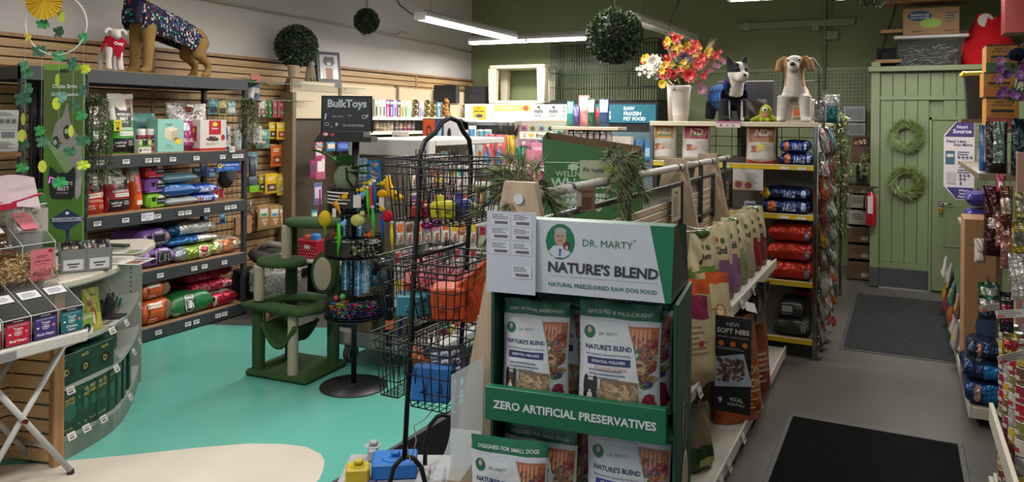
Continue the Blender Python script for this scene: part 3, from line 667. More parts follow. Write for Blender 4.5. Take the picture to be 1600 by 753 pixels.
# ---- third shelf
z=.604
flat_bag('litter_bag','lower lilac litter bag at the left of the third rack shelf',226,275,-5.71,z,.165,.42,'#7c56a4',None,[catbadge(.3,.55,.16,1.7),('p',[(.45,.3),(.86,.3),(.86,.66),(.45,.66)],'#1a1a1c'),('t','CLUMPING',.66,.48,.34,.16,'#ddd'),('p',[(.52,.7),(.8,.7),(.8,.86),(.52,.86)],'#c8b8d0')],11,'pouch')
flat_bag('litter_bag','upper lilac litter bag with a cat picture at its end, third rack shelf',224,268,-5.71,z+.167,.165,.42,'#7c56a4',lambda u,v:'#80603f' if(u>.87 and.0<v<.5)else '#7c56a4',[catbadge(.26,.5,.16,1.5),('p',[(.42,.25),(.8,.25),(.8,.6),(.42,.6)],'#1a1a1c'),('t','CLUMPING',.61,.43,.32,.14,'#ddd'),('p',[(.45,.64),(.75,.64),(.75,.8),(.45,.8)],'#c8b8d0')],12,'pouch')
flat_bag('pellet_bag','green and clear bag of pellets at the front of the third rack shelf',276,341,-5.70,z,.14,.38,'#8a9096',lambda u,v:'#8f959a' if u<.3 else('#7f9a3a' if v<.6 else '#9cae58'),[('e',.68,.5,.14,.34,'#c9c4b0'),('e',.68,.55,.09,.2,'#a8404a'),('t','pine',.68,.34,.1,.12,'#666')],13)
flat_bag('litter_bag','lower blue and white bag on the green pellet bag, third rack shelf',262,343,-5.74,z+.142,.08,.45,'#155080',lambda u,v:'#c5c5c0' if(u>.55 and v<.2)else '#1a5c94',seed=14)
flat_bag('litter_bag','upper blue and white bag on top of the third rack shelf pile',262,340,-5.76,z+.222,.12,.45,'#155080',lambda u,v:'#c5c5c0' if(v<.22 and u>.3)else('#1c66a8' if u>.2 else '#174a74'),[('t','Fresh',.55,.8,.25,.2,'#bcd0e4')],15)
flat_bag('litter_bag','cream and orange bag at the right end of the third rack shelf',337,379,-5.72,z,.155,.35,'#bfb092',lambda u,v:'#c8baa0',[('r',.2,.62,.85,.75,'#a34a2c'),('r',.2,.3,.85,.42,'#a34a2c'),('e',.5,.52,.2,.14,'#c98a5a')],16)
m=MB();add_bag(m,.12,.2,.08,['#7a7a78',('r',.1,.1,.9,.5,'#a6a49c')],seed=31,mat='foil',wr=.012);m.build('treat_bag',None,(-5.86,LX(272,280)[0],z+.142),RZ,'crumpled grey bag squeezed between the lilac and the blue bags','bag')
# ---- bottom shelf
z=.119
ob=lambda seed:[('e',.2,.62,.05,.14,'#222'),('p',[(.16,.52),(.62,.52),(.62,.74),(.16,.74)],'#d8c4b4'),('t','LOW TRACKING',.4,.63,.4,.12,'#7a2a1c'),('p',[(.16,.14),(.6,.14),(.6,.46),(.16,.46)],'#b5321f'),('l',.38,.38,.36,3,.1,'#e0b09c'),('e',.84,.45,.12,.3,'#6e5a48')]
flat_bag('litter_bag','lower orange litter bag at the left of the bottom rack shelf',226,274,-5.70,z,.215,.42,'#c4531c',None,ob(1),17,'pouch')
flat_bag('litter_bag','upper orange litter bag at the left of the bottom rack shelf',226,269,-5.70,z+.217,.16,.42,'#c4531c',None,ob(2),18,'pouch')
flat_bag('litter_bag','dark green litter bag with a round fresh badge, bottom rack shelf',271,336,-5.69,z,.20,.4,'#1f6534',lambda u,v:'#1f6534' if v<.45 else '#1c201c',[('e',.42,.62,.13,.32,'#15180f'),('e',.42,.62,.115,.28,'#c8c2b0'),('e',.42,.62,.1,.25,'#15180f'),('t','Feline',.42,.68,.17,.15,'#eee'),('t','Fresh',.42,.55,.17,.15,'#eee'),('l',.15,.35,.25,3,.1,'#b8c8a8')],19,'pouch')
flat_bag('litter_bag','red and white bag with a cow picture, bottom rack shelf',322,375,-5.70,z,.135,.4,'#9c1c33',lambda u,v:'#c4bcb8' if v>.12 and v<.5 else '#9c1c33',[('e',.3,.5,.06,.2,'#b8b4b0'),('e',.27,.58,.03,.12,'#222'),('t','My Litter',.7,.6,.36,.2,'#9c1c33')],20)
flat_bag('litter_bag','crimson bag lowest of the two stacked at the back of the bottom rack shelf',300,367,-5.78,z+.137,.11,.4,'#941a31',None,[('t','Healthy Cat',.3,.5,.36,.26,'#d0a0a8'),('t','Pro Cat',.85,.5,.2,.3,'#e0c8cc')],22)
flat_bag('litter_bag','crimson bag on top of its twin at the back of the bottom rack shelf',292,366,-5.78,z+.247,.16,.42,'#941a31',None,[('r',.4,.75,.95,.86,'#7c5a30'),('t','Healthy Cat',.4,.4,.3,.16,'#d0a0a8'),('t','Pro Cat',.82,.35,.2,.18,'#e0c8cc')],23)
# ---- blue brand banner clipped under the upper shelf, wire grid and toys behind
m=MB();w=LX(330,366)[1];m.box(-w/2,w/2,-.004,0,0,.085,'#1c52a4','satin');prints(m,flat_S(-w/2,w/2,0,.085,-.004),[('e',.12,.6,.09,.3,'#d2a83a'),('e',.12,.62,.05,.15,'#8a6a1c'),('t',"Dr. Elsey's Products",.58,.64,.7,.28,'#e0e6f0'),('t','Click Here Today',.52,.3,.5,.16,'#b8c8e8')],(w,.085),.0006)
m.build('shelf_banner',None,(-5.68,LX(330,366)[0],1.40),RZ,'blue banner with a yellow cartoon-free lion badge clipped below the upper rack shelf'.replace('cartoon-free lion','round'),'banner')
m=MB();y0,y1=LX(318,388,-6.25)[0],LX(318,388,-6.25)[1];rodgrid(m,-y1/2,y1/2,.25,2.0,9,22,0,.003,'#26282a')
m.build('grid_panel',None,(-6.27,y0,0),RZ,'black wire grid panel hung on the slatwall behind the right half of the rack','grid')
def hang_card(name,label,u0,u1,v0,v1,x,cols,specs=(),cat='packet',group=None,t=.012,seed=1,mat='pouch',rz=RZ):
    a,b=W(u0,v0,x=x),W(u1,v1,x=x);w=abs(b.y-a.y);h=abs(W((u0+u1)/2,v0,x=x).z-W((u0+u1)/2,v1,x=x).z)
    m=MB();add_bag(m,w,h,t,cols,None,seed,specs,mat=mat,wr=.003,crimp=.05);m.box(-.002,.002,0,max(.05,x-XL-.03),h*.97,h*.975,'#999','metal')
    return m.build(name,None,(x,(a.y+b.y)/2,min(W((u0+u1)/2,v1,x=x).z,9)),rz,label,cat,group)
kk=0
for(u0,u1,v0,v1,col,c2,nm)in((326,340,155,178,'#4a8f9c','#2a3a44','teal packet on the wire grid'),(341,354,157,180,'#a89a50','#3a3a2c','olive yellow packet on the wire grid'),(355,368,158,178,'#5f8f98','#c0b8b0','pale teal packet on the wire grid'),(312,324,252,275,'#1d3d78','#152a55','navy packet on the wire grid below the upper shelf'),(325,338,262,277,'#23427c','#7a98b0','blue packet on the wire grid above the small blue bags'),
        (340,350,278,312,'#b7b4b2','#942434','white and red packet on the wire grid'),(333,341,292,310,'#a01c2c','#701420','small red packet on the wire grid'),(371,377,250,272,'#7a5a2c','#6a2c5a','ochre and purple packet on the wire grid'),(343,352,333,350,'#48799c','#1c2c50','pale blue packet with paw prints on the lower wire grid'),(318,326,334,360,'#3c4f7c','#8890a8','grey blue packet on the lower wire grid'),(300,316,262,276,'#2c5a4c','#15302a','dark green packet on the wire grid')):
    kk+=1;hang_card('toy_packet',nm,u0,u1,v0,v1,-6.2,[col,('r',.1,.1,.9,.5,c2)],[('l',.5,.8,.6,2,.08,'#ddd')],seed=kk)
m=MB();m.ell((0,0,.1),.1,.03,.12,'#1d1e20','fabric',14,10);m.ell((.04,-.02,.13),.07,.02,.085,'#46484a','fabric',12,8)
for i in range(5):m.ell((-.055+.03*i,-.02,.2+.012*(2-abs(i-2))),.013,.012,.035,'#26272a','fabric',8,6)
m.build('grooming_glove',None,(-6.17,LX(346,378,-6.1)[0],1.2),RZ,'black and grey grooming glove hanging on the wire grid','glove')
m=MB();m.ell((0,0,0),.03,.03,.03,'#c4441c','satin');m.build('ball_toy',None,(-6.2,LX(358,364,-6.2)[0],1.47),RZ,'small orange ball above the black grooming glove','ball')
# ---------------------------------------------------------------- curved end counter with slatwood sides
CT=thing('display_counter','curved grey display counter with slatwood side and pale laminate top','counter',(-4.5,2.9,0));CTL=Vector((-4.5,2.9,0))
A=(-4.08,2.63);PM=(-4.98,2.72);B=(-4.86,3.72)
curve=[A,(-4.11,2.74),(-4.14,2.84),(-4.175,2.95),(-4.23,3.07),(-4.32,3.2),(-4.44,3.33),(-4.57,3.46),(-4.7,3.58),B]
def cslab(pts,z0,z1,col,mat,parent,name,shape=None):
    n=len(pts);m=MB();P=[(x-CTL.x,y-CTL.y)for x,y in pts]
    m.add([(x,y,z0)for x,y in P]+[(x,y,z1)for x,y in P],[tuple(range(n-1,-1,-1)),tuple(range(n,2*n))]+[(i,(i+1)%n,(i+1)%n+n,i+n)for i in range(n)],col,mat)
    return m.build(name,parent)
inner=[(x-.01,y-.015)for x,y in curve]
for z in(.625,.385):cslab(inner+[PM],z,z+.022,'#a3a59e','grey_laminate',CT,'shelf')
cslab(inner+[PM],.105,.13,'#b3b1aa','grey_laminate',CT,'shelf')
cslab(inner+[PM],0,.105,'#8a8a86','steel_brushed',CT,'base_rim')
def wall_strip(a,b,z0,z1,t,col,mat,name):
    m=MB();ax,ay=a[0]-CTL.x,a[1]-CTL.y;bx,by=b[0]-CTL.x,b[1]-CTL.y;L_n=sqrt((bx-ax)**2+(by-ay)**2)
    m.box(0,L_n,0,t,z0,z1,col,mat,.003)
    return m.build(name,CT,(ax,ay,0),atan2(by-ay,bx-ax)),L_n
wall_strip((-4.1,2.645),PM,.02,.97,.018,'#8f938c','grey_laminate','side_panel')
bp,ln=wall_strip(PM,B,0,.97,.02,'#8f938c','grey_laminate','end_panel')
m=MB()
for k in range(9):m.box(ln-.09,ln-.08,-.001,.0,.66+.033*k,.67+.033*k,'#23231f','paper')
tag(m.build('pin_holes',bp),kind='stuff')
# laminate top with a rounded nose, follows the curve then runs back to the left
top=[(-3.99,2.55),(-4.0,2.66),(-4.04,2.8),(-4.10,2.94),(-4.18,3.07),(-4.28,3.2),(-4.40,3.34),(-4.52,3.48),(-4.62,3.60),(-4.70,3.70),(-4.80,3.77),(-4.92,3.76),(-5.05,3.6),(-5.5,2.9),(-5.5,1.9),(-4.4,1.9),(-4.4,2.5)]
m=MB();n=len(top);rings=[]
cen=Vector((-4.8,2.8,0))
for dz,ins in((0,.012),(.012,0),(.036,0),(.048,.012)):
    for x,y in top:
        v=Vector((x,y,0));d=(cen-v).normalized()*ins;rings.append((v.x+d.x-CTL.x,v.y+d.y-CTL.y,.972+dz))
fs=[tuple(range(n-1,-1,-1)),tuple(range(3*n,4*n))]
for j in range(3):fs+=[(j*n+i,j*n+(i+1)%n,(j+1)*n+(i+1)%n,(j+1)*n+i)for i in range(n)]
m.add(rings,fs,'#b5ad9f','laminate');m.build('countertop',CT)
# slatwood sides
def slats(a,b,z0,zn,px):
    ax,ay=a[0]-CTL.x,a[1]-CTL.y;bx,by=b[0]-CTL.x,b[1]-CTL.y;ln=sqrt((bx-ax)**2+(by-ay)**2);ang=atan2(by-ay,bx-ax)
    m=MB();m.box(0,ln,.004,.02,z0,.97,'#1c1612','paper');m.build('slat_backing',CT,(ax,ay,0),ang)
    pr=None
    for k in range(zn):
        if pr is None:m=MB();m.box(0,ln,-.012,.006,0,.07,'#a98','slat_wood_x',.003);pr=o=m.build('slat',CT)
        else:o=pr.copy();C.objects.link(o);o.parent=CT
        o.location=(ax,ay,z0+k*.0785);o.rotation_euler=(0,0,ang)
slats((-4.37,2.53),(-4.105,2.60),.02,12,0);slats((-4.42,1.6),(-4.38,2.53),.02,12,0)
m=MB();m.box(-.022,.022,-.03,.03,0,.97,'#8a6540','post_wood',.003);m.build('corner_post',CT,(-4.085-CTL.x,2.605-CTL.y,0))
for(u,v,zz)in((108,610,.385),(152,576,.385),(201,550,.385),(183,505,.625),(160,516,.625),(215,478,.625),(118,682,.13),(148,670,.13),(172,655,.13),(208,620,.13),(231,532,.385)):
    m=MB();m.box(-.028,.028,-.004,0,-.02,.02,'#ccc8c4','gloss');m.box(-.02,.015,-.0048,-.004,-.013,-.003,'#555','paper');m.box(-.02,.02,-.0048,-.004,.003,.01,'#777','paper')
    best=min(((W(u,v,z=zz)-Vector((x,y,zz))).length,x,y,i)for i,(x,y)in enumerate(curve));i=best[3];a=curve[max(0,i-1)];b=curve[min(len(curve)-1,i+1)]
    p=W(u,v,z=zz+.005); # put it on the curve nearest to where the card hangs
    dd=Vector((b[0]-a[0],b[1]-a[1])).normalized();q=Vector((best[1],best[2]))+dd*((Vector((p.x,p.y))-Vector((best[1],best[2]))).dot(dd))
    nrm=Vector((dd.y,-dd.x));q+=nrm*.016
    m.build('price_card',CT,(q.x-CTL.x,q.y-CTL.y,zz+.005),rot=(radians(-25),0,atan2(dd.y,dd.x)))
def on_counter(u0,u1,z,inset):
    """point on the counter shelf behind the front curve, from the pixel column of its middle"""
    u=(u0+u1)/2;q=W(u,300,d=1.0);dr=Vector((q.x,q.y)).normalized();best=None
    for i in range(len(curve)-1):
        a,b=Vector(curve[i]),Vector(curve[i+1])
        for k in range(11):
            p=a.lerp(b,k/10);e=abs(p.x*dr.y-p.y*dr.x)
            if best is None or e<best[0]:best=(e,p,(b-a).normalized())
    p,t=best[1],best[2];nn=Vector((t.y,-t.x));d=p.length/(1);dep=Vector((p.x,p.y)).dot(Vector((F0.x,F0.y)))
    p2=p-nn*inset;w=(u1-u0)/1200*dep/max(.35,abs(t.dot(Vector((R0.x,R0.y)))))
    return(p2.x,p2.y,z),w,atan2(t.y,t.x)
G='#173a2c'
def green_box(label,u0,u1,z,h,d,inset=.02,specs=None,w=None,group=None,seed=0):
    p,ww,a=on_counter(u0,u1,z,inset+d/2);w=w or ww
    sp=specs if specs is not None else[('t','earth',.5,.82,.8,.1,'#b3a05c'),('t','rated',.5,.72,.8,.1,'#b3a05c'),('e',.5,.5,.22,.22*w/h,'#2b5a46'),('t','Poop Bags',.45,.12,.6,.06,'#b3a05c'),('l',.45,.07,.5,1,.02,'#5a7a60')]
    return carton('bag_roll_box',label,w,h,d,G,sp,p,a,cols={'u':'#1d4634'})
z=.132
green_box('large dark green gold-lettered box at the counter foot beside the wooden post',106,128,z,.235,.12)
green_box('narrow dark green box second from the wooden post on the lowest counter shelf',130,147,z,.26,.12)
green_box('dark green box third from the wooden post on the lowest counter shelf',148,162,z,.27,.12)
green_box('dark green box fourth from the wooden post on the lowest counter shelf',163,174,z,.27,.12)
mn=['dark green box fifth from the wooden post on the lowest counter shelf','dark green box sixth from the wooden post, lowest counter shelf','dark green box second from the far end of the lowest counter shelf','dark green box at the far end of the lowest counter shelf']
for k,(a,b)in enumerate(((178,190),(191,199),(199.5,207),(207.5,215))):green_box(mn[k],a,b,z,.26,.14,w=.075,specs=[('e',.5,.5,.3,.16,'#2b5a46'),('t','earth',.5,.85,.8,.08,'#8a9060')])
z=.408
green_box('small dark green box beside the post on the middle counter shelf',105,120,z,.17,.08,specs=[('t','earth',.5,.85,.8,.09,'#51705a'),('e',.5,.4,.3,.2,'#15201a'),('t','D',.5,.42,.25,.2,'#b3a05c')])
green_box('small dark green box second from the post on the middle counter shelf',121,135,z,.17,.08,specs=[('t','earth',.5,.85,.8,.09,'#51705a'),('e',.5,.4,.3,.2,'#15201a'),('t','D',.5,.42,.25,.2,'#b3a05c')])
green_box('wide dark green twin box in the middle of the middle counter shelf',141,172,z,.165,.09,specs=[('t','earth',.25,.85,.4,.12,'#b3a05c'),('t','earth',.75,.85,.4,.12,'#b3a05c'),('e',.27,.4,.14,.22,'#15201a'),('e',.76,.4,.14,.22,'#15201a'),('t','D',.27,.42,.1,.2,'#b3a05c'),('t','D',.76,.42,.1,.2,'#b3a05c')])
p,w,a=on_counter(174,196,z,.07);m=MB()
m.add([(-.07,-.05,0),(.07,-.05,0),(.07,.05,0),(-.07,.05,0),(-.02,0,.12),(.05,.01,.09)],[(3,2,1,0),(0,1,5,4),(1,2,5),(2,3,4,5),(3,0,4)],'#16362a','satin');m.build('folded_carton',None,p,a,'dark green faceted carton on the middle counter shelf','carton')
p,w,a=on_counter(178,216,z,.2);carton('display_carton','long dark green display carton at the back of the middle counter shelf',.42,.2,.16,'#15342a',[('t','earth rated',.35,.62,.5,.22,'#8d8a58'),('l',.35,.4,.5,1,.06,'#6d7048'),('e',.2,.2,.04,.1,'#3a5a46')],p,a)
for k,(u0,nm)in enumerate(((196,'left of two dark green plastic bottles standing on the green display carton'),(207,'right of two dark green plastic bottles standing on the green display carton'))):
    p,w,a=on_counter(u0,u0+9,z+.2,.15);m=MB();m.lathe([(.028,0),(.03,.01),(.03,.09),(.018,.12),(.012,.13),(.012,.15),(.004,.152)],14,'#16402e','gloss');m.build('bottle',None,p,a,nm,'bottle')
z=.648
p,w,a=on_counter(134,152,z,.06);carton('treat_box','green and white box with a black dog on the top counter shelf',.11,.12,.07,'#7c9a3e',[('r',0,0,1,.3,'#c9c8bc'),('e',.55,.3,.28,.24,'#222'),('e',.55,.26,.1,.1,'#bbb'),('t','GREENIES',.5,.85,.8,.12,'#e6e6d8')],p,a)
p,w,a=on_counter(150,169,z,.05);m=MB()
add_bag(m,.12,.25,.05,['#a7a944'],seed=41,specs=[('t','lamb',.62,.84,.5,.06,'#4a4420'),('e',.32,.66,.16,.09,'#8a5a30'),('e',.42,.35,.17,.22,'#8a5a30'),('e',.42,.3,.09,.15,'#c8b8a0'),('l',.78,.62,.3,5,.05,'#6a7a2a')]);m.build('treat_bag',None,p,a+.1,'yellow-green treat bag with a brown dog picture on the top counter shelf','bag',rot=(radians(-8),0,a-.2))
p,w,a=on_counter(165,175,z,.12);m=MB();add_bag(m,.09,.235,.04,['#7c6444'],seed=42,specs=[('t','EARTH',.5,.7,.7,.08,'#3a2040'),('l',.5,.55,.6,4,.06,'#4a2c3c')]);m.build('treat_bag',None,p,a,'brown paper treat bag behind the yellow-green one','bag')
p,w,a=on_counter(172,185,z,.17);m=MB()
prof=[(.05,0),(.07,.01),(.11,.06),(.115,.13),(.1,.17),(.104,.176),(.108,.17),(.12,.13),(.115,.06),(.074,.005)]
m.lathe(prof,24,'#cccccc','acrylic',caps=False);m.build('glass_bowl',None,(p[0],p[1],z+.08),rot=(radians(55),0,a+.5),label='clear round glass jar lying tilted on the top counter shelf',cat='jar')
p,w,a=on_counter(194,207,z,.08);t=thing('clip_strip_stand','small dark stand with blue and orange card, far end of the top counter shelf','stand',p,a)
m=MB();m.prism([(-.07,0),(.07,0),(.05,.012),(-.05,.012)],-.06,.06,'#303236');m.prism([(-.05,.012),(.05,.012),(.07,.14),(-.03,.14)],.02,.03,'#2a2c30');m.build('base',t)
m=MB();m.box(-.03,.04,-.0,.012,.02,.13,'#b5603a','pouch',.004);m.box(-.03,.0,-.003,0,.04,.13,'#4a98a8','pouch');m.box(.0,.035,-.004,0,.07,.12,'#2a2424','pouch');m.build('card',t,rot=(radians(12),radians(15),0))
m=MB();m.box(-.17,.17,-.004,.004,0,.001,'#bbb','paper');
for k,(u0,v0,cc,nm)in enumerate(((190,482,'#b3b0a8','flat leaflet with small pictures on the top counter shelf'),)):
    p,w,a=on_counter(180,200,z,.06);m=MB();m.box(-.1,.1,-.05,.05,0,.002,cc,'paper');prints(m,lambda u,v,o=0:(-.1+.2*u,-.05+.1*v,.002+o),[('e',.2,.5,.08,.2,'#7a4a3a'),('e',.45,.5,.08,.2,'#5a6a4a'),('e',.7,.5,.08,.2,'#3a3a3a'),('l',.5,.85,.8,1,.1,'#777')],(.2,.1));m.build('leaflet',None,(p[0],p[1],z),a,nm,'leaflet')
# papers on the counter top
for(u,v,w_,d_,rz_,col,nm,nl)in((190,408,.32,.22,.45,'#b9b7b4','large white printed sheet on the counter top',9),(185,395,.3,.16,.5,'#a5a79c','folded magazine with a green strip lying on the white sheet',6),(178,388,.2,.05,.35,'#25352c','dark green pen case lying at the back of the counter papers',0)):
    p=W(u,v,z=1.022);m=MB();th=.003 if nl==9 else(.006 if nl else.02)
    m.box(-w_/2,w_/2,-d_/2,d_/2,0,th,col,'paper',.001)
    if nl:prints(m,lambda a,b,o=0:(-w_/2+w_*a,-d_/2+d_*b,th+o),[('l',.35,.9,.5,nl,.09,'#6a6a66'),('r',.7,.1,.95,.6,'#7a5248' if nl==9 else '#5f7f46'),('r',.65,.7,.95,.85,'#3a3f4a')],(w_,d_),.0006)
    m.build('counter_paper' if nl else 'pen_case',None,(p.x,p.y,1.021+(0 if nl==9 else.004 if nl else.011)),rz_,nm,'paper' if nl else 'case')
# grey divided tray with small packets
p=W(128,426,z=1.022);t=thing('sample_tray','grey frosted tray with two white price cards on the counter corner','tray',(p.x-.06,p.y+.06,1.021),radians(62))
m=MB();hh=.13
for a in((-.13,.13,-.06,-.055,0,hh),(-.13,.13,.055,.06,0,hh+.03),(-.13,-.125,-.06,.06,0,hh),(.125,.13,-.06,.06,0,hh),(-.002,.002,-.06,.06,0,hh),(-.13,.13,-.06,.06,0,.004)):m.box(*a,'#6f7270','frosted' if False else 'satin')
m.build('tray_body',t)
for s in(-1,1):m=MB();m.box(-.05,.05,-.0015,0,-.03,.03,'#b9b9bd','paper');m.box(-.03,.03,-.002,-.0015,.0,.008,'#333');m.box(-.02,.02,-.002,-.0015,-.015,-.008,'#333');m.build('price_card',t,(s*.065,-.061,.045))
for k,(x,c,nm)in enumerate(((-.09,'#2c2724','black packet leftmost in the grey tray'),(-.05,'#3b3532','dark packet second from left in the grey tray'),(.02,'#6f6a66','grey packet in the middle of the grey tray'),(.06,'#4c423c','brown packet fourth in the grey tray'),(.1,'#2a2a30','dark blue packet at the right of the grey tray'))):
    m=MB();add_bag(m,.06,.16,.02,[c,('r',.2,.5,.8,.8,'#8a7a6c')],seed=50+k,mat='foil');q=t.matrix_basis@Vector((x,0,.01));m.build('treat_packet',None,q,radians(62)+.3*sin(k*2),nm,'packet',rot=(radians(-6),.15*sin(k*3),radians(62)+.25*sin(k*2)))
# ---------------------------------------------------------------- folding table
TB=thing('folding_table','white folding table with crossed tube legs under the clear treat bins','table',(-4.06,1.8,0),0)
T0=Vector((-4.06,1.8,0));tx0,tx1,ty0,ty1=-.29,.265,-.85,.79
m=MB();m.box(tx0,tx1,ty0,ty1,.725,.785,'#b4b2ad','satin',.008);m.box(tx1,tx1+.002,.28,.42,.735,.77,'#77777a','satin');m.build('tabletop',TB)
for sx,col in((.12,'#adadad'),(-.22,'#a5a5a5')):
    for(ya,yb,d)in((.77,.29,0),(.29,.78,.018)):
        m=MB();m.tube([(sx+d,ya,.72),(sx+d,yb,.02)],.015,10,col,'satin')
        e=yb;m.lathe([(.018,0),(.019,.015),(.014,.03)],10,'#1a1a1a','satin',(sx+d,e,0));m.build('leg',TB)
m=MB();m.lathe([(.012,-.01),(.012,.02)],10,'#7a2a24','metal');m.build('pivot_bolt',TB,(.145,.53,.37),rot=(0,radians(90),0))
for(y,z,nm)in((.68,.17,0),(.40,.55,1),(.39,.17,2)):
    m=MB();m.tube([(-.22,y,z),(.13,y,z)],.009,8,'#a8a8a8','metal');m.build('cross_rod',TB)
# ---------------------------------------------------------------- clear bins on the table
def bin_row(label,x0,depth,z0,hf,ht,nb,y1,bw,contents,group=None,backh=.06):
    """profile: front panel height hf, sloping lid rising to ht at the back"""
    t=thing('acrylic_bin',label,'bin',(x0,y1,z0));
    wth=nb*bw;P=[(0,0),(0,hf),(-depth,ht),(-depth,0)]
    m=MB()
    for k in range(nb+1):
        y=-k*bw;m.add([(P[0][0],y,P[0][1]),(P[1][0],y,P[1][1]),(P[2][0],y,P[2][1]),(P[3][0],y,P[3][1])],[(0,1,2,3)],'#ccc','acrylic')
        m.tube([(0,y,0),(0,y,hf),(-depth,y,ht)],.0028,4,'#9a9f9e','gloss')
    m.build('divider',t)
    m=MB();m.add([(0,0,0),(0,-wth,0),(0,-wth,hf),(0,0,hf)],[(0,1,2,3)],'#ccc','acrylic');m.tube([(0,0,hf),(0,-wth,hf)],.003,4,'#aab0ae','gloss');m.build('front_panel',t)
    for k in range(nb):
        m=MB();a,b=-k*bw-.004,-(k+1)*bw+.004;m.add([(0,a,hf),(0,b,hf),(-depth,b,ht),(-depth,a,ht)],[(0,1,2,3)],'#ccc','acrylic');l=m.build('lid',t)
        m=MB();fx=-depth*.28;fz=hf+(ht-hf)*.28;m.box(-.05,.05,-.03,.03,0,.0015,'#b9b9bd','paper')
        for r_ in(-.012,.0,.012):m.box(-.035,.035-.02*abs(r_)*50,r_-.002,r_+.002,.0015,.002,'#3a3a3e','paper')
        m.build('price_card',l,(-depth*.5,(a+b)/2,hf+(ht-hf)*.5+.002),rot=(0,-atan2(ht-hf,depth)*-1,pi/2)if False else(atan2(ht-hf,depth),0,pi/2))
    m=MB();m.box(-depth,0,-wth,0,-.004,0,'#1a1a1c','gloss');m.build('base',t)
    return t
BX=-3.82
b1=bin_row('lower row of clear acrylic bins with raw treat labels on the folding table',BX,.27,.79,.125,.27,5,2.575,.135,None)
b2=bin_row('upper row of clear acrylic bins filled with loose chews behind the raw treat bins',-4.1,.24,1.02,.20,.36,4,2.60,.175,None)
m=MB();m.box(-.27,0,-.85,0,0,.2,'#3a3835','satin',.004);m.build('bin_riser',None,(-4.1,2.6,.79),0,'dark riser block under the upper row of clear bins','riser')
cards=[('teal raw treats label card, chicken heart, rightmost on the lower bins','#125f66','Chicken','Heart'),('purple raw treats label card, pork heart, lower bins','#3f2a6c','Pork Heart',''),('red raw treats label card, beef heart, lower bins','#a8182f','Beef Heart',''),('white and crimson seafood label card at the left picture edge','#8c2036','Whitefish',''),('navy label card outermost on the lower bins','#20305c','Turkey','')]
for k,(lb,col,t1,t2)in enumerate(cards):
    m=MB();w,h=.112,.122;m.box(-w/2,w/2,-.003,0,0,h,col,'satin')
    sp=[('r',0,.86,1,1,'#191a1e'),('t','RAW REWARDS',.5,.93,.8,.04,'#ccc'),('t','RAW REWARDS',.5,.77,.82,.1,'#8fa7b0'),('t','Treats',.5,.64,.5,.1,'#d8dcdc'),('e',.5,.46,.17,.1,'#c8d0d0'),('e',.5,.46,.14,.075,col),('e',.5,.46,.09,.03,'#c8d0d0'),('e',.15,.45,.06,.035,'#d8d8d8'),('e',.85,.48,.07,.06,'#c86a70'),('t',t1,.5,.24 if t2 else.17,.8,.11,'#e4e4e4')]
    if t2:sp.append(('t',t2,.5,.1,.6,.1,'#e4e4e4'))
    if k==3:sp=[('r',0,.7,1,1,'#c9bfb0'),('t','SEAFOOD',.5,.78,.85,.1,'#a8182f'),('r',.05,.36,.95,.44,'#c9b8a8'),('t',t1,.5,.18,.8,.1,'#dcd0cc'),('l',.5,.6,.8,2,.05,'#d8a8a8')]
    prints(m,flat_S(-w/2,w/2,0,h,-.003),sp,(w,h),.0006)
    m.build('bin_label',None,(BX+.004,2.575-.0675-k*.135,.792),pi/2,lb,'label')
m=MB();w,h=.125,.165;m.box(-w/2,w/2,-.003,0,0,h,'#b5606a','paper')
prints(m,flat_S(-w/2,w/2,0,h,-.003),[('t','SALMON SKINS',.5,.62,.7,.09,'#5a1a24'),('l',.5,.52,.7,1,.03,'#6a2a30'),('l',.5,.78,.5,2,.05,'#6a2a30'),('e',.85,.92,.1,.05,'#7a1c28'),('e',.5,.25,.33,.1,'#6a2430'),('e',.5,.25,.3,.08,'#b5606a'),('p',[(.8,.25),(.95,.38),(.92,.14)],'#6a2430'),('l',.5,.27,.4,3,.03,'#6a2430')],(w,h),.0006)
m.build('bin_label',None,(-4.1+.005,2.525,1.025),pi/2,'pink salmon skins label card on the upper clear bins','label')
m=MB();m.box(-.045,.045,-.07,.07,0,.002,'#b5606a','paper');prints(m,lambda u,v,o=0:(-.045+.09*u,-.07+.14*v,.002+o),[('t','MINNOWS',.5,.5,.7,.1,'#5a1a24'),('l',.5,.8,.7,2,.06,'#6a2a30')],(.09,.14));m.build('bin_label',None,(-4.24,2.52,1.33),rot=(radians(34),0,pi/2),label='pink label card lying on the lid of the upper clear bins',cat='label')
m=MB();m.box(-.055,.055,-.03,.03,0,.002,'#b4c0d0','paper');m.build('bin_label',None,(-3.87,2.52,.955),rot=(radians(28),0,pi/2),label='blank white card on the lid above the teal label',cat='label')if False else None
rr=random.Random(5)
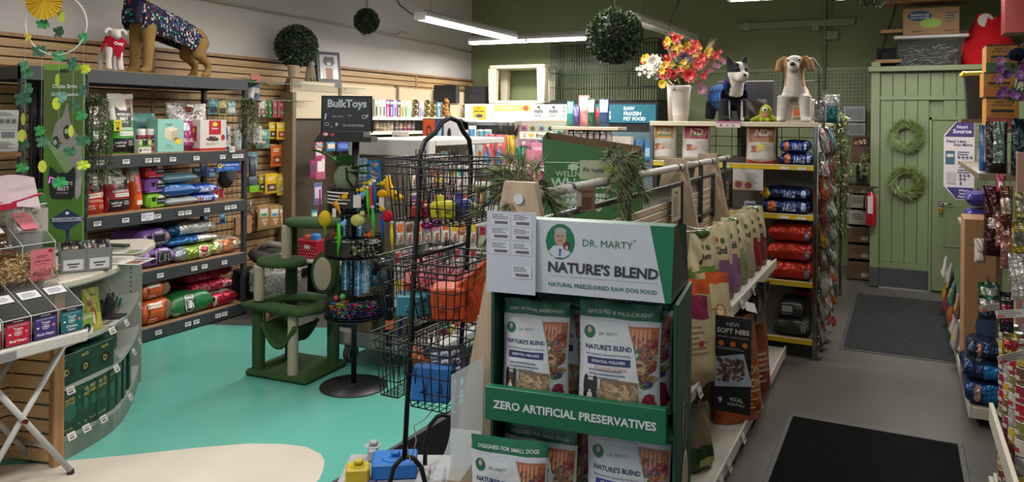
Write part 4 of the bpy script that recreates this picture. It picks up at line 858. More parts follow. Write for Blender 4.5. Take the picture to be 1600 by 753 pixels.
def heap(name,label,x0,x1,y0,y1,z0,z1,kind,n,seed,back_rise=.06):
    r=random.Random(seed);m=MB();
    S=lambda u,v,o=0:(x0+(x1-x0)*u,y0+(y1-y0)*v,z0+(z1-z0)*(.75+.25*sin(3*u+seed)*cos(4*v))*(1)+back_rise*u)
    base={'stick':'#8a6a44','crumb':'#5c3826','chip':'#5a3420'}[kind]
    m.surf(S,6,8,base,'kibble');m.surf(lambda u,v:(x0,y0+(y1-y0)*u,z0+(S(0,u)[2]-z0)*v),8,2,base,'kibble')
    for i in range(n):
        if r.random()<.55:u,v=0,r.random();p=Vector((x0+.004,y0+(y1-y0)*v,z0+(S(0,v)[2]-z0)*r.random()))
        else:u,v=r.random(),r.random();p=Vector(S(u,v))
        if kind=='stick':
            d=Vector((r.uniform(-.2,.25)if u==0 else r.gauss(0,1),r.gauss(0,1),r.gauss(0,.5))).normalized()*r.uniform(.02,.045)
            c=r.choice(['#a58a5c','#8c6c42','#6f5334','#b39a6c']);m.tube([p-d,p+Vector((0.002,0,.006)),p+d],r.uniform(.003,.005),4,c,'kibble')
        elif kind=='chip':
            d=Vector((r.gauss(0,1),r.gauss(0,1),r.gauss(0,.6))).normalized()*.035;e=d.cross(Vector((r.gauss(0,1),r.gauss(0,1),1))).normalized()*.014
            m.add([p-d,p+e,p+d,p-e*.7+Vector((0,0,.008))],[(0,1,2,3)],r.choice(['#6b4228','#7d5334','#4a2c1c','#8a6242']),'kibble')
        else:s=r.uniform(.006,.012);m.ell(p,s,s,s*.7,r.choice(['#6a422c','#7a5038','#52301f']),'kibble',5,4)
    m.build(name,None,(0,0,0),label=label,cat='treats',kind='stuff')
heap('thin_chew_sticks','thin pale chew sticks filling the right part of the upper clear bins',-4.105,-4.33,2.26,2.42,1.025,1.16,'stick',260,3)
heap('salmon_skin_pieces','small salmon skins behind the pink card in the upper clear bins',-4.105,-4.33,2.435,2.595,1.025,1.10,'stick',120,4)
heap('brown_treat_crumble','crumbled brown treats in the upper clear bins',-4.16,-4.33,2.26,2.42,1.165,1.19,'crumb',120,7)
heap('dried_meat_chips','dark dried meat chips in the left upper clear bin',-4.105,-4.33,2.08,2.25,1.025,1.13,'chip',110,6)
heap('pale_minnow_treats','pale dried minnows in the left part of the upper clear bins',-4.15,-4.33,2.08,2.25,1.15,1.22,'stick',140,9)
t=thing('metal_scoop','small shiny metal scoop resting on the treats in the clear bins','scoop',(-4.2,2.37,1.235),.6);m=MB();m.ell((0,0,0),.03,.02,.014,'#c8c8c8','chrome',12,8);m.build('bowl',t);m=MB();m.tube([(.02,0,0),(.07,0,-.03)],.005,6,'#c0c0c0','chrome');m.build('handle',t)
# pouches showing inside the lower bins
for k in range(3):
    m=MB();m.box(-.19,-.02,-.06,.06,0,.05,('#4a3426','#3a2a24','#54402e')[k],'kibble',.02);m.build('treat_layer',None,(BX,2.575-.0675-k*.135,.792),0,('thin layer of treats in the lower bin behind the teal label','thin layer of treats in the lower bin behind the purple label','thin layer of treats in the lower bin behind the red label')[k],'treats',kind='stuff')
# bucket of one dollar sticks
pb=W(42,372,z=1.30);pb=Vector((-4.52,2.72,1.022))
t=thing('metal_bucket','galvanised bucket with a handwritten one dollar card on the counter behind the bins','bucket',(-4.62,2.75,1.022))
m=MB();m.lathe([(.075,0),(.078,.004),(.105,.35),(.112,.355),(.112,.365),(.104,.365),(.1,.355)],24,'#8b8f92','metal',caps=False);m.build('bucket_body',t,(0,0,0))
m=MB();m.box(-.085,.085,-.003,0,-.085,.05,'#b5aca0','paper');prints(m,flat_S(-.085,.085,-.085,.05,-.003),[('t','$1',.3,.72,.4,.28,'#2a2a2a'),('t','00',.62,.8,.2,.14,'#2a2a2a'),('t','Churu',.3,.42,.45,.16,'#2a2a2a',.0),('t','Singles!',.6,.2,.6,.2,'#2a2a2a',.0),('l',.5,.06,.9,1,.05,'#a03038')],(.17,.135),.0006)
m.build('price_card',t,(.1,-.03,.29),rot=(radians(-8),0,radians(62)))
cs=[('green','#3f8a3a'),('orange','#c87a1c'),('yellow','#b8a82a'),('dark green','#1f5a2a'),('red','#a8381c'),('cream','#c9b8a0'),('grey blue','#5a7a9a'),('blue','#2a4f9a')]
for i in range(20):
    a=i*2.4;r_=.02+.068*(i/20);m=MB();cn,c=cs[i%len(cs)];m.box(-.012,.012,-.004,.004,0,.17+.03*(i%3)+(.07 if i==17 else 0),c,'pouch',.003);m.box(-.012,.012,-.0055,.0055,.1,.13,'#ddd6c0','pouch')
    m.build('treat_stick',None,(-4.62+r_*cos(a),2.75+r_*sin(a),1.24),rot=(.14*sin(a),.12*cos(a),a),label='%s treat stick packet standing in the one dollar bucket'%cn,cat='packet',group='treat sticks in the galvanised bucket')
# paper funnel and red tray above the bins
m=MB();m.surf(lambda u,v:(.30*(u-.5),.24*(v-.5),.05*sin(u*3)+.1*v),8,6,'#a8959a','paper');m.build('paper_sheet',None,(-4.3,2.46,1.40),rot=(radians(15),radians(-10),radians(60)),label='pinkish white sheet curling above the clear bins',cat='paper')
m=MB();m.box(-.2,.2,-.06,.06,0,.004,'#8c1830','gloss');m.box(-.2,.2,-.065,-.058,0,.03,'#a01c38','gloss');m.box(-.2,.2,.058,.065,0,.03,'#a01c38','gloss');m.tube([(.18,-.06,.03),(.32,-.06,.06)],.006,6,'#a01c38','gloss');m.build('red_scoop',None,(-4.24,2.24,1.40),rot=(0,radians(-6),radians(66)),label='long red plastic scoop lying on top of the clear bins',cat='scoop')
# ---------------------------------------------------------------- plush dogs on top of the rack
def dog_small():
    sh=[('e',(0,0,.19),(.062,.075,.06)),('e',(0,-.03,.22),(.055,.06,.07)),('e',(0,-.075,.31),(.042,.055,.05)),('e',(0,-.105,.295),(.03,.035,.028)),('t',[(0,-.04,.24),(0,-.07,.3)],[.05,.04])]
    for s in(-1,1):sh+=[('t',[(s*.04,-.055,.2),(s*.048,-.06,.1),(s*.05,-.068,.012)],[.034,.024,.028]),('t',[(s*.042,.05,.19),(s*.052,.055,.1),(s*.058,.052,.012)],[.036,.022,.026]),
                             ('t',[(s*.03,-.07,.345),(s*.062,-.075,.355),(s*.085,-.08,.325),(s*.09,-.08,.305)],[.014,.016,.018,.012])]
    return sh
t=thing('plush_dog','small white plush dog in a red bandana on top of the rack','plush dog',(-5.92,4.21,2.276),radians(82))
m=blob_mesh('body',dog_small(),.009,'#b8b0ab','plush',5);m.build('body',t)
m=MB();m.surf(lambda u,v:((u-.5)*.2*(1-v*.95)-.0+.03*v,-.072-.035*cos((u-.5)*3)*(1-v)-.012*v,.275-.16*v+.015*cos((u-.5)*5)),10,10,'#8e1322','fabric')
m.surf(lambda u,v:(.085*cos(u*2*pi)*.75,-.04+.07*sin(u*2*pi)*.8,.262+.03*v),16,2,'#8e1322','fabric');m.add([(-.07,-.07,.27),(-.1,-.06,.24),(-.115,-.055,.14),(-.085,-.07,.2)],[(0,1,2,3)],'#8e1322','fabric')
prints(m,lambda u,v,o=0:(-.05+.1*u,-.11-o-.0,.2+.06*v),[('t','Ozzy',.6,.5,.8,.8,'#d8d0cc')],(.1,.06),.003);m.build('bandana',t)
t=thing('plush_dog','large tan stuffed dog in a dark patterned shirt on top of the rack','plush dog',(-5.95,4.84,2.276),0)
sh=[('t',[(0,-.24,.50),(0,-.1,.47),(0,.1,.42),(0,.27,.36)],[.12,.125,.11,.105]),('e',(0,-.26,.46),(.12,.12,.15)),('e',(0,.28,.34),(.11,.1,.11)),('t',[(0,-.28,.55),(0,-.36,.66),(0,-.38,.7)],[.09,.07,.07]),('e',(0,-.42,.74),(.075,.12,.075))]
for s in(-1,1):sh+=[('t',[(s*.075,-.3,.45),(s*.085,-.31,.25),(s*.085,-.32,.03)],[.07,.05,.042]),('e',(s*.085,-.345,.025),(.042,.06,.028)),('t',[(s*.07,.26,.34),(s*.09,.22,.2),(s*.09,.34,.12),(s*.09,.32,.03)],[.09,.06,.036,.038]),('e',(s*.09,.30,.022),(.038,.055,.026))]
m=blob_mesh('body',sh,.016,'#7d6238','plush',6);m.build('body',t)
rr=random.Random(8);cells={}
def shirtc(p):
    return '#232338' if rr.random()>.3 else rr.choice(['#8a2a2c','#b8b0a4','#2a7a6a','#3a5a9a','#c0b8b0'])
m=MB();
def sh_S(u,v):
    a=(u-.5)*pi*1.5;y=-.40+.66*v;cz=.54-.19*max(0,(v-.1));r=.142-.012*v+(.02*sin(9*u+5*v))*.4;zz=cz+.0
    return(r*sin(a)*1.02,y,zz-.04+(r+.02)*cos(a)-(.02 if v>.9 else 0))
m.surf(sh_S,40,60,'#232338','fabric',True,lambda u,v:shirtc((u,v)));m.build('shirt',t)
m=MB();m.surf(lambda u,v:(.15*sin((u-.5)*2.6),-.37-.05*cos((u-.5)*2.6)-.02*v,.64-.2*v),10,10,'#232338','fabric',True,lambda u,v:shirtc(0));m.tube([(.12,-.42,.6),(.14,-.46,.5),(.15,-.47,.42)],[.03,.035,.02],8,'#232338','fabric');m.build('neck_scarf',t)
# ---------------------------------------------------------------- hanging plants, glass shelves
def bush_ball(name,label,c,r,n,leaf,seed,cord=True,extra=0):
    t=thing(name,label,'plant',c);m=MB();m.ell((0,0,0),r*.86,r*.86,r*.86,'#141c12','leaf',16,12);rr=random.Random(seed)
    for i in range(n):
        d=Vector((rr.gauss(0,1),rr.gauss(0,1),rr.gauss(0,1))).normalized();p=d*r*rr.uniform(.82,.93);q=(d+Vector((rr.gauss(0,.5),rr.gauss(0,.5),rr.gauss(0,.5)))).normalized();s=q.cross(Vector((rr.gauss(0,1),rr.gauss(0,1),rr.gauss(0,1)))).normalized()*leaf*.32
        m.add([p,p+q*leaf*.5+s,p+q*leaf,p+q*leaf*.5-s],[(0,1,2,3)],rr.choice(['#2c3a26','#38492c','#212c1e','#465634','#55633c' if extra else '#33452e']),'leaf')
    m.build('leaf_ball',t)
    if cord:m=MB();m.tube([(0,0,r*.8),(0,0,4.15-c[2])],.004,5,'#8a8a80');m.build('cord',t)
    return t
p=W(960,56,d=5.6);bush_ball('hanging_topiary','big dark green leaf ball hanging nearest the camera, left of the flower vase',p,.205,2600,.034,1,True,1)
p=W(573,33,x=-5.9);bush_ball('hanging_topiary','small leaf ball hanging in front of the white wall conduit',p,.15,1100,.036,2)
p=W(1362,-8,d=7.2);bush_ball('hanging_topiary','leaf ball cut by the top picture edge between two tube lights',p,.13,700,.036,3)
p=W(463,72,x=-6.16);t=bush_ball('potted_topiary','round topiary ball in a small pale pot on the glass shelf',(p.x,p.y,p.z),.24,2600,.04,4,False)
m=MB();m.lathe([(.055,0),(.07,.12),(.075,.14),(.066,.14),(.06,.12)],18,'#9c8a70','card',(0,-.04,-.36));m.tube([(0,-.04,-.3),(0,-.02,-.15)],.012,6,'#4a3a28');m.build('pot',t)
def glass_shelf(label,y0,y1,z,dep=.26):
    t=thing('glass_shelf',label,'shelf',(XL+.03,(y0+y1)/2,z),pi/2);w=y1-y0
    m=MB();m.box(-w/2,w/2,-dep,0,-.004,.004,'#bcd0c8','acrylic');m.box(-w/2,w/2,-dep-.001,-dep,-.004,.004,'#6f8078','gloss');m.build('glass_pane',t)
    for s in(-.38,0,.38):
        m=MB();m.prism([(0,-.006),(0,-.05),(-.2,-.006)],-.002,.002,'#8f928e','metal');m.build('bracket',t,(s*w,-.02,0),-pi/2+pi)
    return t
glass_shelf('upper clear glass shelf under the topiary and the framed picture',5.75,7.9,2.285,.3);glass_shelf('lower clear glass shelf beneath the topiary shelf',5.55,6.95,2.10,.28)
# broad-leaf potted plant in white cup at the rack end
p=W(391,140,x=-6.2);t=thing('potted_plant','broad-leaved plant in a white cup at the right end of the rack','plant',(p.x,p.y,2.108))
m=MB();m.lathe([(.035,0),(.05,.12),(.045,.12),(.04,.1)],14,'#b5aeac','satin');m.build('pot',t);m=MB()
for k,(a,l,up)in enumerate(((.2,.2,.5),(1.4,.24,.3),(2.6,.22,.9),(3.7,.26,.2),(4.6,.2,.8),(5.5,.24,.1),(2.0,.14,1.4))):
    dx,dy=cos(a),sin(a);m.surf(lambda u,v:(dx*l*u-dy*.05*sin(pi*u**.7)*(v-.5)*2,dy*l*u+dx*.05*sin(pi*u**.7)*(v-.5)*2,.12+up*l*u*(1.3-u)+.012*abs(v-.5)),6,2,('#2f5a2a','#3c6a34','#24461f')[k%3],'leaf')
m.build('leaves',t)
p=W(398,140,x=-6.25);carton('picture_card','red and blue picture card behind the broad-leaved plant',.13,.27,.01,'#2a5a8a',[('r',0,.6,1,1,'#a84a44'),('r',0,.25,1,.45,'#b8b0a8'),('e',.5,.15,.3,.1,'#1a2a40')],(p.x-.06,p.y+.06,2.108),pi/2,cat='card')
# framed dog picture + tassel
p=W(519,125,x=-6.24);t=thing('framed_photo','dark framed dog photo leaning on the upper glass shelf beside the topiary','picture',(-6.27,p.y,2.291),pi/2,rot=(radians(-9),0,radians(68)))
m=MB();m.box(-.16,.16,0,.02,0,.44,'#2c2f33','satin',.003);m.build('frame',t);m=MB();m.box(-.12,.12,-.004,0,.1,.4,'#a8a8aa','gloss')
prints(m,flat_S(-.12,.12,.1,.4,-.004),[('e',.5,.72,.33,.2,'#4c4038'),('e',.35,.85,.12,.08,'#2c2420'),('e',.68,.85,.12,.08,'#2c2420'),('e',.5,.62,.13,.08,'#b0a8a0'),('r',.3,0,.7,.45,'#8c5c4a'),('r',.12,0,.3,.35,'#c8c0b8')],(.24,.3));m.build('photo',t)
t=thing('tassel','cream string tassel hanging left of the framed dog photo','tassel',W(485,100,x=-6.1));m=MB();m.ell((0,0,0),.05,.05,.04,'#8f8672','rope');m.build('knot',t);m=MB()
for i in range(14):a=i*.45;m.tube([(.035*cos(a),.035*sin(a),-.02),(.06*cos(a),.06*sin(a),-.2)],.009,4,'#a59b85' if i%2 else '#857c68','rope')
m.build('strands',t)
# hanging sprays of fine foliage on rack posts
def spray(name,label,top,ln,n,seed,wd=.12,cols=('#3d4a2c','#52603a','#2c381f','#6b7448'),leaf=.05,lean=(0,0)):
    rr=random.Random(seed);m=MB()
    for s in range(max(4,n//60)):
        a=rr.uniform(0,6.28);r=wd*rr.uniform(.2,1);L_=ln*rr.uniform(.5,1);sp=[(0,0,0),(r*cos(a)*.6,r*sin(a)*.6,.02),(r*cos(a)+lean[0]*.5,r*sin(a)+lean[1]*.5,-L_*.45),(r*cos(a)*.8+lean[0],r*sin(a)*.8+lean[1],-L_)]
        m.tube(sp,.002,3,'#3a3a24','leaf');leafy(m,sp,60,leaf,.008,cols,seed*31+s,1,droop=.8)
    return m.build(name,None,top,label=label,cat='plant')
spray('hanging_foliage','trailing green foliage hanging over the left end of the rack shelves',W(150,158,x=-5.62),.75,1500,11,.13,leaf=.055)
spray('hanging_foliage','trailing foliage hanging on the right rack post above the white jug',W(386,160,x=-5.62),.42,900,12,.12,leaf=.055)
p=W(386,232,x=-6.2);m=MB();m.box(-.06,.06,-.05,.05,0,.2,'#b0aca4','satin',.02);m.lathe([(.02,0),(.02,.03)],10,'#b0aca4','satin',(-.02,0,.2));m.build('jug',None,(-6.1,W(399,230,x=-6.1).y,1.62),pi/2,'white plastic jug beside the right rack post','jug')
p=W(400,236,x=-6.25);glass_shelf('small clear shelf below the white jug',5.7,6.35,1.612,.28)
# ---------------------------------------------------------------- green cat litter sign and things around it
t=thing('standing_sign','tall green cat litter sign with a grey cat in sunglasses','sign',(-5.05,3.25,0),radians(27));w=.27;z0,z1=0,2.25
m=MB();m.box(-w/2,w/2,0,.02,z0,z1,'#4c7a26','satin',.004);S=flat_S(-w/2,w/2,1.0,2.25,0)
prints(m,S,[('r',0,.62,1,.97,'#52692f'),('r',0,.97,1,1,'#6aa32a'),('e',.5,.965,.14,.012,'#1c2a10'),('p',[(0,0),(.7,0),(0,.05)],'#3d6a20'),('t','Outta Sight',.53,.88,.62,.05,'#d4dcd0',.03),('t','Odor Control',.54,.84,.7,.05,'#d4dcd0',.03),
    ('p',[(.2,.58),(.3,.68),(.48,.72),(.6,.8),(.66,.7),(.85,.62),(.98,.6),(.98,.36),(.8,.34),(.7,.42),(.45,.5)],'#8e8e8c'),('e',.32,.575,.1,.04,'#1d3a2a'),('e',.6,.635,.1,.04,'#1d3a2a'),('e',.3,.58,.05,.015,'#9ab09a'),('e',.58,.64,.05,.015,'#9ab09a'),('e',.45,.575,.03,.008,'#7a5a54'),
    ('p',[(.05,.6),(.6,.5),(.85,.4),(.7,.37),(.3,.5)],'#7c9c68'),('p',[(.72,.36),(.98,.4),(.95,.3),(.85,.27)],'#a8a8a8')],(w,1.25),.0008)
m.build('board',t)
m=MB();sp=[catbadge(.5,.5,.9,.85)];prints(m,flat_S(-.1,.1,0,.2,0),[catbadge(.5,.5,.9,1.0)],(.2,.2),.006);prints(m,flat_S(-.1,.1,0,.2,-.006),[('t',"WORLD'S",.5,.6,.72,.16,'#d8c8d8',.02),('t','BEST',.55,.42,.4,.15,'#d8c8d8',.02),('t','CAT LITTER',.5,.27,.4,.06,'#b8a8b8')],(.2,.2),.0012)
m.build('badge',t,(.0,-.004,1.33));m=MB();m.tube([(-.085,-.012,.12),(-.08,-.012,.16),(-.03,-.012,.145)],.0035,6,'#ff40c0','pink_glow');m.build('badge_light',t,(0,0,1.33))
t=thing('window_decal_card','navy diamond-shaped card in front of the green cat sign','card',W(108,352,x=-4.7),radians(50));m=MB();m.prism([(-.1,0),(-.06,-.055),(0,-.07),(.1,0),(.0,.07)],0,.004,'#1f2f52');prints(m,flat_S(-.09,.09,-.06,.06,0),[('r',.02,.42,.98,.46,'#b8c0d0'),('t','BARKWORTHIES',.5,.56,.9,.2,'#ccd4e0'),('e',.5,.85,.06,.08,'#ccd4e0')],(.18,.12));m.build('card_face',t)
p=W(101,390,x=-4.7);m=MB();m.box(-.01,.01,0,.01,0,.22,'#1f2f52','satin');m.box(-.06,.06,-.04,.04,0,.01,'#1f2f52');m.build('stem',t,(0,.02,-.22));t.location=(-4.72,t.location.y,1.245)
# glittery green gift, ribbon, leaflet at the left edge
p=W(18,180,x=-4.6);t=thing('glitter_decoration','shiny green tinsel pot with a gold ribbon at the left edge','decoration',(-5.0,2.72,1.78));m=MB();m.lathe([(.07,-.1),(.09,0),(.1,.1)],16,'#0f5a30','tinsel');rr=random.Random(4)
for i in range(240):a=rr.uniform(0,6.28);r=rr.uniform(.02,.13);z_=rr.uniform(.06,.14);m.add([(r*cos(a),r*sin(a),z_),(r*cos(a)+rr.uniform(-.03,.03),r*sin(a)+rr.uniform(-.03,.03),z_+.03),(r*cos(a)+.012,r*sin(a)+.008,z_)],[(0,1,2)],rr.choice(['#0c6a34','#1a9a50','#084a22']),'tinsel')
m.build('tinsel_pot',t);m=MB()
for sgn in(-1,1):m.surf(lambda u,v:(.02+.11*cos(u*5)*sgn*u,.0+.16*sgn*u+.03*sin(u*7),-.02+.05*sin(u*6+sgn)-.1*u*(sgn<0)+.04*v),16,2,'#8a7a50','tinsel')
m.surf(lambda u,v:(.09,-.03+.02*sin(u*6)+.05*v,-.03-.22*u),10,2,'#8a7a50','tinsel');m.build('gold_ribbon',t)
m=MB();m.tube([(0,0,.1),(0,.01,.22),(.02,.02,.25),(.0,.03,.2)],.006,6,'#8a8a90','chrome');m.build('hook',t)
t=thing('tan_ledge','narrow tan ledge board below the green tinsel pot','shelf',(-5.05,2.78,1.66),0);m=MB();m.box(-.12,.12,-.35,.12,-.012,.012,'#8a6a44','particle');m.build('ledge_board',t);m=MB();m.box(-.1,-.08,-.3,-.27,-1.66,-.012,'#222');m.box(-.1,-.08,.06,.09,-1.66,-.012,'#222');m.build('support',t)
p=W(32,204,x=-4.55);m=MB();w,h=.175,.25;m.surf(lambda u,v:((u-.5)*w,-.01*sin(v*9),(v-.5)*h),6,12,'#a5a8a0','paper')
prints(m,lambda u,v,o=0:((u-.5)*w,-.01*sin(v*9)-o,(v-.5)*h),[('r',.08,.3,.4,.45,'#7d9080'),('r',.5,.33,.9,.47,'#50505a'),('l',.5,.93,.85,3,.03,'#6a6a68'),('l',.5,.22,.85,6,.03,'#777'),('r',.08,.68,.2,.78,'#666'),('r',.26,.68,.38,.78,'#666'),('r',.44,.68,.56,.78,'#666'),('r',.62,.68,.74,.78,'#666'),('r',.8,.68,.92,.78,'#666'),('r',0,.52,1,.53,'#88a090')],(w,h),.002)
m.build('leaflet',None,(-4.82,2.72,W(32,204,x=-4.82).z),pi/2-.3,'pale printed instruction leaflet hanging below the green tinsel pot','leaflet')
# ---------------------------------------------------------------- leaf garland: hoop, strings, paper leaves, fan
hc=W(88,38,d=4.05);t=thing('leaf_mobile','white hoop mobile with strings of green paper leaves and a yellow paper fan','mobile',hc,TH)
m=MB();R=.162;m.tube([(R*cos(a*pi/20),0,R*sin(a*pi/20))for a in range(40)],.004,6,'#b8b4b4','satin',True);m.build('hoop',t)
def monstera(col,s,seed):
    m=MB();pts=[];n=26
    for i in range(n):
        a=-pi/2+2*pi*i/n;r=s*(.8+.2*cos(2*a))*(1 if i%4 else.68);pts.append((r*cos(a)*.8,r*sin(a)))
    vs=[(x,.004*sin(i),z)for i,(x,z)in enumerate(pts)];m.add([(0,0,0)]+vs,[(0,1+i,1+(i+1)%n)for i in range(n)],col,'paper');return m
strs=[(40,[(58,'#b8a520','s'),(104,'#3c7a56','m'),(115,'#2c6a3c','m'),(140,'#2c5a40','l'),(155,'#1e4a34','l'),(186,'#8aa030','o'),(212,'#98a030','o'),(226,'#1c4630','m'),(262,'#2c7a3c','s')]),(66,[(38,'#2a7a3c','s'),(80,'#27543a','m'),(205,'#2c7a3c','m'),(222,'#3a6a50','m'),(260,'#a8b030','o')]),(93,[(26,'#8fa038','o'),(50,'#17402c','m'),(88,'#2f7a4a','m'),(125,'#98a830','o'),(152,'#5a8a7c','m'),(162,'#a0b020','o'),(285,'#2a8a4a','m')]),(115,[(100,'#2c5c48','l'),(165,'#2c5a44','m'),(205,'#b0b838','o'),(237,'#2a6040','s')]),(131,[(60,'#2f7a4e','m'),(108,'#a8b428','s'),(142,'#2c5a48','m'),(180,'#2a7a40','m'),(220,'#245c40','m'),(258,'#a5bc30','s')])]
for su,ls in strs:
    p=W(su,38,d=4.05);lx=(p-hc).dot(R0);hz=sqrt(max(0,R*R-min(abs(lx),R)**2));zb=W(su,ls[-1][0],d=4.05).z-hc.z
    st=MB();st.tube([(lx,.0,-hz),(lx,0,zb)],.0009,3,'#8a9088');so=st.build('string',t)
    for k,(v,col,ty)in enumerate(ls):
        z=W(su,v,d=4.05).z-hc.z;s={'m':.05,'l':.06,'s':.042,'o':.034}[ty]
        if ty=='o':m=MB();m.add([(.6*s*cos(a*.785),0,s*sin(a*.785))for a in range(8)],[tuple(range(8))],col,'paper')
        else:m=monstera(col,s,k)
        m.build('paper_leaf',so,(lx+.012*sin(v),-.002,z),.5*sin(v*3))
m=MB()
for i in range(36):a,b=pi+i*2*pi/36,pi+(i+1)*2*pi/36;r=.098;m.add([(0,0,0),(r*cos(a),-.008,r*sin(a)),(r*cos((a+b)/2),.008,r*sin((a+b)/2)),(r*cos(b),-.008,r*sin(b))],[(0,1,2),(0,2,3)],'#b8961c' if i%2 else '#c8a828','paper')
q=W(65,0,d=4.0)-hc;m.build('paper_fan',t,(q.dot(R0),-.03,q.z))
m=MB();m.tube([(-.1,0,.125),(0,0,.6),(.1,0,.125)],.0012,3,'#8a9088');m.tube([(0,0,.6),(0,0,4.15-hc.z)],.0012,3,'#8a9088');m.build('hanger_string',t)
# ---------------------------------------------------------------- packets on the bare slatwall section
rows=[ # u0 u1 v0 v1 col band n label
 (404,414,156,182,'#c9c0bc','#8a2a4c','white and pink treat packet leftmost of the top row on the slatwall'),(405,412,158,180,'#8f3f60','#5a2a44','rose treat packet beside the green sticks, top row'),
 (405.5,411,158,183,'#2f6a28','#1e4a1c','leftmost of three bright green dental sticks on the slatwall'),(412.5,417.5,158,183,'#3a7c2c','#245a20','middle of three bright green dental sticks on the slatwall'),(419,424,158,184,'#3a7c2c','#245a20','rightmost of three bright green dental sticks on the slatwall'),
 (426,433,157,184,'#a84a54','#6a5040','left one of two red and clear treat packets, top row'),(434,444,157,184,'#b04850','#7a6450','right one of two red and clear treat packets, top row'),(445,450,160,176,'#8c5c34','#5a3a20','small brown packet right of the red and clear ones, top row'),
 (420,431,191,217,'#b39a24','#2a2018','yellow and dark treat packet, left of the yellow pair'),(432,445,191,218,'#bb9a2c','#8a2c20','yellow treat packet with a red dog design, right of the yellow pair'),(446,452,192,212,'#8f2c3c','#1f4a5a','narrow red and teal packet beside the yellow pair'),(453,459,193,214,'#2c5a6c','#1c3a44','narrow teal packet beside the yellow pair'),
 (400,421,202,231,'#5d8a78','#3a5c6a','wide pale green and blue packet near the hanging foliage'),(388,402,238,265,'#4f7f98','#8fa8b0','light blue packet below the white jug'),(423,440,226,260,'#b0541c','#7a3410','orange treat packet on the slatwall'),(441,457,227,258,'#2c6c90','#173a50','blue treat packet with black corners beside the orange one'),
 (404,413,272,300,'#8c7a1c','#1f1f18','mustard packet partly hidden behind the yellow row'),(414,433,271,302,'#b8961c','#4a3a30','wide yellow treat packet with a dog photo'),(433,445,271,305,'#b59a24','#8a7a50','tall yellow treat packet, right of the wide yellow one'),(446,453,270,302,'#a04424','#4a2018','narrow rust-red packet at the end of the yellow row'),
 (390,396,320,358,'#7a5f3e','#5c4528','plain kraft paper pouch furthest left in the lowest row'),(398,403,321,359,'#745938','#5c4528','kraft paper pouch second from left in the lowest row'),(448,463,316,350,'#20504f','#143230','dark teal treat packet at the end of the kraft row')]
for k,(u0,u1,v0,v1,c1,c2,lb)in enumerate(rows):
    hang_card('treat_packet',lb,u0,u1,v0,v1,-6.3+(.03 if k in(17,9)else 0),[c1,('r',.12,.12,.88,.48,c2)],[('l',.5,.78,.6,2,.09,'#d8d0b8'),('e',.5,.3,.2,.08,'#a89a80')],'packet',None,.03,k+60)
for k,(u0,u1,sc,lb)in enumerate(((402,420,'#3a7a3c','kraft paper pouch with a green and white label'),(420,436,'#2c7094','kraft paper pouch with a blue and white label'),(436,441,'#a8502c','kraft paper pouch edge with an orange label'))):
    hang_card('treat_packet',lb,u0,u1,319+k,358-k*2,-6.22,['#8a6c48'],[('p',[(.15,.5),(.85,.5),(.85,.82),(.15,.82)],'#b8b4ac'),('p',[(.2,.52),(.8,.52),(.8,.64),(.2,.64)],sc),('p',[(.25,.4),(.5,.12),(.8,.4)],'#c0a888'),('blob',.3,.2,.75,.4,10,.06,['#7a4a34','#b8a488'])],'packet',None,.04,90+k)
# grooming brushes with dark handles and the clear hanging scoops
for k,(u,lb)in enumerate(((391,'left one of three slate grey slicker brushes on a peg'),(396,'middle one of three slate grey slicker brushes on a peg'),(401,'right one of three slate grey slicker brushes on a peg'))):
    p=W(u,262,x=-6.1);m=MB();m.tube([(0,0,.12),(0,.3,.12)],.004,4,'#888','metal');m.tube([(0,0,.12),(0,-.01,0),(0,0,-.12)],[.012,.02,.016],8,'#3a4650','satin');m.ell((0,0,-.15),.045,.03,.07,'#3d4a55','satin');m.box(-.04,.04,-.035,0,-.26,-.19,'#6aa020','pouch',.004);m.build('brush',None,(p.x-.02*k,p.y,p.z),pi/2,lb,'brush')
t=thing('scissor_card','clear card of scissors with red handles hung low by the rack post','card',W(391,330,x=-6.0),pi/2);m=MB();m.box(-.06,.06,0,.004,-.1,.13,'#a8adb0','acrylic');m.build('blister',t);m=MB()
for s in(-1,1):m.tube([(s*.022+.018*cos(a),-.004,-.05+.024*sin(a))for a in[i*.7 for i in range(9)]],.004,5,'#8c1a30','gloss',True);m.tube([(s*.015,-.004,-.03),(-s*.008,-.004,.11)],.004,4,'#9a9c9e','metal')
m.build('scissors',t)
# ---------------------------------------------------------------- white shag stool, bed, black plastic chair, small shelf
t=thing('shag_stool','white shaggy round stool with wooden legs beside the rack','stool',(-5.42,5.62,0));m=MB();rr=random.Random(3)
m.lathe([(.10,.235),(.2,.24),(.225,.28),(.228,.4),(.22,.44),(.18,.468),(.01,.475)],28,'#a19d98','shag')
for i in range(2600):
    a=rr.uniform(0,6.28);zz=rr.uniform(.24,.47);r=.226 if zz<.44 else.2
    if rr.random()<.25:r=.2*sqrt(rr.random());zz=.47
    p=Vector((r*cos(a),r*sin(a),zz));d=(Vector((cos(a),sin(a),.0 if zz<.46 else 1.2))+Vector((rr.gauss(0,.6),rr.gauss(0,.6),rr.gauss(-.5,.5)))).normalized()*.022;s=d.cross(Vector((rr.gauss(0,1),rr.gauss(0,1),rr.gauss(0,1)))).normalized()*.007
    m.add([p-s,p+s,p+d],[(0,1,2)],rr.choice(['#b0aca8','#9c9894','#8c8884']),'shag')
m.build('cushion',t)
for a in(.4,2.0,3.6,5.1):m=MB();m.tube([(.13*cos(a),.13*sin(a),.25),(.2*cos(a),.2*sin(a),0)],[.026,.019],10,'#a98a60','beech');m.build('leg',t)
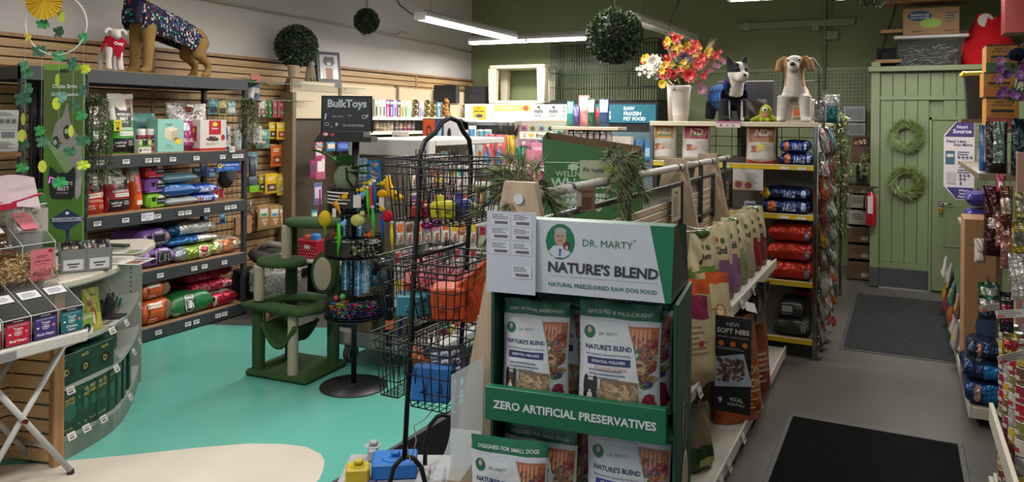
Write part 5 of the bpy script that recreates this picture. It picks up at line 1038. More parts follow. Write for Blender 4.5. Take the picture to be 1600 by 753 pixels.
m=MB();m.ell((0,0,.13),.28,.2,.13,'#605c58','fabric',16,10);m.ell((.02,-.06,.17),.17,.13,.11,'#45423f','fabric');m.tube([(-.1,-.12,.2),(0,-.16,.27),(.12,-.12,.24)],.035,8,'#6f6b66','fabric');o=m.build('pet_carrier_bed',None,(-6.0,6.2,.31),.4,'rolled grey pet bed lying behind the shaggy stool','pet bed')
m=MB();m.box(-.35,.35,-.3,.25,.26,.31,'#1c1c1e','satin',.01);m.box(-.35,.35,.2,.25,0,.26,'#17171a','satin')
for s in(-1,1):m.box(s*.33-.02,s*.33+.02,-.28,-.24,0,.26,'#1c1c1e')
m.build('low_bench',None,(-6.0,6.2,0),pi/2,'low black bench under the rolled grey pet bed','bench')
t=thing('scratching_board','brown wooden board on a black post right of the rack','board',(-5.95,5.72,0),pi/2);m=MB();m.box(-.11,.11,0,.03,.72,.9,'#5d4530','particle',.004);m.build('board',t);m=MB();m.box(-.015,.015,0,.03,0,.72,'#151516');m.box(-.09,.09,-.1,.1,0,.02,'#151516');m.build('post',t)
# low wall shelf with polka dot basket and teal card, dark plinth
t=thing('mounted_shelf','low white bracket shelf behind the cat tree','shelf',(-5.0,6.2,.46));m=MB();m.box(-.5,.62,-.22,.25,-.02,.0,'#84807a','satin',.003);m.build('board',t);m=MB();m.box(.0,.6,-.21,-.18,-.1,-.02,'#8f9aa4','satin',.003);m.build('bracket',t)
t=thing('polka_dot_basket','red polka dot fabric basket on the low wall shelf','basket',(W(487,402,y=6.2).x,6.2,.462));t.scale=(.8,)*3;m=MB();m.prism([(-.16,0),(.16,0),(.19,.22),(-.19,.22)],-.12,.12,'#8e1c2a','fabric');prints(m,lambda u,v,o=0:(-.16+.32*u,-.12-o,.2*v),[('e',.08+.14*(i%7)+(.07 if(i//7)%2 else 0),.12+.2*(i//7),.022,.034,'#c8b8b0')for i in range(28)]+[('r',.45,.6,.75,.85,'#b8b0a8')],(.32,.2));m.build('basket',t);m=MB();m.box(-.1,.0,-.05,.05,.18,.28,'#a84a2c','fabric',.02);m.box(.0,.12,-.05,.06,.17,.3,'#3a6a9a','fabric',.02);m.build('rolled_cloth',t)
t=thing('teal_price_card','white card with teal print left of the polka dot basket','card',W(451,398,y=6.1),0,rot=(radians(-35),0,0));m=MB();m.box(-.11,.11,-.004,0,-.05,.09,'#b0aaa4','paper');prints(m,flat_S(-.11,.11,-.05,.09,-.004),[('r',.1,.2,.9,.75,'#3f8796'),('l',.5,.9,.8,1,.05,'#8a5a4a')],(.22,.14));m.build('card_face',t)
m=MB();m.box(-.5,.75,-.05,.25,0,.42,'#121214','fabric',.02);m.ell((-.05,-.05,.36),.2,.04,.08,'#3c3128','fabric',18,8);m.build('dog_bed_stack',None,(-5.1,6.3,0),0,'black fabric-covered box with a brown round cushion under the low wall shelf','pet bed')
# ---------------------------------------------------------------- cat tree
GP='#324a2a'
t=thing('cat_tree','green plush cat tree with sisal posts, hammock and round scratcher','cat tree',(-4.06,4.42,0),radians(4));T4=Vector((-4.12,4.42,0))
def loc4(u,v,z):p=W(u,v,z=z)-T4;c,s=cos(-radians(4)),sin(-radians(4));return Vector((p.x*c-p.y*s,p.x*s+p.y*c,z))
m=MB();m.box(-.27,.29,-.25,.27,0,.05,GP,'plush',.02);m.build('base',t)
def post(x,y,z0,z1,mat='rope',col='#a39a86',r=.038):
    m=MB();n=int((z1-z0)/.012)if mat=='rope' else 2
    m.lathe([(r+(.002 if i%2 else 0),z0+(z1-z0)*i/n)for i in range(n+1)],14,col,mat,(x,y,0));return m.build('post',t)
post(-.20,-.17,.05,.50,'plush',GP,.046);post(-.20,-.17,.55,.80);post(.13,-.19,.05,.49);post(-.17,.16,.05,1.1,'plush',GP,.046);post(.22,.17,.05,.85,'plush',GP,.046)
def plat(pts,z,th,name='platform',hole=None):
    m=MB();n=len(pts);cx=sum(p[0]for p in pts)/n;cy=sum(p[1]for p in pts)/n;vs=[]
    for s,dz in((1.0,0),(1.03,th*.5),(1.0,th)):vs+=[(cx+(x-cx)*s,cy+(y-cy)*s,z+dz)for x,y in pts]
    fs=[]
    for j in range(2):fs+=[(j*n+i,j*n+(i+1)%n,(j+1)*n+(i+1)%n,(j+1)*n+i)for i in range(n)]
    if hole:
        k=len(vs)
        for dz in(0,th):vs+=[(cx+(x-cx)*hole,cy+(y-cy)*hole,z+dz)for x,y in pts]
        fs+=[(2*n+i,2*n+(i+1)%n,k+n+(i+1)%n,k+n+i)for i in range(n)]+[(i,k+i,k+(i+1)%n,(i+1)%n)for i in range(n)]+[(k+i,k+n+i,k+n+(i+1)%n,k+(i+1)%n)for i in range(n)]
    else:fs+=[tuple(range(n-1,-1,-1)),tuple(range(2*n,3*n))]
    m.add(vs,fs,GP,'plush',True);return m.build(name,t)
el=lambda cx,cy,a,b,n=24:[(cx+a*cos(2*pi*i/n),cy+b*sin(2*pi*i/n))for i in range(n)]
plat(el(-.10,-.04,.19,.16),.80,.045);plat([(-.29,-.25),(.25,-.27),(.32,-.1),(.3,.22),(-.1,.25),(-.28,.1)],.49,.05,hole=.55)
post(-.09,.0,.84,1.09);plat(el(.10,.1,.25,.17),1.09,.045)
m=MB()
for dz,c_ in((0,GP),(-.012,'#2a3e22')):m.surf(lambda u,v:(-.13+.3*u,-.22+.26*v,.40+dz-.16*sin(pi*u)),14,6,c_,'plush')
for e in(-.22,.04):m.tube([(-.13+.3*k/12,e,.40-.16*sin(pi*k/12))for k in range(13)],.018,8,GP,'plush')
for x in(-.13,.17):
    for y in(-.2,.02):m.tube([(x,y,.4),(x,y,.5)],.003,5,'#9c8a60','rope')
m.build('hammock',t)
m=MB();m.ell((0,0,0),.1,.03,.16,GP,'plush',20,12);pf=m.build('scratch_pad_frame',t,(.20,.07,.74),.3);m=MB();m.ell((0,-.026,0),.07,.012,.125,'#9c947e','rope',20,12);m.build('scratch_pad',pf)
# ---------------------------------------------------------------- bulk toys spinner
TS=thing('toy_spinner_stand','black tiered wire toy stand on a round base with chalkboard sign','stand',(-3.46,4.36,0),TH)
m=MB();m.lathe([(.235,0),(.238,.004),(.235,.012),(.05,.018),(.03,.03)],40,'#17171a','satin');m.build('base',TS)
m=MB();m.tube([(0,0,.01),(0,0,1.80)],.019,12,'#151518','powder');m.tube([(0,0,1.0),(0,0,1.80)],.026,12,'#151518','powder');m.build('pole',TS)
def tier(z0,z1,r,mesh_n,name='basket'):
    m=MB();N=36
    nz=mesh_n
    for j in range(nz+1):z=z0+(z1-z0)*j/nz;m.tube([(r*cos(a*2*pi/N),r*sin(a*2*pi/N),z)for a in range(N)],.0022 if 0<j<nz else.004,4,'#121214','powder',True)
    for a in range(24):q=a*2*pi/24;m.tube([(r*cos(q),r*sin(q),z0),(r*cos(q),r*sin(q),z1)],.0018,4,'#121214')
    for a in range(8):q=a*2*pi/8;m.tube([(0,0,z0),(r*cos(q),r*sin(q),z0)],.003,4,'#121214');m.tube([(0,0,z0+.02),(0,0,z0+.021)],.04,8,'#121214')
    m.lathe([(.0,z0),(r,z0),(r,z0+.003)],24,'#1a1a1c','powder',caps=False)
    for k in range(4):q=k*pi/2+.6;m.add([(0.02*cos(q),.02*sin(q),z0),(r*cos(q),r*sin(q),z0),(r*cos(q),r*sin(q),z1-.01),(.02*cos(q),.02*sin(q),z1-.01)],[(0,1,2,3)],'#1a1a1c','powder')
    return m.build(name,TS)
tiers=[(.50,.64,.205),(.93,1.07,.205),(1.24,1.42,.19)]
for z0,z1,r in tiers:tier(z0,z1,r,7)
m=MB();m.surf(lambda u,v:(.212*sin((u-.5)*1.4-.65),-.212*cos((u-.5)*1.4-.65),.955+.1*v),8,1,'#141416','satin');m.build('tier_label',TS)
m=MB();S=lambda u,v,o=0:((.197+o)*sin((u-.5)*1.5-.55),-(.197+o)*cos((u-.5)*1.5-.55),1.285+.12*v)
m.surf(lambda u,v:S(u,v),10,1,'#141416','satin');prints(m,S,[('l',.5,.85,.8,4,.2,'#c8c8c8')],(.29,.12));m.build('tier_label',TS)
# top tray and chalkboard
m=MB();m.prism([(-.225,-.035),(.175,-.035),(.175,.0),(.12,.0),(.12,.035),(-.17,.035)],-.14,.12,'#141416','powder');S=flat_S(-.225,.2,-.035,.035,-.14)
prints(m,S,[('e',.2,.75,.05,.2,'#a8303a'),('e',.2,.75,.035,.14,'#c0b8b8'),('e',.31,.72,.035,.14,'#a8303a')],(.425,.07));m.build('top_tray',TS,(-.04,0,1.775))
m=MB();m.box(-.175,.175,-.008,.008,0,.245,'#15171a','satin',.003);S=flat_S(-.175,.175,0,.245,-.008);ch='#a8b4c0'
prints(m,S,[('t','BulkToys',.51,.77,.86,.3,ch,.035),('t','TINY TOYS,',.32,.42,.22,.09,ch),('t','BIG ADVENTURES!',.64,.17,.42,.1,ch),('e',.08,.48,.015,.04,ch),('p',[(.05,.35),(.08,.34),(.1,.48),(.07,.5)],ch),('e',.1,.2,.05,.05,ch),('e',.1,.2,.04,.035,'#15171a'),
    ('e',.86,.42,.05,.06,ch),('e',.86,.42,.035,.04,'#15171a'),('p',[(.88,.46),(.95,.5),(.92,.4)],ch),('e',.3,.2,.025,.05,ch),('l',.58,.45,.12,1,.04,ch),('l',.2,.12,.05,1,.04,ch)],(.35,.245),.001)
m.build('chalkboard',TS,(-.065,0,1.812));
m=MB();m.tube([(-.178,0,1.8),(-.178,0,2.06),(.178,0,2.06),(.178,0,1.8)],.006,6,'#1a1a1c');m.box(-.165,.165,.009,.014,1.815,2.055,'#a8a4a0','satin');m.build('sign_holder',TS,(-.065,0,0))
Sp=Vector((-3.46,4.36,0))
def spt(x,y,z):c,s=cos(TH),sin(TH);return Sp+Vector((x*c-y*s,x*s+y*c,z))
# toys in the tiers
pal=[['#1f3f8f','#a8202c','#b8a020','#2a8a3a','#1c5a9a','#b05a1c'],['#a8bcae','#7ab020','#2a7ab0','#101014','#c8c8c0','#b8a020'],['#3a2a6a','#20a050','#8a209a','#c02050','#202060']]
def toy_bits(z,r,cols,a0,a1,n,seed,label,shape,tag_):
    rr=random.Random(seed)
    m=MB()
    for i in range(n):
        a=rr.uniform(a0,a1);q=r*sqrt(rr.uniform(.15,.8));x,y,zz=q*sin(a),-q*cos(a),z+rr.uniform(.02,.11);c=rr.choice(cols)
        if shape=='rope':d=Vector((rr.gauss(0,1),rr.gauss(0,1),rr.gauss(0,.4))).normalized()*.03;m.tube([Vector((x,y,zz))-d,Vector((x,y,zz+.012)),Vector((x,y,zz))+d],.007,5,c,'fabric')
        else:m.ell((x,y,zz),.014,.014,.014,c,'tinsel' if shape=='tinsel' else 'satin',8,6)
    o=m.build(tag_,None,Sp,TH,label,'toys',kind='stuff');return o
toy_bits(.5,.195,pal[0],-1.5,-.15,150,1,'tangled multicoloured rope toys in the lowest tier of the toy stand','rope','rope_toys');toy_bits(.5,.195,pal[2],-.1,1.5,210,2,'glittery purple, green and red balls in the lowest tier of the toy stand','tinsel','glitter_balls')
toy_bits(.93,.195,pal[1],-1.5,-.15,110,3,'green, blue and white cloth toys in the middle tier of the toy stand','rope','cloth_toys');toy_bits(.93,.195,['#1a1a1c','#c0bcb4','#2a2826','#a8a49c','#5a8a2a'],-.1,1.5,200,4,'black and white rattle toys in the middle tier of the toy stand','rope','rattle_toys')
toy_bits(1.24,.18,['#2a2a2e','#b09a20','#4a8ab0','#b8b4ac','#202024'],-1.5,1.5,70,5,'small mixed toys in the top tier of the toy stand','rope','mixed_toys')
for(x,y,z,r,c,lb)in((-.06,-.1,.66,.023,'#3a8a4a','green ball on top of the lowest tier'),(-.11,-.08,.645,.02,'#a02c3c','dark red ball beside the green one in the lowest tier')):
    m=MB();m.ell((0,0,0),r,r,r,c,'satin');m.build('toy_ball',None,spt(x,y,z),label=lb,cat='ball')
t=thing('ring_toy','orange ring standing in the middle tier','ring',spt(-.13,-.06,1.06),TH);m=MB();m.tube([(.035*cos(a),0,.035*sin(a))for a in[i*pi/10 for i in range(20)]],.006,6,'#b5441c','satin',True);m.build('ring',t)
def hang_toy(name,label,u,v,w,h,build,dd=-.24,cat='toy'):
    """hung on a short cord from the rim of the top tier"""
    p=W(u,v,d=5.43+dd);m=MB();build(m);m.build(name,None,p,TH,label,cat)
def lemon(m):m.ell((0,0,-.02),.044,.044,.056,'#a8921a','plush');m.ell((0,0,-.075),.012,.012,.016,'#a8921a','plush');m.tube([(0,0,.03),(0,0,.14)],.0018,4,'#2a7a2a');m.tube([(0,0,-.09),(0.004,0,-.14)],.005,5,'#3a8a2a','fabric')
hang_toy('lemon_toy','yellow plush lemon toy hanging at the left of the toy stand',508,337,1,1,lemon)
hang_toy('wand_toy','neon green furry snake toy hanging below the lemon',529,352,1,1,lambda m:(m.tube([(0,0,.01),(.004,0,-.09),(-.004,0,-.2)],[.01,.013,.004],6,'#3aa81a','fabric'),m.tube([(0,0,.0),(0,0,.13)],.0015,4,'#8a7a5a')))
hang_toy('feather_toy','pink ribbon toy hanging at the left of the toy stand',500,310,1,1,lambda m:m.tube([(0,0,.06),(0,0,-.1)],[.007,.004],5,'#a8206a','fabric'))
hang_toy('plush_toy','orange seahorse-shaped plush with white tag',527,325,1,1,lambda m:(m.tube([(-.02,0,.04),(0,0,.01),(.02,0,-.04)],[.02,.014,.008],8,'#b07a18','plush'),m.box(-.03,-.005,-.014,-.012,-.06,.0,'#b8b4ae','paper')))
hang_toy('plush_toy','pale yellow plush duck hanging in the middle of the toy stand',559,342,1,1,lambda m:(m.ell((0,0,-.01),.05,.03,.042,'#a09a5a','plush'),m.ell((.03,0,.035),.02,.018,.02,'#a09a5a','plush'),m.tube([(0,0,.03),(0,0,.12)],.0015,4,'#8a8a80')))
hang_toy('price_tag','white hanging tag above the pale yellow duck',558,314,1,1,lambda m:m.box(-.026,.026,-.002,0,-.045,.04,'#b4b2ae','paper',0),cat='tag')
hang_toy('plush_toy','yellow and orange plush toy with a white tag right of the pole',597,308,1,1,lambda m:(m.ell((0,0,.02),.035,.02,.03,'#b57f14','plush'),m.box(-.016,.016,-.024,-.022,-.06,.0,'#b8b4ae','paper'),m.ell((0,0,-.08),.02,.016,.02,'#b59a1a','plush')))
hang_toy('banana_toy','yellow plush banana toy hanging at the right of the toy stand',614,300,1,1,lambda m:(m.tube([(-.03,0,.11),(-.035,0,.06),(-.015,0,0),(.03,0,-.035),(.075,0,-.042)],[.012,.024,.03,.027,.012],10,'#b8900f','plush'),m.box(.01,.04,-.028,-.022,-.03,-.01,'#5a3a14')),-.3)
hang_toy('apple_toy','red plush ball toy hanging below the banana',606,338,1,1,lambda m:(m.ell((0,0,0),.037,.037,.042,'#9a1224','plush'),m.tube([(0,0,.03),(0,0,.1)],.0015,4,'#888')),-.28)
for k,(u,v,c,lb)in enumerate(((574,315,'#4aa82a','green streamer wand hanging right of the pole'),(579,310,'#b8381c','orange-red streamer wand hanging right of the pole'),(584,305,'#1c4a8a','blue streamer wand beside the orange-red one'),(582,345,'#3aa03a','long green streamer wand hanging low'),(597,350,'#1c3f9a','royal blue streamer wand hanging low beside the red ball'),(611,370,'#b8a020','yellow and red striped wand at the right of the toy stand'))):
    hang_toy('streamer_toy',lb,u,v,1,1,lambda m:(m.tube([(0,0,.09),(.004,0,0),(.012,0,-.12)],[.008,.012,.003],6,c,'fabric'),m.ell((0,0,.095),.014,.01,.012,'#b8b4a8','plush')),-.22)
for k,(u,v,c,lb)in enumerate(((578,367,'#b0501c','small orange fish toy hanging low right of the pole'),(566,297,'#a8941c','yellow chick toy clipped to the top tier rim'),(578,286,'#a89018','yellow toy standing on the top tier right of the pole'),(598,287,'#a8901a','yellow feather toy at the right of the top tier'),(538,308,'#b08a14','flat yellow toy on the top tier left of the pole'),(567,304,'#5a9ac0','pale blue bow toy on the top tier'),(536,350,'#6a98c0','light blue fish toy behind the green snake toy'))):
    hang_toy('small_toy',lb,u,v,1,1,lambda m:(m.ell((0,0,0),.022,.016,.018,c,'plush'),m.ell((.012,0,.018),.012,.01,.014,c,'plush'),m.add([(-.02,0,0),(-.04,0,.015),(-.04,0,-.015)],[(0,1,2)],c,'plush')),-.2)
# blue long packages hanging inside
for k,(x,z0,c,lb)in enumerate(((-.05,.7,'#1d5a70','teal long toy package left of the pole between the lower tiers'),(.04,.66,'#3a6a94','blue long toy package right of the pole between the lower tiers'),(.09,.68,'#7a94a8','silver blue toy package between the lower tiers'),(-.06,1.08,'#1a4a5a','dark teal long package left of the pole under the top tier'),(.05,1.08,'#35648c','blue long package right of the pole under the top tier'))):
    m=MB();add_bag(m,.06,.26 if k<3 else.18,.02,[c,('r',.4,0,.6,1,'#8fa8b8')],seed=200+k,mat='foil');m.build('toy_package',None,spt(x,-.06,z0),TH,lb,'packet')
p=spt(-.06,-.02,1.44);t=thing('leaf_cat_toy','crinkle cat tunnel toy with big green fabric leaves on the toy stand','toy',spt(-.07,0,1.42),TH);m=MB();m.ell((0,0,.06),.085,.08,.1,'#6f7f64','rope',14,10);m.tube([(.02,-.08,.14),(.03,-.09,.06),(.07,-.08,0)],.008,6,'#2a201a','fabric');m.build('sisal_ball',t)
for k,(a,l,up)in enumerate(((3.3,.24,.75),(4.9,.16,.9),(.1,.17,.25),(5.9,.2,-.1),(2.2,.18,.6))):
    m=MB();dx,dy=cos(a),sin(a);m.surf(lambda u,v:(dx*l*u-dy*.065*sin(pi*min(1,u+.05))*(v-.5)*2,dy*l*u+dx*.065*sin(pi*min(1,u+.05))*(v-.5)*2,.11+up*l*u*(1.4-u*.6)+.03*abs(v-.5)),8,4,('#3f6a30','#3a5f34','#2f5a2c')[k%3],'plush');m.build('fabric_leaf',t)
# ---------------------------------------------------------------- white wheeled gondola with cat toys
GX0,GX1,GY0,GY1=-3.86,-3.12,4.78,6.0
t=GT=thing('wheeled_gondola','white low wheeled display gondola packed with cat toys','display',((GX0+GX1)/2,(GY0+GY1)/2,0));cx,cy=t.location.x,t.location.y
m=MB();m.box(GX0-.12-cx,GX1+.15-cx,GY0-.05-cy,GY1-cy,.14,.27,'#a5a39f','satin',.02);m.build('deck',t)
for x,y in((GX0+.02,GY0+.02),(GX1-.02,GY0-.02),(GX1-.02,GY1-.2),(GX0+.02,GY1-.2)):
    m=MB();m.X=Matrix.Translation((x-cx,y-cy,.07))@Matrix.Rotation(pi/2,4,'Y')@Matrix.Translation((0,0,-.025));m.lathe([(.066,0),(.07,.01),(.07,.04),(.066,.05),(.04,.05),(.038,.045)],18,'#4a4c4e','satin',cols=['#2a2a2c','#55585a','#2a2a2c','#77797a','#222','#222']);m.X=None;m.box(x-cx-.04,x-cx+.04,y-cy-.03,y-cy+.03,.12,.15,'#8a8a88');m.build('wheel',t)
m=MB();m.box(-.03,.03,GY0+.05-cy,GY1-cy,.27,1.72,'#8f8c86','satin');m.box(-.34,.34,GY0+.02-cy,GY0+.06-cy,.27,1.6,'#7c7468','satin');m.build('pegboard_spine',t)
m=MB();m.box(-.37,.37,GY0-.0-cy,GY0+.1-cy,1.62,1.75,'#b8b4ae','satin',.008);m.box(-.37,-.30,GY0-.01-cy,GY0+.1-cy,1.3,1.75,'#a8aaa6','satin',.008);m.box(-.37,.37,GY0+.1-cy,GY1-cy,1.70,1.75,'#b8b4ae','satin',.006);m.build('top_cap',t)
m=MB();
for i in range(16):
    for j in range(2):m.box(-.32+i*.043,-.31+i*.043,GY0+.018-cy,GY0+.02-cy,1.55-.04*j,1.56-.04*j,'#3a2a1c')
tag(m.build('peg_holes',t),kind='stuff')
for z in(.62,1.02,1.34):
    m=MB();m.box(.02,.28,GY0+.35-cy,GY1-.1-cy,z,z+.02,'#8a8680','satin',.003);m.box(.275,.285,GY0+.35-cy,GY1-.1-cy,z-.02,z+.025,'#b5b3ae','satin');m.build('side_shelf',t)
def gp(label,u0,u1,v0,v1,c,c2='#b8b4b0',y=None,x=None,name='toy_packet',mat='pouch',sp=None,t_=.02,cat='packet',grp=None,sd=0,rz=None):
    if y is not None:a,b=W(u0,v0,y=y),W(u1,v1,y=y);w=abs(b.x-a.x);h=abs(a.z-b.z);loc=((a.x+b.x)/2,y,b.z);r=0
    else:a,b=W(u0,v0,x=x),W(u1,v1,x=x);w=abs(b.y-a.y);h=abs(W((u0+u1)/2,v0,x=x).z-W((u0+u1)/2,v1,x=x).z);loc=(x,(a.y+b.y)/2,W((u0+u1)/2,v1,x=x).z);r=pi/2
    m=MB();add_bag(m,w,h,t_,[c,('r',.1,.55,.9,.9,c2)],None,int(u0*7+v0)%97,sp or[('l',.5,.45,.7,3,.1,'#ddd8d0'),('e',.5,.25,.22,.14*w/h*2,'#8a5a4a')],mat=mat,wr=.004,crimp=.06);return m.build(name,None,loc,rz if rz is not None else r,label,cat,grp)
yb=GY0-.03
gp('large bright blue card of pink wand toys, front of the white gondola',573,596,250,288,'#1f6ca8','#2a7ab8',y=yb,sp=[('p',[(.1,.8),(.3,.5),(.8,.35),(.9,.45),(.4,.6)],'#b08a94'),('p',[(.3,.9),(.9,.85),(.6,.7)],'#b8988c'),('p',[(.2,.4),(.6,.2),(.9,.3)],'#c0b0b0')])
gp('pale blue long package left of the bright blue card',560,568,246,300,'#5c8ba8','#8aa8b8',y=yb,mat='foil');gp('silver long package beside the pale blue one on the white gondola',568,574,246,300,'#8a9298','#a8b0b4',y=yb,mat='foil')
gp('grey blue toy package behind the toy stand on the white gondola front',548,558,248,300,'#4a6a7c','#7a98a8',y=yb)
gp('black card with white print hanging at the white gondola corner',601,612,271,284,'#1c1a1e','#8a8488',y=yb)
gp('left blue hanging packet low on the white gondola front',572,582,414,450,'#2a6a9c','#4a8ab8',y=yb);gp('middle blue hanging packet low on the white gondola front',583,593,415,447,'#2c6c9e','#6a98b8',y=yb);gp('right blue hanging packet low on the white gondola front',595,606,416,440,'#2468a0','#90a8b0',y=yb)
gp('clear and white tray of toys between the blue packets',572,604,398,411,'#8d9ca4','#b0b4b4',y=yb,mat='foil')
gp('grey long wand package left side of the lower gondola front',533,545,410,470,'#3f5f74','#6a8494',y=yb);gp('blue long wand package beside the grey one on the lower gondola front',546,558,408,470,'#34688c','#8ab0c4',y=yb,mat='foil')
# right face of the gondola, packets in rows
rr=random.Random(77);k=0
words=['white','cream','clear','pale grey','off-white'];acc=[('red','#8a2434'),('purple','#5a3a6a'),('orange','#b0602c'),('pink','#b0607a'),('teal','#3a7a80'),('brown','#5a4030'),('yellow','#b09a2c'),('blue','#3a5a8a')]
for(v0,v1,u_a,u_b,n,rowname)in((258,300,640,742,7,'second'),(300,345,640,745,8,'third'),(346,385,618,745,9,'fourth'),(390,440,616,668,5,'fifth'),(238,256,650,700,4,'top'),(386,430,668,745,6,'sixth'),(432,480,616,745,9,'seventh')):
    for i in range(n):
        u0=u_a+(u_b-u_a)*i/n;wn=rr.choice(words);an,ac=rr.choice(acc);base=rr.choice(['#a8a29c','#b5aea4','#9a9690','#8f8a86','#b0a8a4'])
        ordn=['first','second','third','fourth','fifth','sixth','seventh','eighth','ninth'][i]
        gp('%s packet, %s print, %s from left, %s row of the white gondola'%(wn,an,ordn,rowname),u0+.5,u0+(u_b-u_a)/n-1,v0+rr.uniform(-2,2),v1-rr.uniform(3,8),base,ac,x=-3.16,grp='cat toy packets on the side of the white gondola')
gp('orange packet with tall white letters in the lower gondola row',716,727,349,366,'#b0541c','#c0702c',x=-3.06);gp('yellow star-shaped toy packet above the teal box',680,690,275,292,'#a89420','#b8a83c',x=-3.06)
m=MB();m.ell((0,0,0),.05,.05,.03,'#8a1a6a','tinsel');m.ell((.05,.04,.01),.04,.04,.03,'#a0307a','tinsel');m.build('plush_toy',None,W(668,352,x=-3.05),label='magenta plush paw toy on the white gondola',cat='toy')
# clear bin of wands, brown pegged box, toys on the deck
p=Vector((-3.42,4.80,.272));t=thing('wand_bin','clear acrylic bin of long wand toys on the white gondola deck','bin',p);m=MB();
for a in((-.16,.16,-.09,-.087),(-.16,.16,.087,.09),(-.16,-.157,-.09,.09),(.157,.16,-.09,.09)):m.box(a[0],a[1],a[2],a[3],0,.26,'#ccc','acrylic')
m.build('bin_walls',t)
rr=random.Random(6)
for i in range(16):
    a=rr.uniform(-.14,.14);m=MB();cn,c=rr.choice([('violet','#3a2a6a'),('ochre','#8a6a20'),('green','#2a5a4a'),('pale grey','#a8a49c'),('black','#1a1a1c'),('plum','#7a3a5a'),('navy','#2a3a7a')]);m.tube([(0,0,0),(a*.2,.01,.16),(a*.6,0,.32)],[.006,.008,.004],5,c,'fabric')
    m.build('wand_toy',None,p+Vector((a,rr.uniform(-.06,.06),.005)),label='long %s wand toy standing in the clear bin'%cn,cat='toy',group='wand toys in the clear bin')
m=MB();m.box(-.09,.07,-.06,.1,0,.34,'#9a7c58','card',.004)
for i in range(4):
    for j in range(8):m.box(-.07+i*.035,-.062+i*.035,-.0612,-.06,.03+j*.036,.038+j*.036,'#4a3420')
m.build('pegged_box',None,(-3.66,4.8,.272),0,'tan box with dotted holes on the gondola deck','box')
carton('storage_tub','dark blue plastic tub at the left end of the gondola deck',.16,.2,.2,'#24364c',(),(-3.88,4.86,.272),0,bv=.02,cat='tub')
rr=random.Random(9)
for i in range(26):
    y=4.95+.95*i/26+rr.uniform(-.02,.02);x=-3.06+rr.uniform(-.06,.05);cn,c=rr.choice([('yellow','#b0962c'),('rose','#a84a5a'),('crimson','#8a2434'),('white','#b8b0a8'),('violet','#6a4a8a'),('orange','#b07a2c'),('grey','#a0a4a8'),('teal','#3a7a6a')]);m=MB();s=rr.uniform(.022,.04)
    m.ell((0,0,s),s,s,s,c,'plush',8,6);m.ell((s*.7,0,s*1.6),s*.5,s*.5,s*.5,c,'plush',6,5)
    m.build('deck_toy',None,(x,y,.272+.07*(i%2)*0),label='small %s plush cat toy on the white gondola deck'%cn,cat='toy',group='plush toys on the gondola deck')
m=MB();pts=[(0,0,0),(0,0,.4),(.01,0,.5),(-.03,0,.56),(-.09,0,.55),(-.11,0,.5)];m.tube(pts,.022,10,'#17171a','shag');m.box(-.025,.025,-.026,.026,.12,.18,'#a8481c','paper');m.build('brush_arch',None,W(608,540,x=-3.2)+Vector((0,0,0)),TH,'black bristle arch cat groomer standing right of the toy stand','groomer')
# ---------------------------------------------------------------- canned food gondola along the left wall
T5=thing('canned_food_gondola','beige gondola shelving of canned cat food along the left wall','shelving',(-6.15,8.4,0),pi/2)
m=MB();m.box(-1.7,2.35,.14,.2,.1,2.32,'#43392c','satin');m.box(-1.7,2.35,.1,.14,1.9,2.34,'#b8a88c','satin',.004);m.build('back_panel',T5)
for x in(-1.72,-.85,.37,1.6):m=MB();m.box(x-.02,x+.02,.08,.14,0,2.36,'#8c7f6a','metal');m.build('upright',T5)
m=MB();m.box(-1.78,-1.72,.0,.2,0,2.2,'#6a5b44','satin',.004);m.build('end_panel',T5)
for z in(1.92,1.735,1.53,1.2,.8,.3):
    m=MB();m.box(-.9,2.1,-.25,.1,z-.02,z,'#a8a39a','satin',.003);m.box(-.9,2.1,-.262,-.25,z-.03,z+.012,'#b8b4ac','satin');m.build('shelf',T5)
XC=-5.95;NW='first second third fourth fifth sixth seventh eighth ninth tenth'.split()
def row5(u0,u1,z,h,items,x=XC,d=.08):
    a,b=W(u0,200,x=x).y,W(u1,200,x=x).y;n=len(items)
    for i,(col,c2,lb)in enumerate(items):
        y=a+(b-a)*(i+.5)/n;w=(b-a)/n*.94;carton('food_box',lb,w,h,d,col,[('r',.3,.1,.7,.6,c2),('r',.1,.75,.9,.9,'#c8c4c0')],(x-.05,y,z+.001),pi/2)
cl=[('#9c9a90','#3a3a3a','grey'),('#b8b4a0','#6a6a3a','cream'),('#b0b2b8','#4a4a6a','silver'),('#9c2c5c','#c8a0b0','magenta'),('#4a3a78','#a898c8','violet'),('#a89ac0','#5a4a8a','lilac'),('#3c3436','#a89a90','black'),('#b8a888','#a8602c','tan'),('#9ab08c','#4a7a4a','green'),('#b8b8a4','#7a9ab0','pale')]
row5(586,643,1.92,.235,[(a,b,'%s tall box, %s from the left above the canned food shelves'%(n,o))for(a,b,n),o in zip(cl,'first second third fourth fifth sixth seventh eighth ninth tenth'.split())])
for u0,u1,n,nm in((644,655,1,'left'),(663,683,2,'middle'),(690,695,1,'right')):
    a,b=W(u0,200,x=XC).y,W(u1,200,x=XC).y
    for i in range(n):
        for j in range(3):
            m=MB();r=min((b-a)/n/2,.06);m.X=Matrix.Rotation(pi/2,4,'Y');m.lathe([(r*.97,0),(r,.01),(r*.97,.02),(r*.9,.02),(r*.88,.012),(.001,.012)],16,'#8a7a50','metal');m.X=None
            m.build('cat_food_can',None,(XC-.02,a+(b-a)*(i+.5)/n,1.925+.04+j*.078),label='gold can end in the %s carton, %s row, column %d'%(nm,('bottom','middle','top')[j],i+1)if 0 else 'gold can lid in the %s can carton on the top shelf'%nm,cat='can',group='gold cans in the %s carton'%nm)
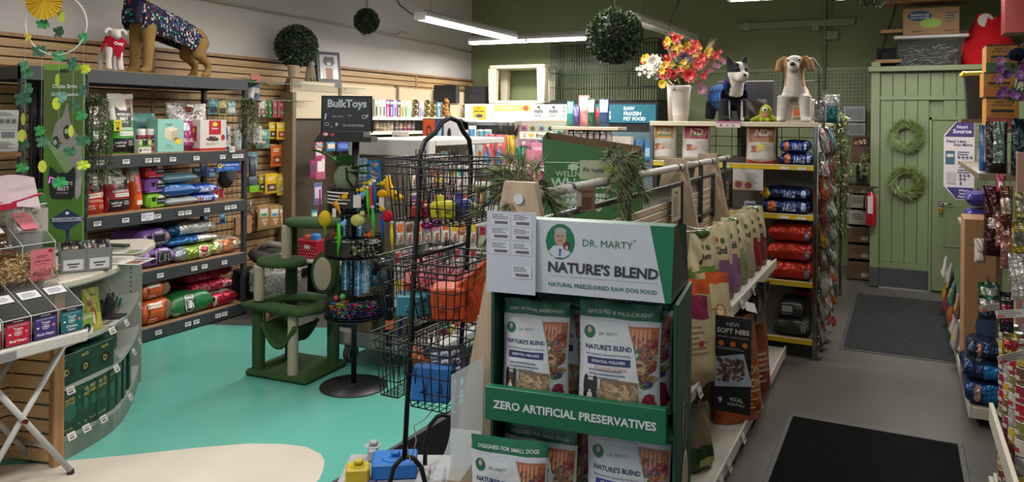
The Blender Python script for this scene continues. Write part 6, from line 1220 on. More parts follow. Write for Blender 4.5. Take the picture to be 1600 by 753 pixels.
row5(656,662,1.92,.23,[('#a898b8','#5a3a7a','purple and white carton side beside the gold can lids'),('#b0a8b8','#3a7a8a','lilac and teal carton side beside the gold can lids')]);row5(684,701,1.92,.23,[('#4a8a9c','#b8b0c0','teal carton side right of the gold can lids'),('#9a8aa8','#4a3a6a','mauve carton side right of the gold can lids'),('#5a90b0','#b8b4b8','blue carton side at the end of the top shelf')])
rr=random.Random(51)
def cans(u0,u1,n,z,rows,cols,lab,grp):
    a,b=W(u0,200,x=XC).y,W(u1,200,x=XC).y;pr={}
    for i in range(n):
        for j in range(rows):
            c=rr.choice(cols);r=min(.037,(b-a)/n*.48)
            if c not in pr:mm=MB();add_can(mm,r,.05,cols=(c,'#c8c0a8'),n=12);pr[c]=o=mm.build('cat_food_can',None,(XC-.03,a+(b-a)*(i+.5)/n,z+j*.051),label='%s, %s from its left, %s layer'%(lab,NW[i],NW[j]),cat='can',group=grp)
            else:dup(pr[c],(XC-.03,a+(b-a)*(i+.5)/n,z+j*.051),label='%s, %s from its left, %s layer'%(lab,NW[i],NW[j]))
cans(588,616,5,1.736,3,['#5a4a34','#6a5a44','#8a7a5c'],'brown and gold can, second shelf','brown and gold cans on the second shelf');cans(618,650,5,1.736,3,['#6a2a34','#7a3a3a','#4a4450','#8a6a5a'],'dark red or grey can, second shelf','red and grey cans on the second shelf')
cans(640,662,4,1.532,3,['#b09a3a','#b8a858','#a89a6a'],'yellow can, third shelf','yellow cans on the third shelf');cans(590,612,4,1.532,2,['#6a7a8a','#3a5a7a','#a8a8a4'],'blue grey can, third shelf','blue grey cans on the third shelf')
t=thing('orange_cat_figure','small orange cat figure standing on top of the canned food shelves','figure',W(697,182,x=-5.9),pi/2);m=blob_mesh('body',[('e',(0,0,.09),(.05,.04,.1)),('e',(0,-.01,.21),(.04,.035,.04)),('t',[(-.025,0,.23),(-.032,0,.28)],[.018,.004]),('t',[(.025,0,.23),(.032,0,.28)],[.018,.004]),('e',(0,-.03,.02),(.055,.06,.03))],.009,lambda p:'#a8743c' if sin(p.z*120+p.x*30)>-.3 else '#7a4a20','plush',3);m.build('body',t)
for(u0,u1,v0,v1,c,c2,lb)in((492,503,222,252,'#8a3a5a','#b0a8a8','pink packet hanging left of the toy stand pole'),(484,494,250,278,'#7a2a4c','#5a3a4a','magenta box behind the toy stand leaves'),(494,508,240,280,'#9c5068','#c0b4b8','rose and white packet left of the leafy toy'),(490,503,285,320,'#5c5a80','#a8a8b8','blue and violet packet left of the toy stand'),(486,496,328,350,'#3a7a8c','#b8b8a8','teal picture packet left of the lemon toy'),(494,504,222,232,'#a86a4a','#6a8a9a','orange and blue packet under the chalkboard tray'),(510,524,222,236,'#2a6c94','#c0a890','blue and tan packet under the chalkboard tray'),(526,545,222,236,'#2a3a7a','#4a6aa0','navy blue packet under the chalkboard tray'),(560,600,224,233,'#3a5a60','#8a9ca0','row of small teal packets right of the chalkboard pole')):
    hang_card('toy_packet',lb,u0,u1,v0,v1,-6.02,[c,('r',.1,.3,.9,.8,c2)],(),'packet',None,.02,int(u0))
for(u0,u1,v0,v1,y,lb)in((677,713,133,163,10.9,'large black speaker box on the wall gondola'),(725,744,135,163,10.9,'small black speaker box in the corner of the room')):
    a,b=W(u0,v0,y=y),W(u1,v1,y=y)
    if a.x<XL+.03:a=W(u0,v0,x=XL+.2);b=Vector((a.x+.35,0,W(u1,v1,x=XL+.2).z));y=a.y+.1
    carton('speaker',lb,b.x-a.x if b.x-a.x>.05 else.2,a.z-b.z,.16,'#15161a',[('e',.5,.35,.3,.18,'#1f2024'),('e',.5,.75,.16,.1,'#1f2024')],((a.x+b.x)/2,y,b.z),.2,cat='speaker')
    m=MB();m.box(-.22,.22,-.12,.16,-.02,0,'#8a7a60','satin');m.box(-.02,.02,.06,.1,-(b.z),-.02,'#6a5f4c');m.build('speaker_ledge',None,((a.x+b.x)/2,y,b.z),.2,'narrow shelf carrying the '+('large' if u0<700 else 'small')+' black speaker box','shelf')
# ---------------------------------------------------------------- fridge, freezer, cat shelf, cage
YF5=10.45
t=thing('display_fridge','white display fridge with a lit curved canopy by the back wall','fridge',(-5.5,YF5+.35,0));m=MB();m.box(-.64,.64,-.3,.35,.02,2.14,'#a8a8a8','satin',.02);m.build('cabinet',t)
m=MB();m.prism([(-.64,1.87),(.58,1.87),(.645,1.95),(.62,2.08),(.55,2.15),(-.64,2.15)],-.36,-.3,'#ffffff','lit_panel');m.build('lit_canopy',t);m=MB();m.box(-.6,.6,-.34,-.3,.15,1.82,'#22262a','gloss');m.box(-.02,.02,-.36,-.34,.15,1.82,'#8a8a8a','metal');m.build('door',t)
m=MB();m.box(-.12,.12,-.005,0,0,.22,'#b8a82a','paper');prints(m,flat_S(-.12,.12,0,.22,-.005),[('t','Help us',.5,.82,.6,.12,'#4a3a1a'),('t','save birds',.5,.62,.8,.14,'#4a3a1a'),('e',.5,.28,.25,.12,'#4a4a6a')],(.24,.22));m.build('poster',None,W(749,187,y=YF5-.02),0,'yellow notice on the lit white canopy','poster')
p=W(801,174,y=YF5-.02);m=MB();m.box(-.32,.32,-.005,0,0,.1,'#9ab060','paper');prints(m,flat_S(-.32,.32,0,.1,-.005),[('t','Freshly made',.35,.5,.5,.4,'#d8e0c0'),('e',.85,.5,.08,.4,'#a84a2c')],(.64,.1));m.build('banner',None,p,0,'pale green strip notice on the lit canopy','banner')
t=thing('cat_shelf_unit','cream open two-level shelf unit on top of the white fridge','shelf',(-5.3,YF5+.35,2.151));CR='#b0a994'
for z in(0,.55):m=MB();m.box(-.48,.48,-.26,.26,z,z+.055,CR,'satin',.02);m.build('panel',t)
for x in(-.42,.42):
    for y in(-.2,.2):m=MB();m.prism([(x-.055,.055),(x+.055,.055),(x+.07,.55),(x-.07,.55)],y-.05,y+.05,CR);m.build('leg',t)
t=thing('raw_food_freezer','black freezer with a teal backlit raw frozen pet food sign','freezer',(-3.87,YF5+.35,0));m=MB();m.box(-.83,.83,-.3,.35,.02,2.18,'#17191b','satin',.01);m.build('cabinet',t)
m=MB();m.box(-.8,.8,-.34,-.3,1.88,2.14,'#125c6c','backlit');prints(m,flat_S(-.8,.8,1.88,2.14,-.34),[('t','naturals',.34,.5,.5,.75,'#e0f0f0',.03),('t','RAW',.76,.78,.2,.2,'#e0f0f0',.03),('t','FROZEN',.79,.5,.2,.2,'#e0f0f0',.03),('t','PET FOOD',.81,.22,.3,.2,'#e0f0f0',.03)],(1.6,.26),.004,'backlit');m.build('lit_sign',t)
m=MB();m.box(-.8,.8,-.31,-.3,.2,1.75,'#6c8894','lit_panel' if 0 else 'satin');m.build('interior_panel',t);m=MB();m.box(-.8,.8,-.35,-.345,.2,1.78,'#8aa','acrylic');  # interior is a plain pale blue satin panel behind the bags
for x in(-.8,0,.8):m.box(x-.03,x+.03,-.36,-.34,.2,1.78,'#1a1c1e')
m.build('glass_door',t)
for i in range(12):
    x=-4.6+.13*i;m=MB();add_bag(m,.12,.3,.05,['#3a7ab0',('r',.1,.2,.9,.6,'#8ab0c8')],seed=i);m.build('frozen_food_bag',None,(x,YF5+.02,1.35+.0),0,'blue frozen food bag behind the freezer glass','bag','blue bags in the freezer')
t=thing('wire_crate','large black folding wire dog crate on top of the freezer','crate',(-3.88,YF5+.32,2.19));CC='#15211d'
for nm,yy in(('front_panel',-.27),('back_panel',.27)):
    m=MB();rodgrid(m,-.82,.82,0,.88,40,0,yy,.0042,CC)
    for z in(0,.2,.42,.64,.88):m.tube([(-.82,yy,z),(.82,yy,z)],.005,4,CC)
    m.build(nm,t)
for sx in(-1,1):
    m=MB()
    for k in range(13):m.tube([(sx*.82,-.27+.045*k,0),(sx*.82,-.27+.045*k,.88)],.004,4,CC)
    for z in(0,.42,.88):m.tube([(sx*.82,-.27,z),(sx*.82,.27,z)],.005,4,CC)
    m.build('side_panel',t)
m=MB();m.box(-.82,.82,-.27,.27,-.01,.015,'#17191b','satin');m.tube([(-.3,-.26,.55),(0,-.2,.53),(.35,-.26,.55)],.012,6,CC);m.tube([(.4,-.28,.2),(.4,-.28,.42),(.45,-.28,.46),(.82,-.28,.46)],.006,4,CC);m.tube([(.4,-.28,.2),(.82,-.28,.2)],.009,4,CC);m.build('tray',t)
# ---------------------------------------------------------------- white gondola across the middle of the shop
YG=6.75
t=thing('middle_gondola','white gondola of bagged food across the middle of the shop','shelving',(-3.3,YG+.3,0));m=MB();m.box(-.9,.95,.12,.2,0,1.75,'#a09a90','satin');m.build('back_panel',t)
for z in(1.46,1.05,.62,.2):m=MB();m.box(-.9,.95,-.42,.12,z-.03,z,'#a8a49c','satin');m.box(-.9,.95,-.432,-.42,z-.04,z+.015,'#bab6b0','satin');m.build('shelf',t)
def yb_(label,u0,u1,v0,v1,y,c,rects=(),sp=(),mat='pouch',d=.08,name='food_bag',cat='bag',grp=None,z=None,wr=.008,pin=.04,crimp=.08):
    a,b=W(u0,v0,y=y),W(u1,v1,y=y);m=MB();add_bag(m,abs(b.x-a.x),a.z-(z if z is not None else b.z),d,[c]+list(rects),None,int(u0*3+v0)%89,sp,mat=mat,wr=wr,pinch=pin,crimp=crimp)
    return m.build(name,None,((a.x+b.x)/2,y,z if z is not None else b.z),0,label,cat,grp)
F=lambda a,b,c,d,e:('r',a,b,c,d,e)
Z1,Z2,Z3=1.462,1.052,.622
yb_('white and pale blue food bag with a clear top, left on the middle gondola',717,731,205,252,YG,'#b0b4b8',[F(.1,.1,.9,.5,'#3a6a98')],z=Z1);yb_('white food bag with a teal fish print, left on the middle gondola',732,744,196,252,YG+.03,'#a8b0b4',[F(.1,.5,.9,.9,'#3a7a9a')],z=Z1)
yb_('white food bag with dark teal swirl and orange fruit on the middle gondola',746,768,202,255,YG,'#b0aea8',[F(.1,.55,.9,.95,'#4a7a88')],[('e',.3,.3,.15,.08,'#b5602c')],z=Z1)
for k,(u0,u1,c,c2,nm)in enumerate(((756,773,'#c05a58','#2a7ab0','left'),(774,792,'#c05f5c','#2a80b4','right'))):yb_('coral food bag with a blue triangle, %s one on the middle gondola'%nm,u0,u1,210,258,YG-.06,'#9c4a48',(),[('p',[(.1,.05),(.9,.05),(.5,.6)],c2),('e',.5,.7,.2,.1,'#d08a80')],crimp=.14,z=Z1)
yb_('yellow and orange food bag beside the coral bags',789,804,211,262,YG-.02,'#9c8420',[F(0,0,1,.35,'#96541c')],[('e',.5,.6,.2,.1,'#8a7a20')],crimp=.14,z=Z1)
yb_('dark green foil bag behind the pink bags',806,822,230,264,YG,'#1c5a44',mat='foil',z=Z1);yb_('pink food bag standing behind the front pink bag',826,860,222,300,YG-.05,'#94586a',[F(.2,.8,.8,.9,'#a8808c')]);yb_('pink food bag with a yellow crescent at the front',819,850,234,300,YG-.1,'#8e5264',(),[('t','bene',.55,.72,.4,.08,'#7a5a34'),('e',.6,.4,.1,.12,'#b8a058')]);yb_('pink and yellow bag beside the tall green carton',851,866,250,305,YG-.1,'#94546c',[F(.5,0,1,.4,'#a08a30')])
for k,(u0,c,nm)in enumerate(((736,'#a8501c','left orange food bag in the lower row behind the wire basket stand'),(748,'#b05a20','right orange food bag in the lower row behind the wire basket stand'),(760,'#2a8a98','teal food bag right of the orange pair in the lower row'))):yb_(nm,u0,u0+11,280,318,YG-.0,c,[F(.3,.2,.7,.6,'#b0a898')],z=Z2)
for k,u0 in enumerate((672,690,708,728,748,768)):yb_('white bag with %s print, %s in the lowest row on the middle gondola'%(['red','orange','grey','orange','crimson','red'][k],['first','second','third','fourth','fifth','last'][k]),u0,u0+16,345,395,YG-.04,'#a8a6a2',[F(.2,.5,.8,.8,['#8a2434','#b0602c','#6a6a70','#b8642c','#a01c34','#8e2c34'][k])],z=Z3)
# framed posters, price shelf, fromm banner, top boxes
m=MB();p=W(690,225,y=8.2);w,h=.58,.32;m.box(-w/2,w/2,0,.03,0,h,'#1c1c20','satin',.004);prints(m,flat_S(-w/2+.01,w/2-.01,.01,h-.01,0),[('r',0,0,.32,1,'#a84420'),('e',.16,.5,.07,.25,'#1c1c20'),('e',.16,.5,.045,.16,'#a84420'),('r',.33,0,.55,1,'#1f3f5c'),('e',.44,.5,.06,.3,'#8aa0b0'),('r',.56,0,1,1,'#a8a4a4'),('e',.7,.4,.05,.25,'#1c1c20')],(w,h),.002)
m.build('framed_poster',None,p,0,'dark framed poster with orange, blue and white panels','poster');m=MB();m.box(-.3,.6,.04,.5,0,p.z,'#8f8a80','satin');m.build('poster_counter',None,(p.x,p.y,0),0,'plain beige counter standing under the framed poster','counter')
p=W(846,229,y=YG+.1);m=MB();w,h=.48,.215;m.box(-w/2,w/2,0,.01,0,h,'#a89a84','satin');S=flat_S(-w/2,w/2,0,h,0);rr=random.Random(2)
sp=[('r',.2*i+.005,.68*j+.01,.2*i+.19,.68*j+.3,rr.choice(['#8a5a7a','#4a5a7a','#7a8a6a','#5a5a60','#8f6a5a','#6a8a9a']))for i in range(4)for j in range(2)]+[('e',.2*i+.1,.68*j+.14,.05,.1,rr.choice(['#2a2a2e','#b0a8a0','#5a4434']))for i in range(4)for j in range(2)]
prints(m,S,sp+[('r',.0,.33,.78,.67,'#bdb8ae'),('r',.8,0,1,1,'#6f9a86'),('e',.9,.5,.07,.25,'#3a4a44'),('t','I',.12,.5,.1,.2,'#222'),('p',[(.27,.4),(.34,.53),(.31,.6),(.27,.56),(.23,.6),(.2,.53)],'#b8962c'),('t','fromm',.56,.5,.36,.22,'#222',.02)],(w,h),.001)
m.build('brand_banner',None,p,0,'picture banner with animal squares and a gold heart','banner')
m=MB();m.box(-.3,.3,.012,.03,-.45,.25,'#8a8478','satin');m.build('banner_backboard',None,p,0,'grey backboard behind the picture banner','board')
for k,(u0,u1,nm)in enumerate(((832,855,'left'),(855,878,'middle'),(878,888,'right'))):
    a,b=W(u0,163,y=YG+.35),W(u1,187,y=YG+.35);w=b.x-a.x-.004;carton('food_carton','white carton with black lettering, %s of three on top of the middle gondola'%nm,w,a.z-1.90,.15,'#b8b8b8',[('t','nulo',.5,.6,.6,.3,'#1f1f24',.03),('e',.5,.82,.08,.08,'#1f1f24'),('l',.5,.35,.6,2,.1,'#666')],((a.x+b.x)/2,YG+.4,1.90),0)
m=MB();m.box(-.3,.32,-.1,.25,-.05,0,'#9a9078','satin',.003);m.box(-.2,.2,.0,.05,-1.9,-.05,'#8a8070');m.build('top_ledge',None,(W(862,190,y=YG+.4).x,YG+.35,1.9),0,'beige ledge carrying the three white cartons','ledge')
for k,(u0,u1,v0,c,c2,nm)in enumerate(((886,897,158,'#1f6a5c','#7ab0a0','green and white'),(896,906,165,'#3a2a5a','#7a6a9a','purple'),(904,921,149,'#a86a6a','#b8a098','rose pink'),(919,930,154,'#1c4a30','#b8bcb8','white and dark green'),(930,941,168,'#5a3a30','#a82a3a','brown and red'),(936,952,154,'#2a3f5c','#a8b8c0','navy and white'))):yb_('%s treat pouch in the display of pouches left of the freezer sign'%nm,u0,u1,v0,197,YG-.1*(k%2),c,[F(.1,.5,.9,.95,c2)],d=.05)
m=MB();m.box(-.33,.33,-.12,.12,-.03,0,'#a89a84','satin',.003)
for i in range(7):m.tube([(-.3+i*.1,-.1,-.05),(-.3+i*.1,-.2,-.05)],.003,4,'#aaa','metal')
m.box(-.04,.04,-.02,.06,-1.8,-.03,'#8a8070');p=W(920,198,y=YG-.05);m.build('pouch_ledge',None,p,0,'short beige ledge under the row of treat pouches','ledge')
for k,(u0,c)in enumerate(((888,'#5a2a2c'),(899,'#a89a94'),(909,'#4a1a20'),(919,'#8a4a50'),(929,'#3a2a30'),(939,'#6a5a78'),(948,'#a8a0a0'))):yb_('small hanging packet, %s from the left below the pouch ledge'%'first second third fourth fifth sixth seventh'.split()[k],u0,u0+9,202,238,YG-.1,c,[F(.15,.6,.85,.9,'#b8b0a8')],d=.03,name='treat_packet',cat='packet')
spray('feather_bunch','bunch of dark feathery grass standing at the left of the picture banner',W(790,195,y=YG),.01,10,71)if 0 else None
p=W(790,214,y=YG+.1);m=MB();rr=random.Random(12)
for i in range(90):a=rr.uniform(-.2,.2);m.add([(a*.5-.006,0,0),(a*.5+.006,0,0),(a+rr.uniform(-.03,.03),rr.uniform(-.05,.05),rr.uniform(.08,.2))],[(0,1,2)],rr.choice(['#1c1a18','#2a2622','#332c26']),'leaf')
m.build('feather_bunch',None,p,0,'bunch of dark feathery grass left of the picture banner','plant')
p=W(679,250,d=7.4);spray('small_plant','small pale green sprig plant behind the wire basket stand',(p.x,p.y,p.z+.18),.2,500,72,.13,('#6a7a4a','#7c8a5c','#4c5a34'),.05)
t=thing('menu_board','tall white printed menu card above the white gondola','sign',W(625,263,y=5.4));a,b=W(612,205,y=5.4),W(637,263,y=5.4);w=b.x-a.x;h=a.z-b.z;m=MB();m.box(-w/2,w/2,0,.006,0,h,'#b8b2aa','paper');prints(m,flat_S(-w/2,w/2,0,h,0),[('l',.5,.7,.5,10,.05,'#777'),('t','Menu',.35,.88,.4,.08,'#666')],(w,h),.001);m.build('card_face',t);m=MB();m.box(-.01,.01,.006,.015,-.0,h*.5,'#888');m.build('holder',t)
# ---------------------------------------------------------------- tube light fixtures that show in the picture
def tube_fix(label,a,b,lit=True,w=.16,single=False):
    a=Vector(a);b=Vector(b);ln=(b-a).length;t=thing('tube_light_fixture',label,'light',(a+b)/2,atan2(b.y-a.y,b.x-a.x))
    m=MB();m.box(-ln/2,ln/2,-w/2,w/2,.02,.07,'#b8b8b4','satin',.01);m.box(-ln/2,ln/2,-w*.32,w*.32,.07,.10,'#9a9a98','satin');m.build('housing',t)
    for s in((-1,1)if not single else(0,)):
        for(x0,x1)in((-ln/2+.03,-.02),(.02,ln/2-.03)):m=MB();m.tube([(x0,s*w*.28,.0),(x1,s*w*.28,.0)],.019,10,'#ffffff','tube_light' if lit else 'satin');m.build('fluorescent_tube',t)
    for x in(-ln/2+.01,0,ln/2-.01):m=MB();m.box(x-.015,x+.015,-w*.42,w*.42,-.022,.03,'#c8c8c4','satin',.005);m.build('lamp_holder',t)
    m=MB()
    for x in(-ln*.4,ln*.4):m.tube([(x,0,.1),(x,0,4.19-a.z)],.003,4,'#777','metal')
    m.build('hanging_wire',t);return t
tube_fix('bright white tube light hanging near the white wall',(-4.67,6.95,3.0),(-4.74,9.34,3.0));tube_fix('lit tube light running along the green back wall',(-5.75,9.9,3.04),(-3.85,9.95,3.04));tube_fix('unlit white tube fixture above the flower vase',(-2.66,8.2,3.0),(-2.52,10.3,3.0),False)
tube_fix('bright tube light cut off by the top picture edge, left of two',(-1.42,7.12,3.02),(-.1,7.5,3.02)if 0 else(-.85,7.15,3.02));tube_fix('bright tube light cut off by the top picture edge, right of two',(-.54,7.4,3.02),(.5,7.4,3.02))
m=MB();m.tube([W(617,-6,d=8.4),W(625,8,d=8.4),W(640,20,d=8.4),W(657,27,d=8.4)],.008,6,'#15161a');m.build('power_cord',label='black power cord feeding the bright tube light near the white wall',cat='cord')
m=MB();m.tube([W(1062,-4,d=8.5),W(1058,10,d=8.5),W(1050,25,d=8.5),W(1046,40,d=8.6)],.006,6,'#15161a');m.build('power_cord',label='thin black cord hanging by the unlit tube fixture',cat='cord')
p=W(1010,-6,d=9.5);m=MB();m.X=Matrix.Rotation(.15,4,'Y');m.box(-.25,.28,-.12,.12,0,.1,'#a39c8e','satin',.04);m.tube([(-.1,0,.1),(-.1,0,.6)],.02,8,'#777');m.tube([(.2,0,.1),(.2,0,.6)],.02,8,'#777');m.X=None;m.build('ceiling_heater',None,p,0,'beige box hanging from the ceiling above the big leaf ball','heater')
# ---------------------------------------------------------------- black wire basket stand
TK=thing('wire_basket_stand','tall leaning black metal stand with three pairs of wire baskets','stand',(-1.9,3.05,0));K0=Vector((-1.9,3.05,0));KB='#0f1311'
q=lambda u,v,d:W(u,v,d=d)-K0
m=MB();m.tube([q(632,715,3.4),q(640,560,3.4),q(647,420,3.4),q(655,300,3.4),q(656,243,3.4),q(664,220,3.42),q(680,207,3.46),q(690,191,3.5),q(703,184,3.55),q(716,189,3.6),q(724,206,3.65),q(733,218,3.7),q(736,243,3.75),q(734,330,3.75),q(727,450,3.75),q(718,570,3.75),q(712,640,3.75)],.012,10,KB);m.build('frame',TK)
for a,b in((402,379),(514,489)):
    m=MB();m.tube([q(648 if a<450 else 642,a,3.4),q(731 if a<450 else 724,b,3.75)],.01,8,KB);m.build('crossbar',TK)
for nm,u,v,d,s in(('foot_hoop',637,713,3.4,1),('foot_hoop',692,648,3.75,1)):
    c=q(u,v,d);r=.088;m=MB();sp=[c+R0*(-r*1.0)+Vector((0,0,-c.z+.012)),c+R0*(-r*.95)+Vector((0,0,-.14)),c+R0*(-r*.7)+Vector((0,0,-.05)),c+R0*(-r*.3)+Vector((0,0,-.008)),c,c+R0*(r*.3)+Vector((0,0,-.008)),c+R0*(r*.7)+Vector((0,0,-.05)),c+R0*(r*.95)+Vector((0,0,-.14)),c+R0*r+Vector((0,0,-c.z+.012))]
    m.tube(sp,.011,8,KB);m.build(nm,TK)
def wbasket(x0,x1,y0,y1,zt,zb,ins):
    t=thing('b','','');bpy.data.objects.remove(t);m=MB()
    def rect(z,f,r,lip=0):a=ins*f;m.tube([(x0+a-lip,y0+a-lip,z),(x1-a+lip,y0+a-lip,z),(x1-a+lip,y1-a+lip,z),(x0+a-lip,y1-a+lip,z)],r,5,KB,'powder',True)
    H_=zt-zb;rect(zt,0,.0045,.012);rect(zt-.035,.05,.0045,.008)
    for k in(.25,.5,.75,1):rect(zt-H_*k,k,.0032)
    nx,ny=5,7
    for i in range(nx+1):
        f=i/nx;xa=x0+(x1-x0)*f;xb=x0+ins+(x1-x0-2*ins)*f;m.tube([(xa,y0,zt),(xb,y0+ins,zb),(xb,y1-ins,zb),(xa,y1,zt)],.0032,4,KB)
    for i in range(ny+1):
        f=i/ny;ya=y0+(y1-y0)*f;yb2=y0+ins+(y1-y0-2*ins)*f;m.tube([(x0,ya,zt),(x0+ins,yb2,zb),(x1-ins,yb2,zb),(x1,ya,zt)],.0032,4,KB)
    for y in(y0+.06,y1-.06):xx=x1 if x1<K0.x else x0;m.tube([(xx,y,zt),(xx,y,zt+.035),(xx+(.03 if xx<K0.x else-.03),y,zt+.04),(xx+(.03 if xx<K0.x else-.03),y,zt-.01)],.004,5,KB)
    m.v=[(a-K0.x,b-K0.y,c)for a,b,c in m.v];return m.build('wire_basket',TK)
dx=0
for zt,zb,sh in((1.725,1.445,0),(1.28,1.03,-.03),(.93,.64,-.06)):
    wbasket(-2.08+sh,-1.94+sh,2.84,3.24,zt,zb,.025);wbasket(-1.89+sh,-1.64+sh,2.78,3.18,zt,zb,.035)
def toybox(label,u0,u1,v0,v1,d,col,dep=.1,rz=TH,lid=None,latch=False,rot=None):
    a,b=W(u0,v0,d=d),W(u1,v1,d=d);w=(b-a).dot(R0);h=a.z-b.z;p=(a+b)/2;t=thing('toy_box',label,'toy box',(p.x,p.y,b.z),rz,rot=rot)
    m=MB();m.box(-w/2,w/2,-dep/2,dep/2,0,h*(.7 if lid else 1),col,'satin',.008);m.build('box_body',t)
    if lid:m=MB();m.box(-w*.35,w*.1,-.004,.004,h*.66,h*1.0,lid,'satin',.003);m.box(-w*.38,w*.38,-dep*.38,dep*.38,h*.68,h*.74,lid,'satin',.004);m.build('lid',t)
    for x in(-.2,.2):m=MB();m.box(x*w-.01,x*w+.012,-dep/2-.012,-dep/2,h*.3,h*.42,col,'satin',.004);m.box(x*w-.006,x*w+.006,-dep/2-.014,-dep/2-.005,h*.36,h*.55,col,'satin',.003);m.build('latch',t)
    return t
toybox('small red plastic box in the upper wire basket',644,674,312,339,3.6,'#8f1424',lid='#9c1a2a');toybox('small yellow plastic box in the upper wire basket',673,711,305,340,3.42,'#a39a1a',lid='#b0a828');toybox('small navy blue plastic box in the upper wire basket',706,736,301,339,3.5,'#252c66',lid='#2c3474');toybox('tiny olive box behind the navy one in the upper wire basket',735,742,316,338,3.6,'#8a8a20')
toybox('teal plastic box in the middle wire basket',622,680,457,491,3.5,'#1f6472',.12);toybox('large orange plastic box in the middle wire basket',676,728,445,494,3.42,'#a83c14',.16);toybox('small orange lid block behind the teal box',632,684,434,462,3.62,'#ac421a',.12)
m=MB();m.prism([(-.1,-.14),(.02,-.15),(.13,.0),(.1,.14),(-.02,.04),(-.1,-.02)],-.01,.03,'#ac3f16','satin');m.box(-.06,.0,-.02,0,-.06,-.03,'#8f3210');m.build('hinged_tray',None,W(733,450,d=3.4),TH+.3,'upright orange hinged lid in the middle wire basket','lid');m=MB();m.box(-.15,.15,-.1,.1,0,.006,'#98343c','satin');m.build('hinged_tray',None,W(685,434,d=3.6),rot=(.5,.28,TH),label='flat dull red sheet lying behind the orange boxes',cat='lid')
toybox('bright blue plastic box in the lowest wire basket',643,704,571,625,3.4,'#185a9c',.12,rot=(radians(-8),radians(4),TH));t=toybox('dark navy tray of white blocks tilted in the lowest wire basket',668,735,545,592,3.5,'#1d2740',.16,rot=(radians(-22),radians(-8),TH))
for i in range(3):
    for j in range(3):m=MB();m.box(-.07+.05*i,-.03+.05*i,-.085+.0,-.07,.015+.036*j,.043+.036*j,'#a4a8ba','satin',.006);m.box(-.06+.05*i,-.04+.05*i,-.09,-.085,.024+.036*j,.03+.036*j,'#4a4e60');m.build('white_block',t)
m=MB();m.box(-.05,.05,-.05,.05,0,.05,'#b05a14','satin',.01);m.build('toy_box',None,W(654,566,d=3.5),rot=(.3,.3,TH),label='small bright orange block beside the dark tray',cat='toy box')
# white cable ties, frosted board, low tray
m=MB();c=W(645,665,d=3.38);m.tube([c+Vector((-.03,0,.05)),c+Vector((-.035,0,-.08)),c+Vector((-.01,0,-.16)),c+Vector((.02,0,-.06)),c+Vector((.005,0,.0)),c+Vector((.05,.01,.03)),c+Vector((.09,.02,.08))],.003,5,'#8f9696','gloss');m.build('cable_tie',label='white cable tie looped round the stand pole',cat='cable tie')
a,b=W(704,575,d=2.95),W(752,735,d=2.95);p=(a+b)/2;m=MB();w=(b-a).dot(R0);h=a.z-b.z;S=lambda u,v:((u-.5)*w*1.0,.03*sin(u*2),h*v);m.add([(-w/2,0,0),(w/2,.02,0),(w/2,.02,h*1.1),(-w/2,0,h*.92),(-w/2,.004,0),(w/2,.024,0),(w/2,.024,h*1.1),(-w/2,.004,h*.92)],[(0,1,2,3),(7,6,5,4),(0,4,5,1),(2,6,7,3),(1,5,6,2),(0,3,7,4)],'#8aa','frosted')
m.surf(lambda u,v:(-w/2-.07*(1-v)**2+w*u,-.05*(1-v),h*.45*v-.02),6,6,'#8aa','frosted');m.build('acrylic_sheet',None,(p.x,p.y,b.z),TH-.2,'frosted clear plastic panel standing between the basket stand and the green display','panel')
t=thing('low_display_tray','low white tray table of dog puzzles at the foot of the wire stand','tray',W(650,748,d=3.68));t.location.z=0;zt=.20;m=MB();m.box(-.36,.36,-.22,.22,zt-.03,zt,'#9a9a9c','satin',.005);m.build('tray_top',t,rz=TH)
for x,y in((-.33,-.18),(.33,-.18),(.33,.18),(-.33,.18)):m=MB();m.X=Matrix.Rotation(TH,4,'Z');m.box(x-.015,x+.015,y-.015,y+.015,0,zt-.03,'#1c1c1e');m.X=None;m.build('leg',t)
def puz(label,u0,u1,v,d,h,col,dep,knob=True):
    a,b=W(u0,v,d=d),W(u1,v,d=d);w=(b-a).dot(R0);p=(a+b)/2;t2=thing('puzzle_toy',label,'toy',(p.x,p.y,zt+.001),TH+.12);m=MB();m.box(-w/2,w/2,-dep/2,dep/2,0,h,col,'satin',.008);m.build('puzzle_body',t2);m=MB();m.lathe([(dep*.4,h),(dep*.4,h+.004)],20,col,'satin');m.box(-.02,.025,-.015,.015,h+.004,h+.03,col,'satin',.008);m.build('puzzle_knob',t2)
puz('bright blue square puzzle toy on the low tray',582,652,740,3.7,.075,'#1b66b0',.17);puz('yellow puzzle block on the low tray',541,577,748,3.6,.075,'#b3a01c',.09);puz('navy puzzle tray at the front of the low tray',551,610,753,3.42,.06,'#16245c',.12);puz('white puzzle tray left of the blue box',575,590,730,3.85,.06,'#9a9aa0',.1)
for i in range(3):
    for j in range(3):p=W(700,745,d=3.6)+R0*(-.12+.075*i)+F0*(.06*j-.03);carton('puzzle_block','white square puzzle block of the grid at the right of the low tray',.06,.03,.055,'#9c9ca2',(),(p.x,p.y,zt+.001),TH,cat='toy',bv=.01,group='white puzzle blocks')
p=W(735,750,d=3.3);carton('blue_tray','blue plastic tray under the frosted panel',.3,.035,.16,'#1f5fa8',(),(p.x,p.y,zt+.0),TH+.1,bv=.01,cat='tray')
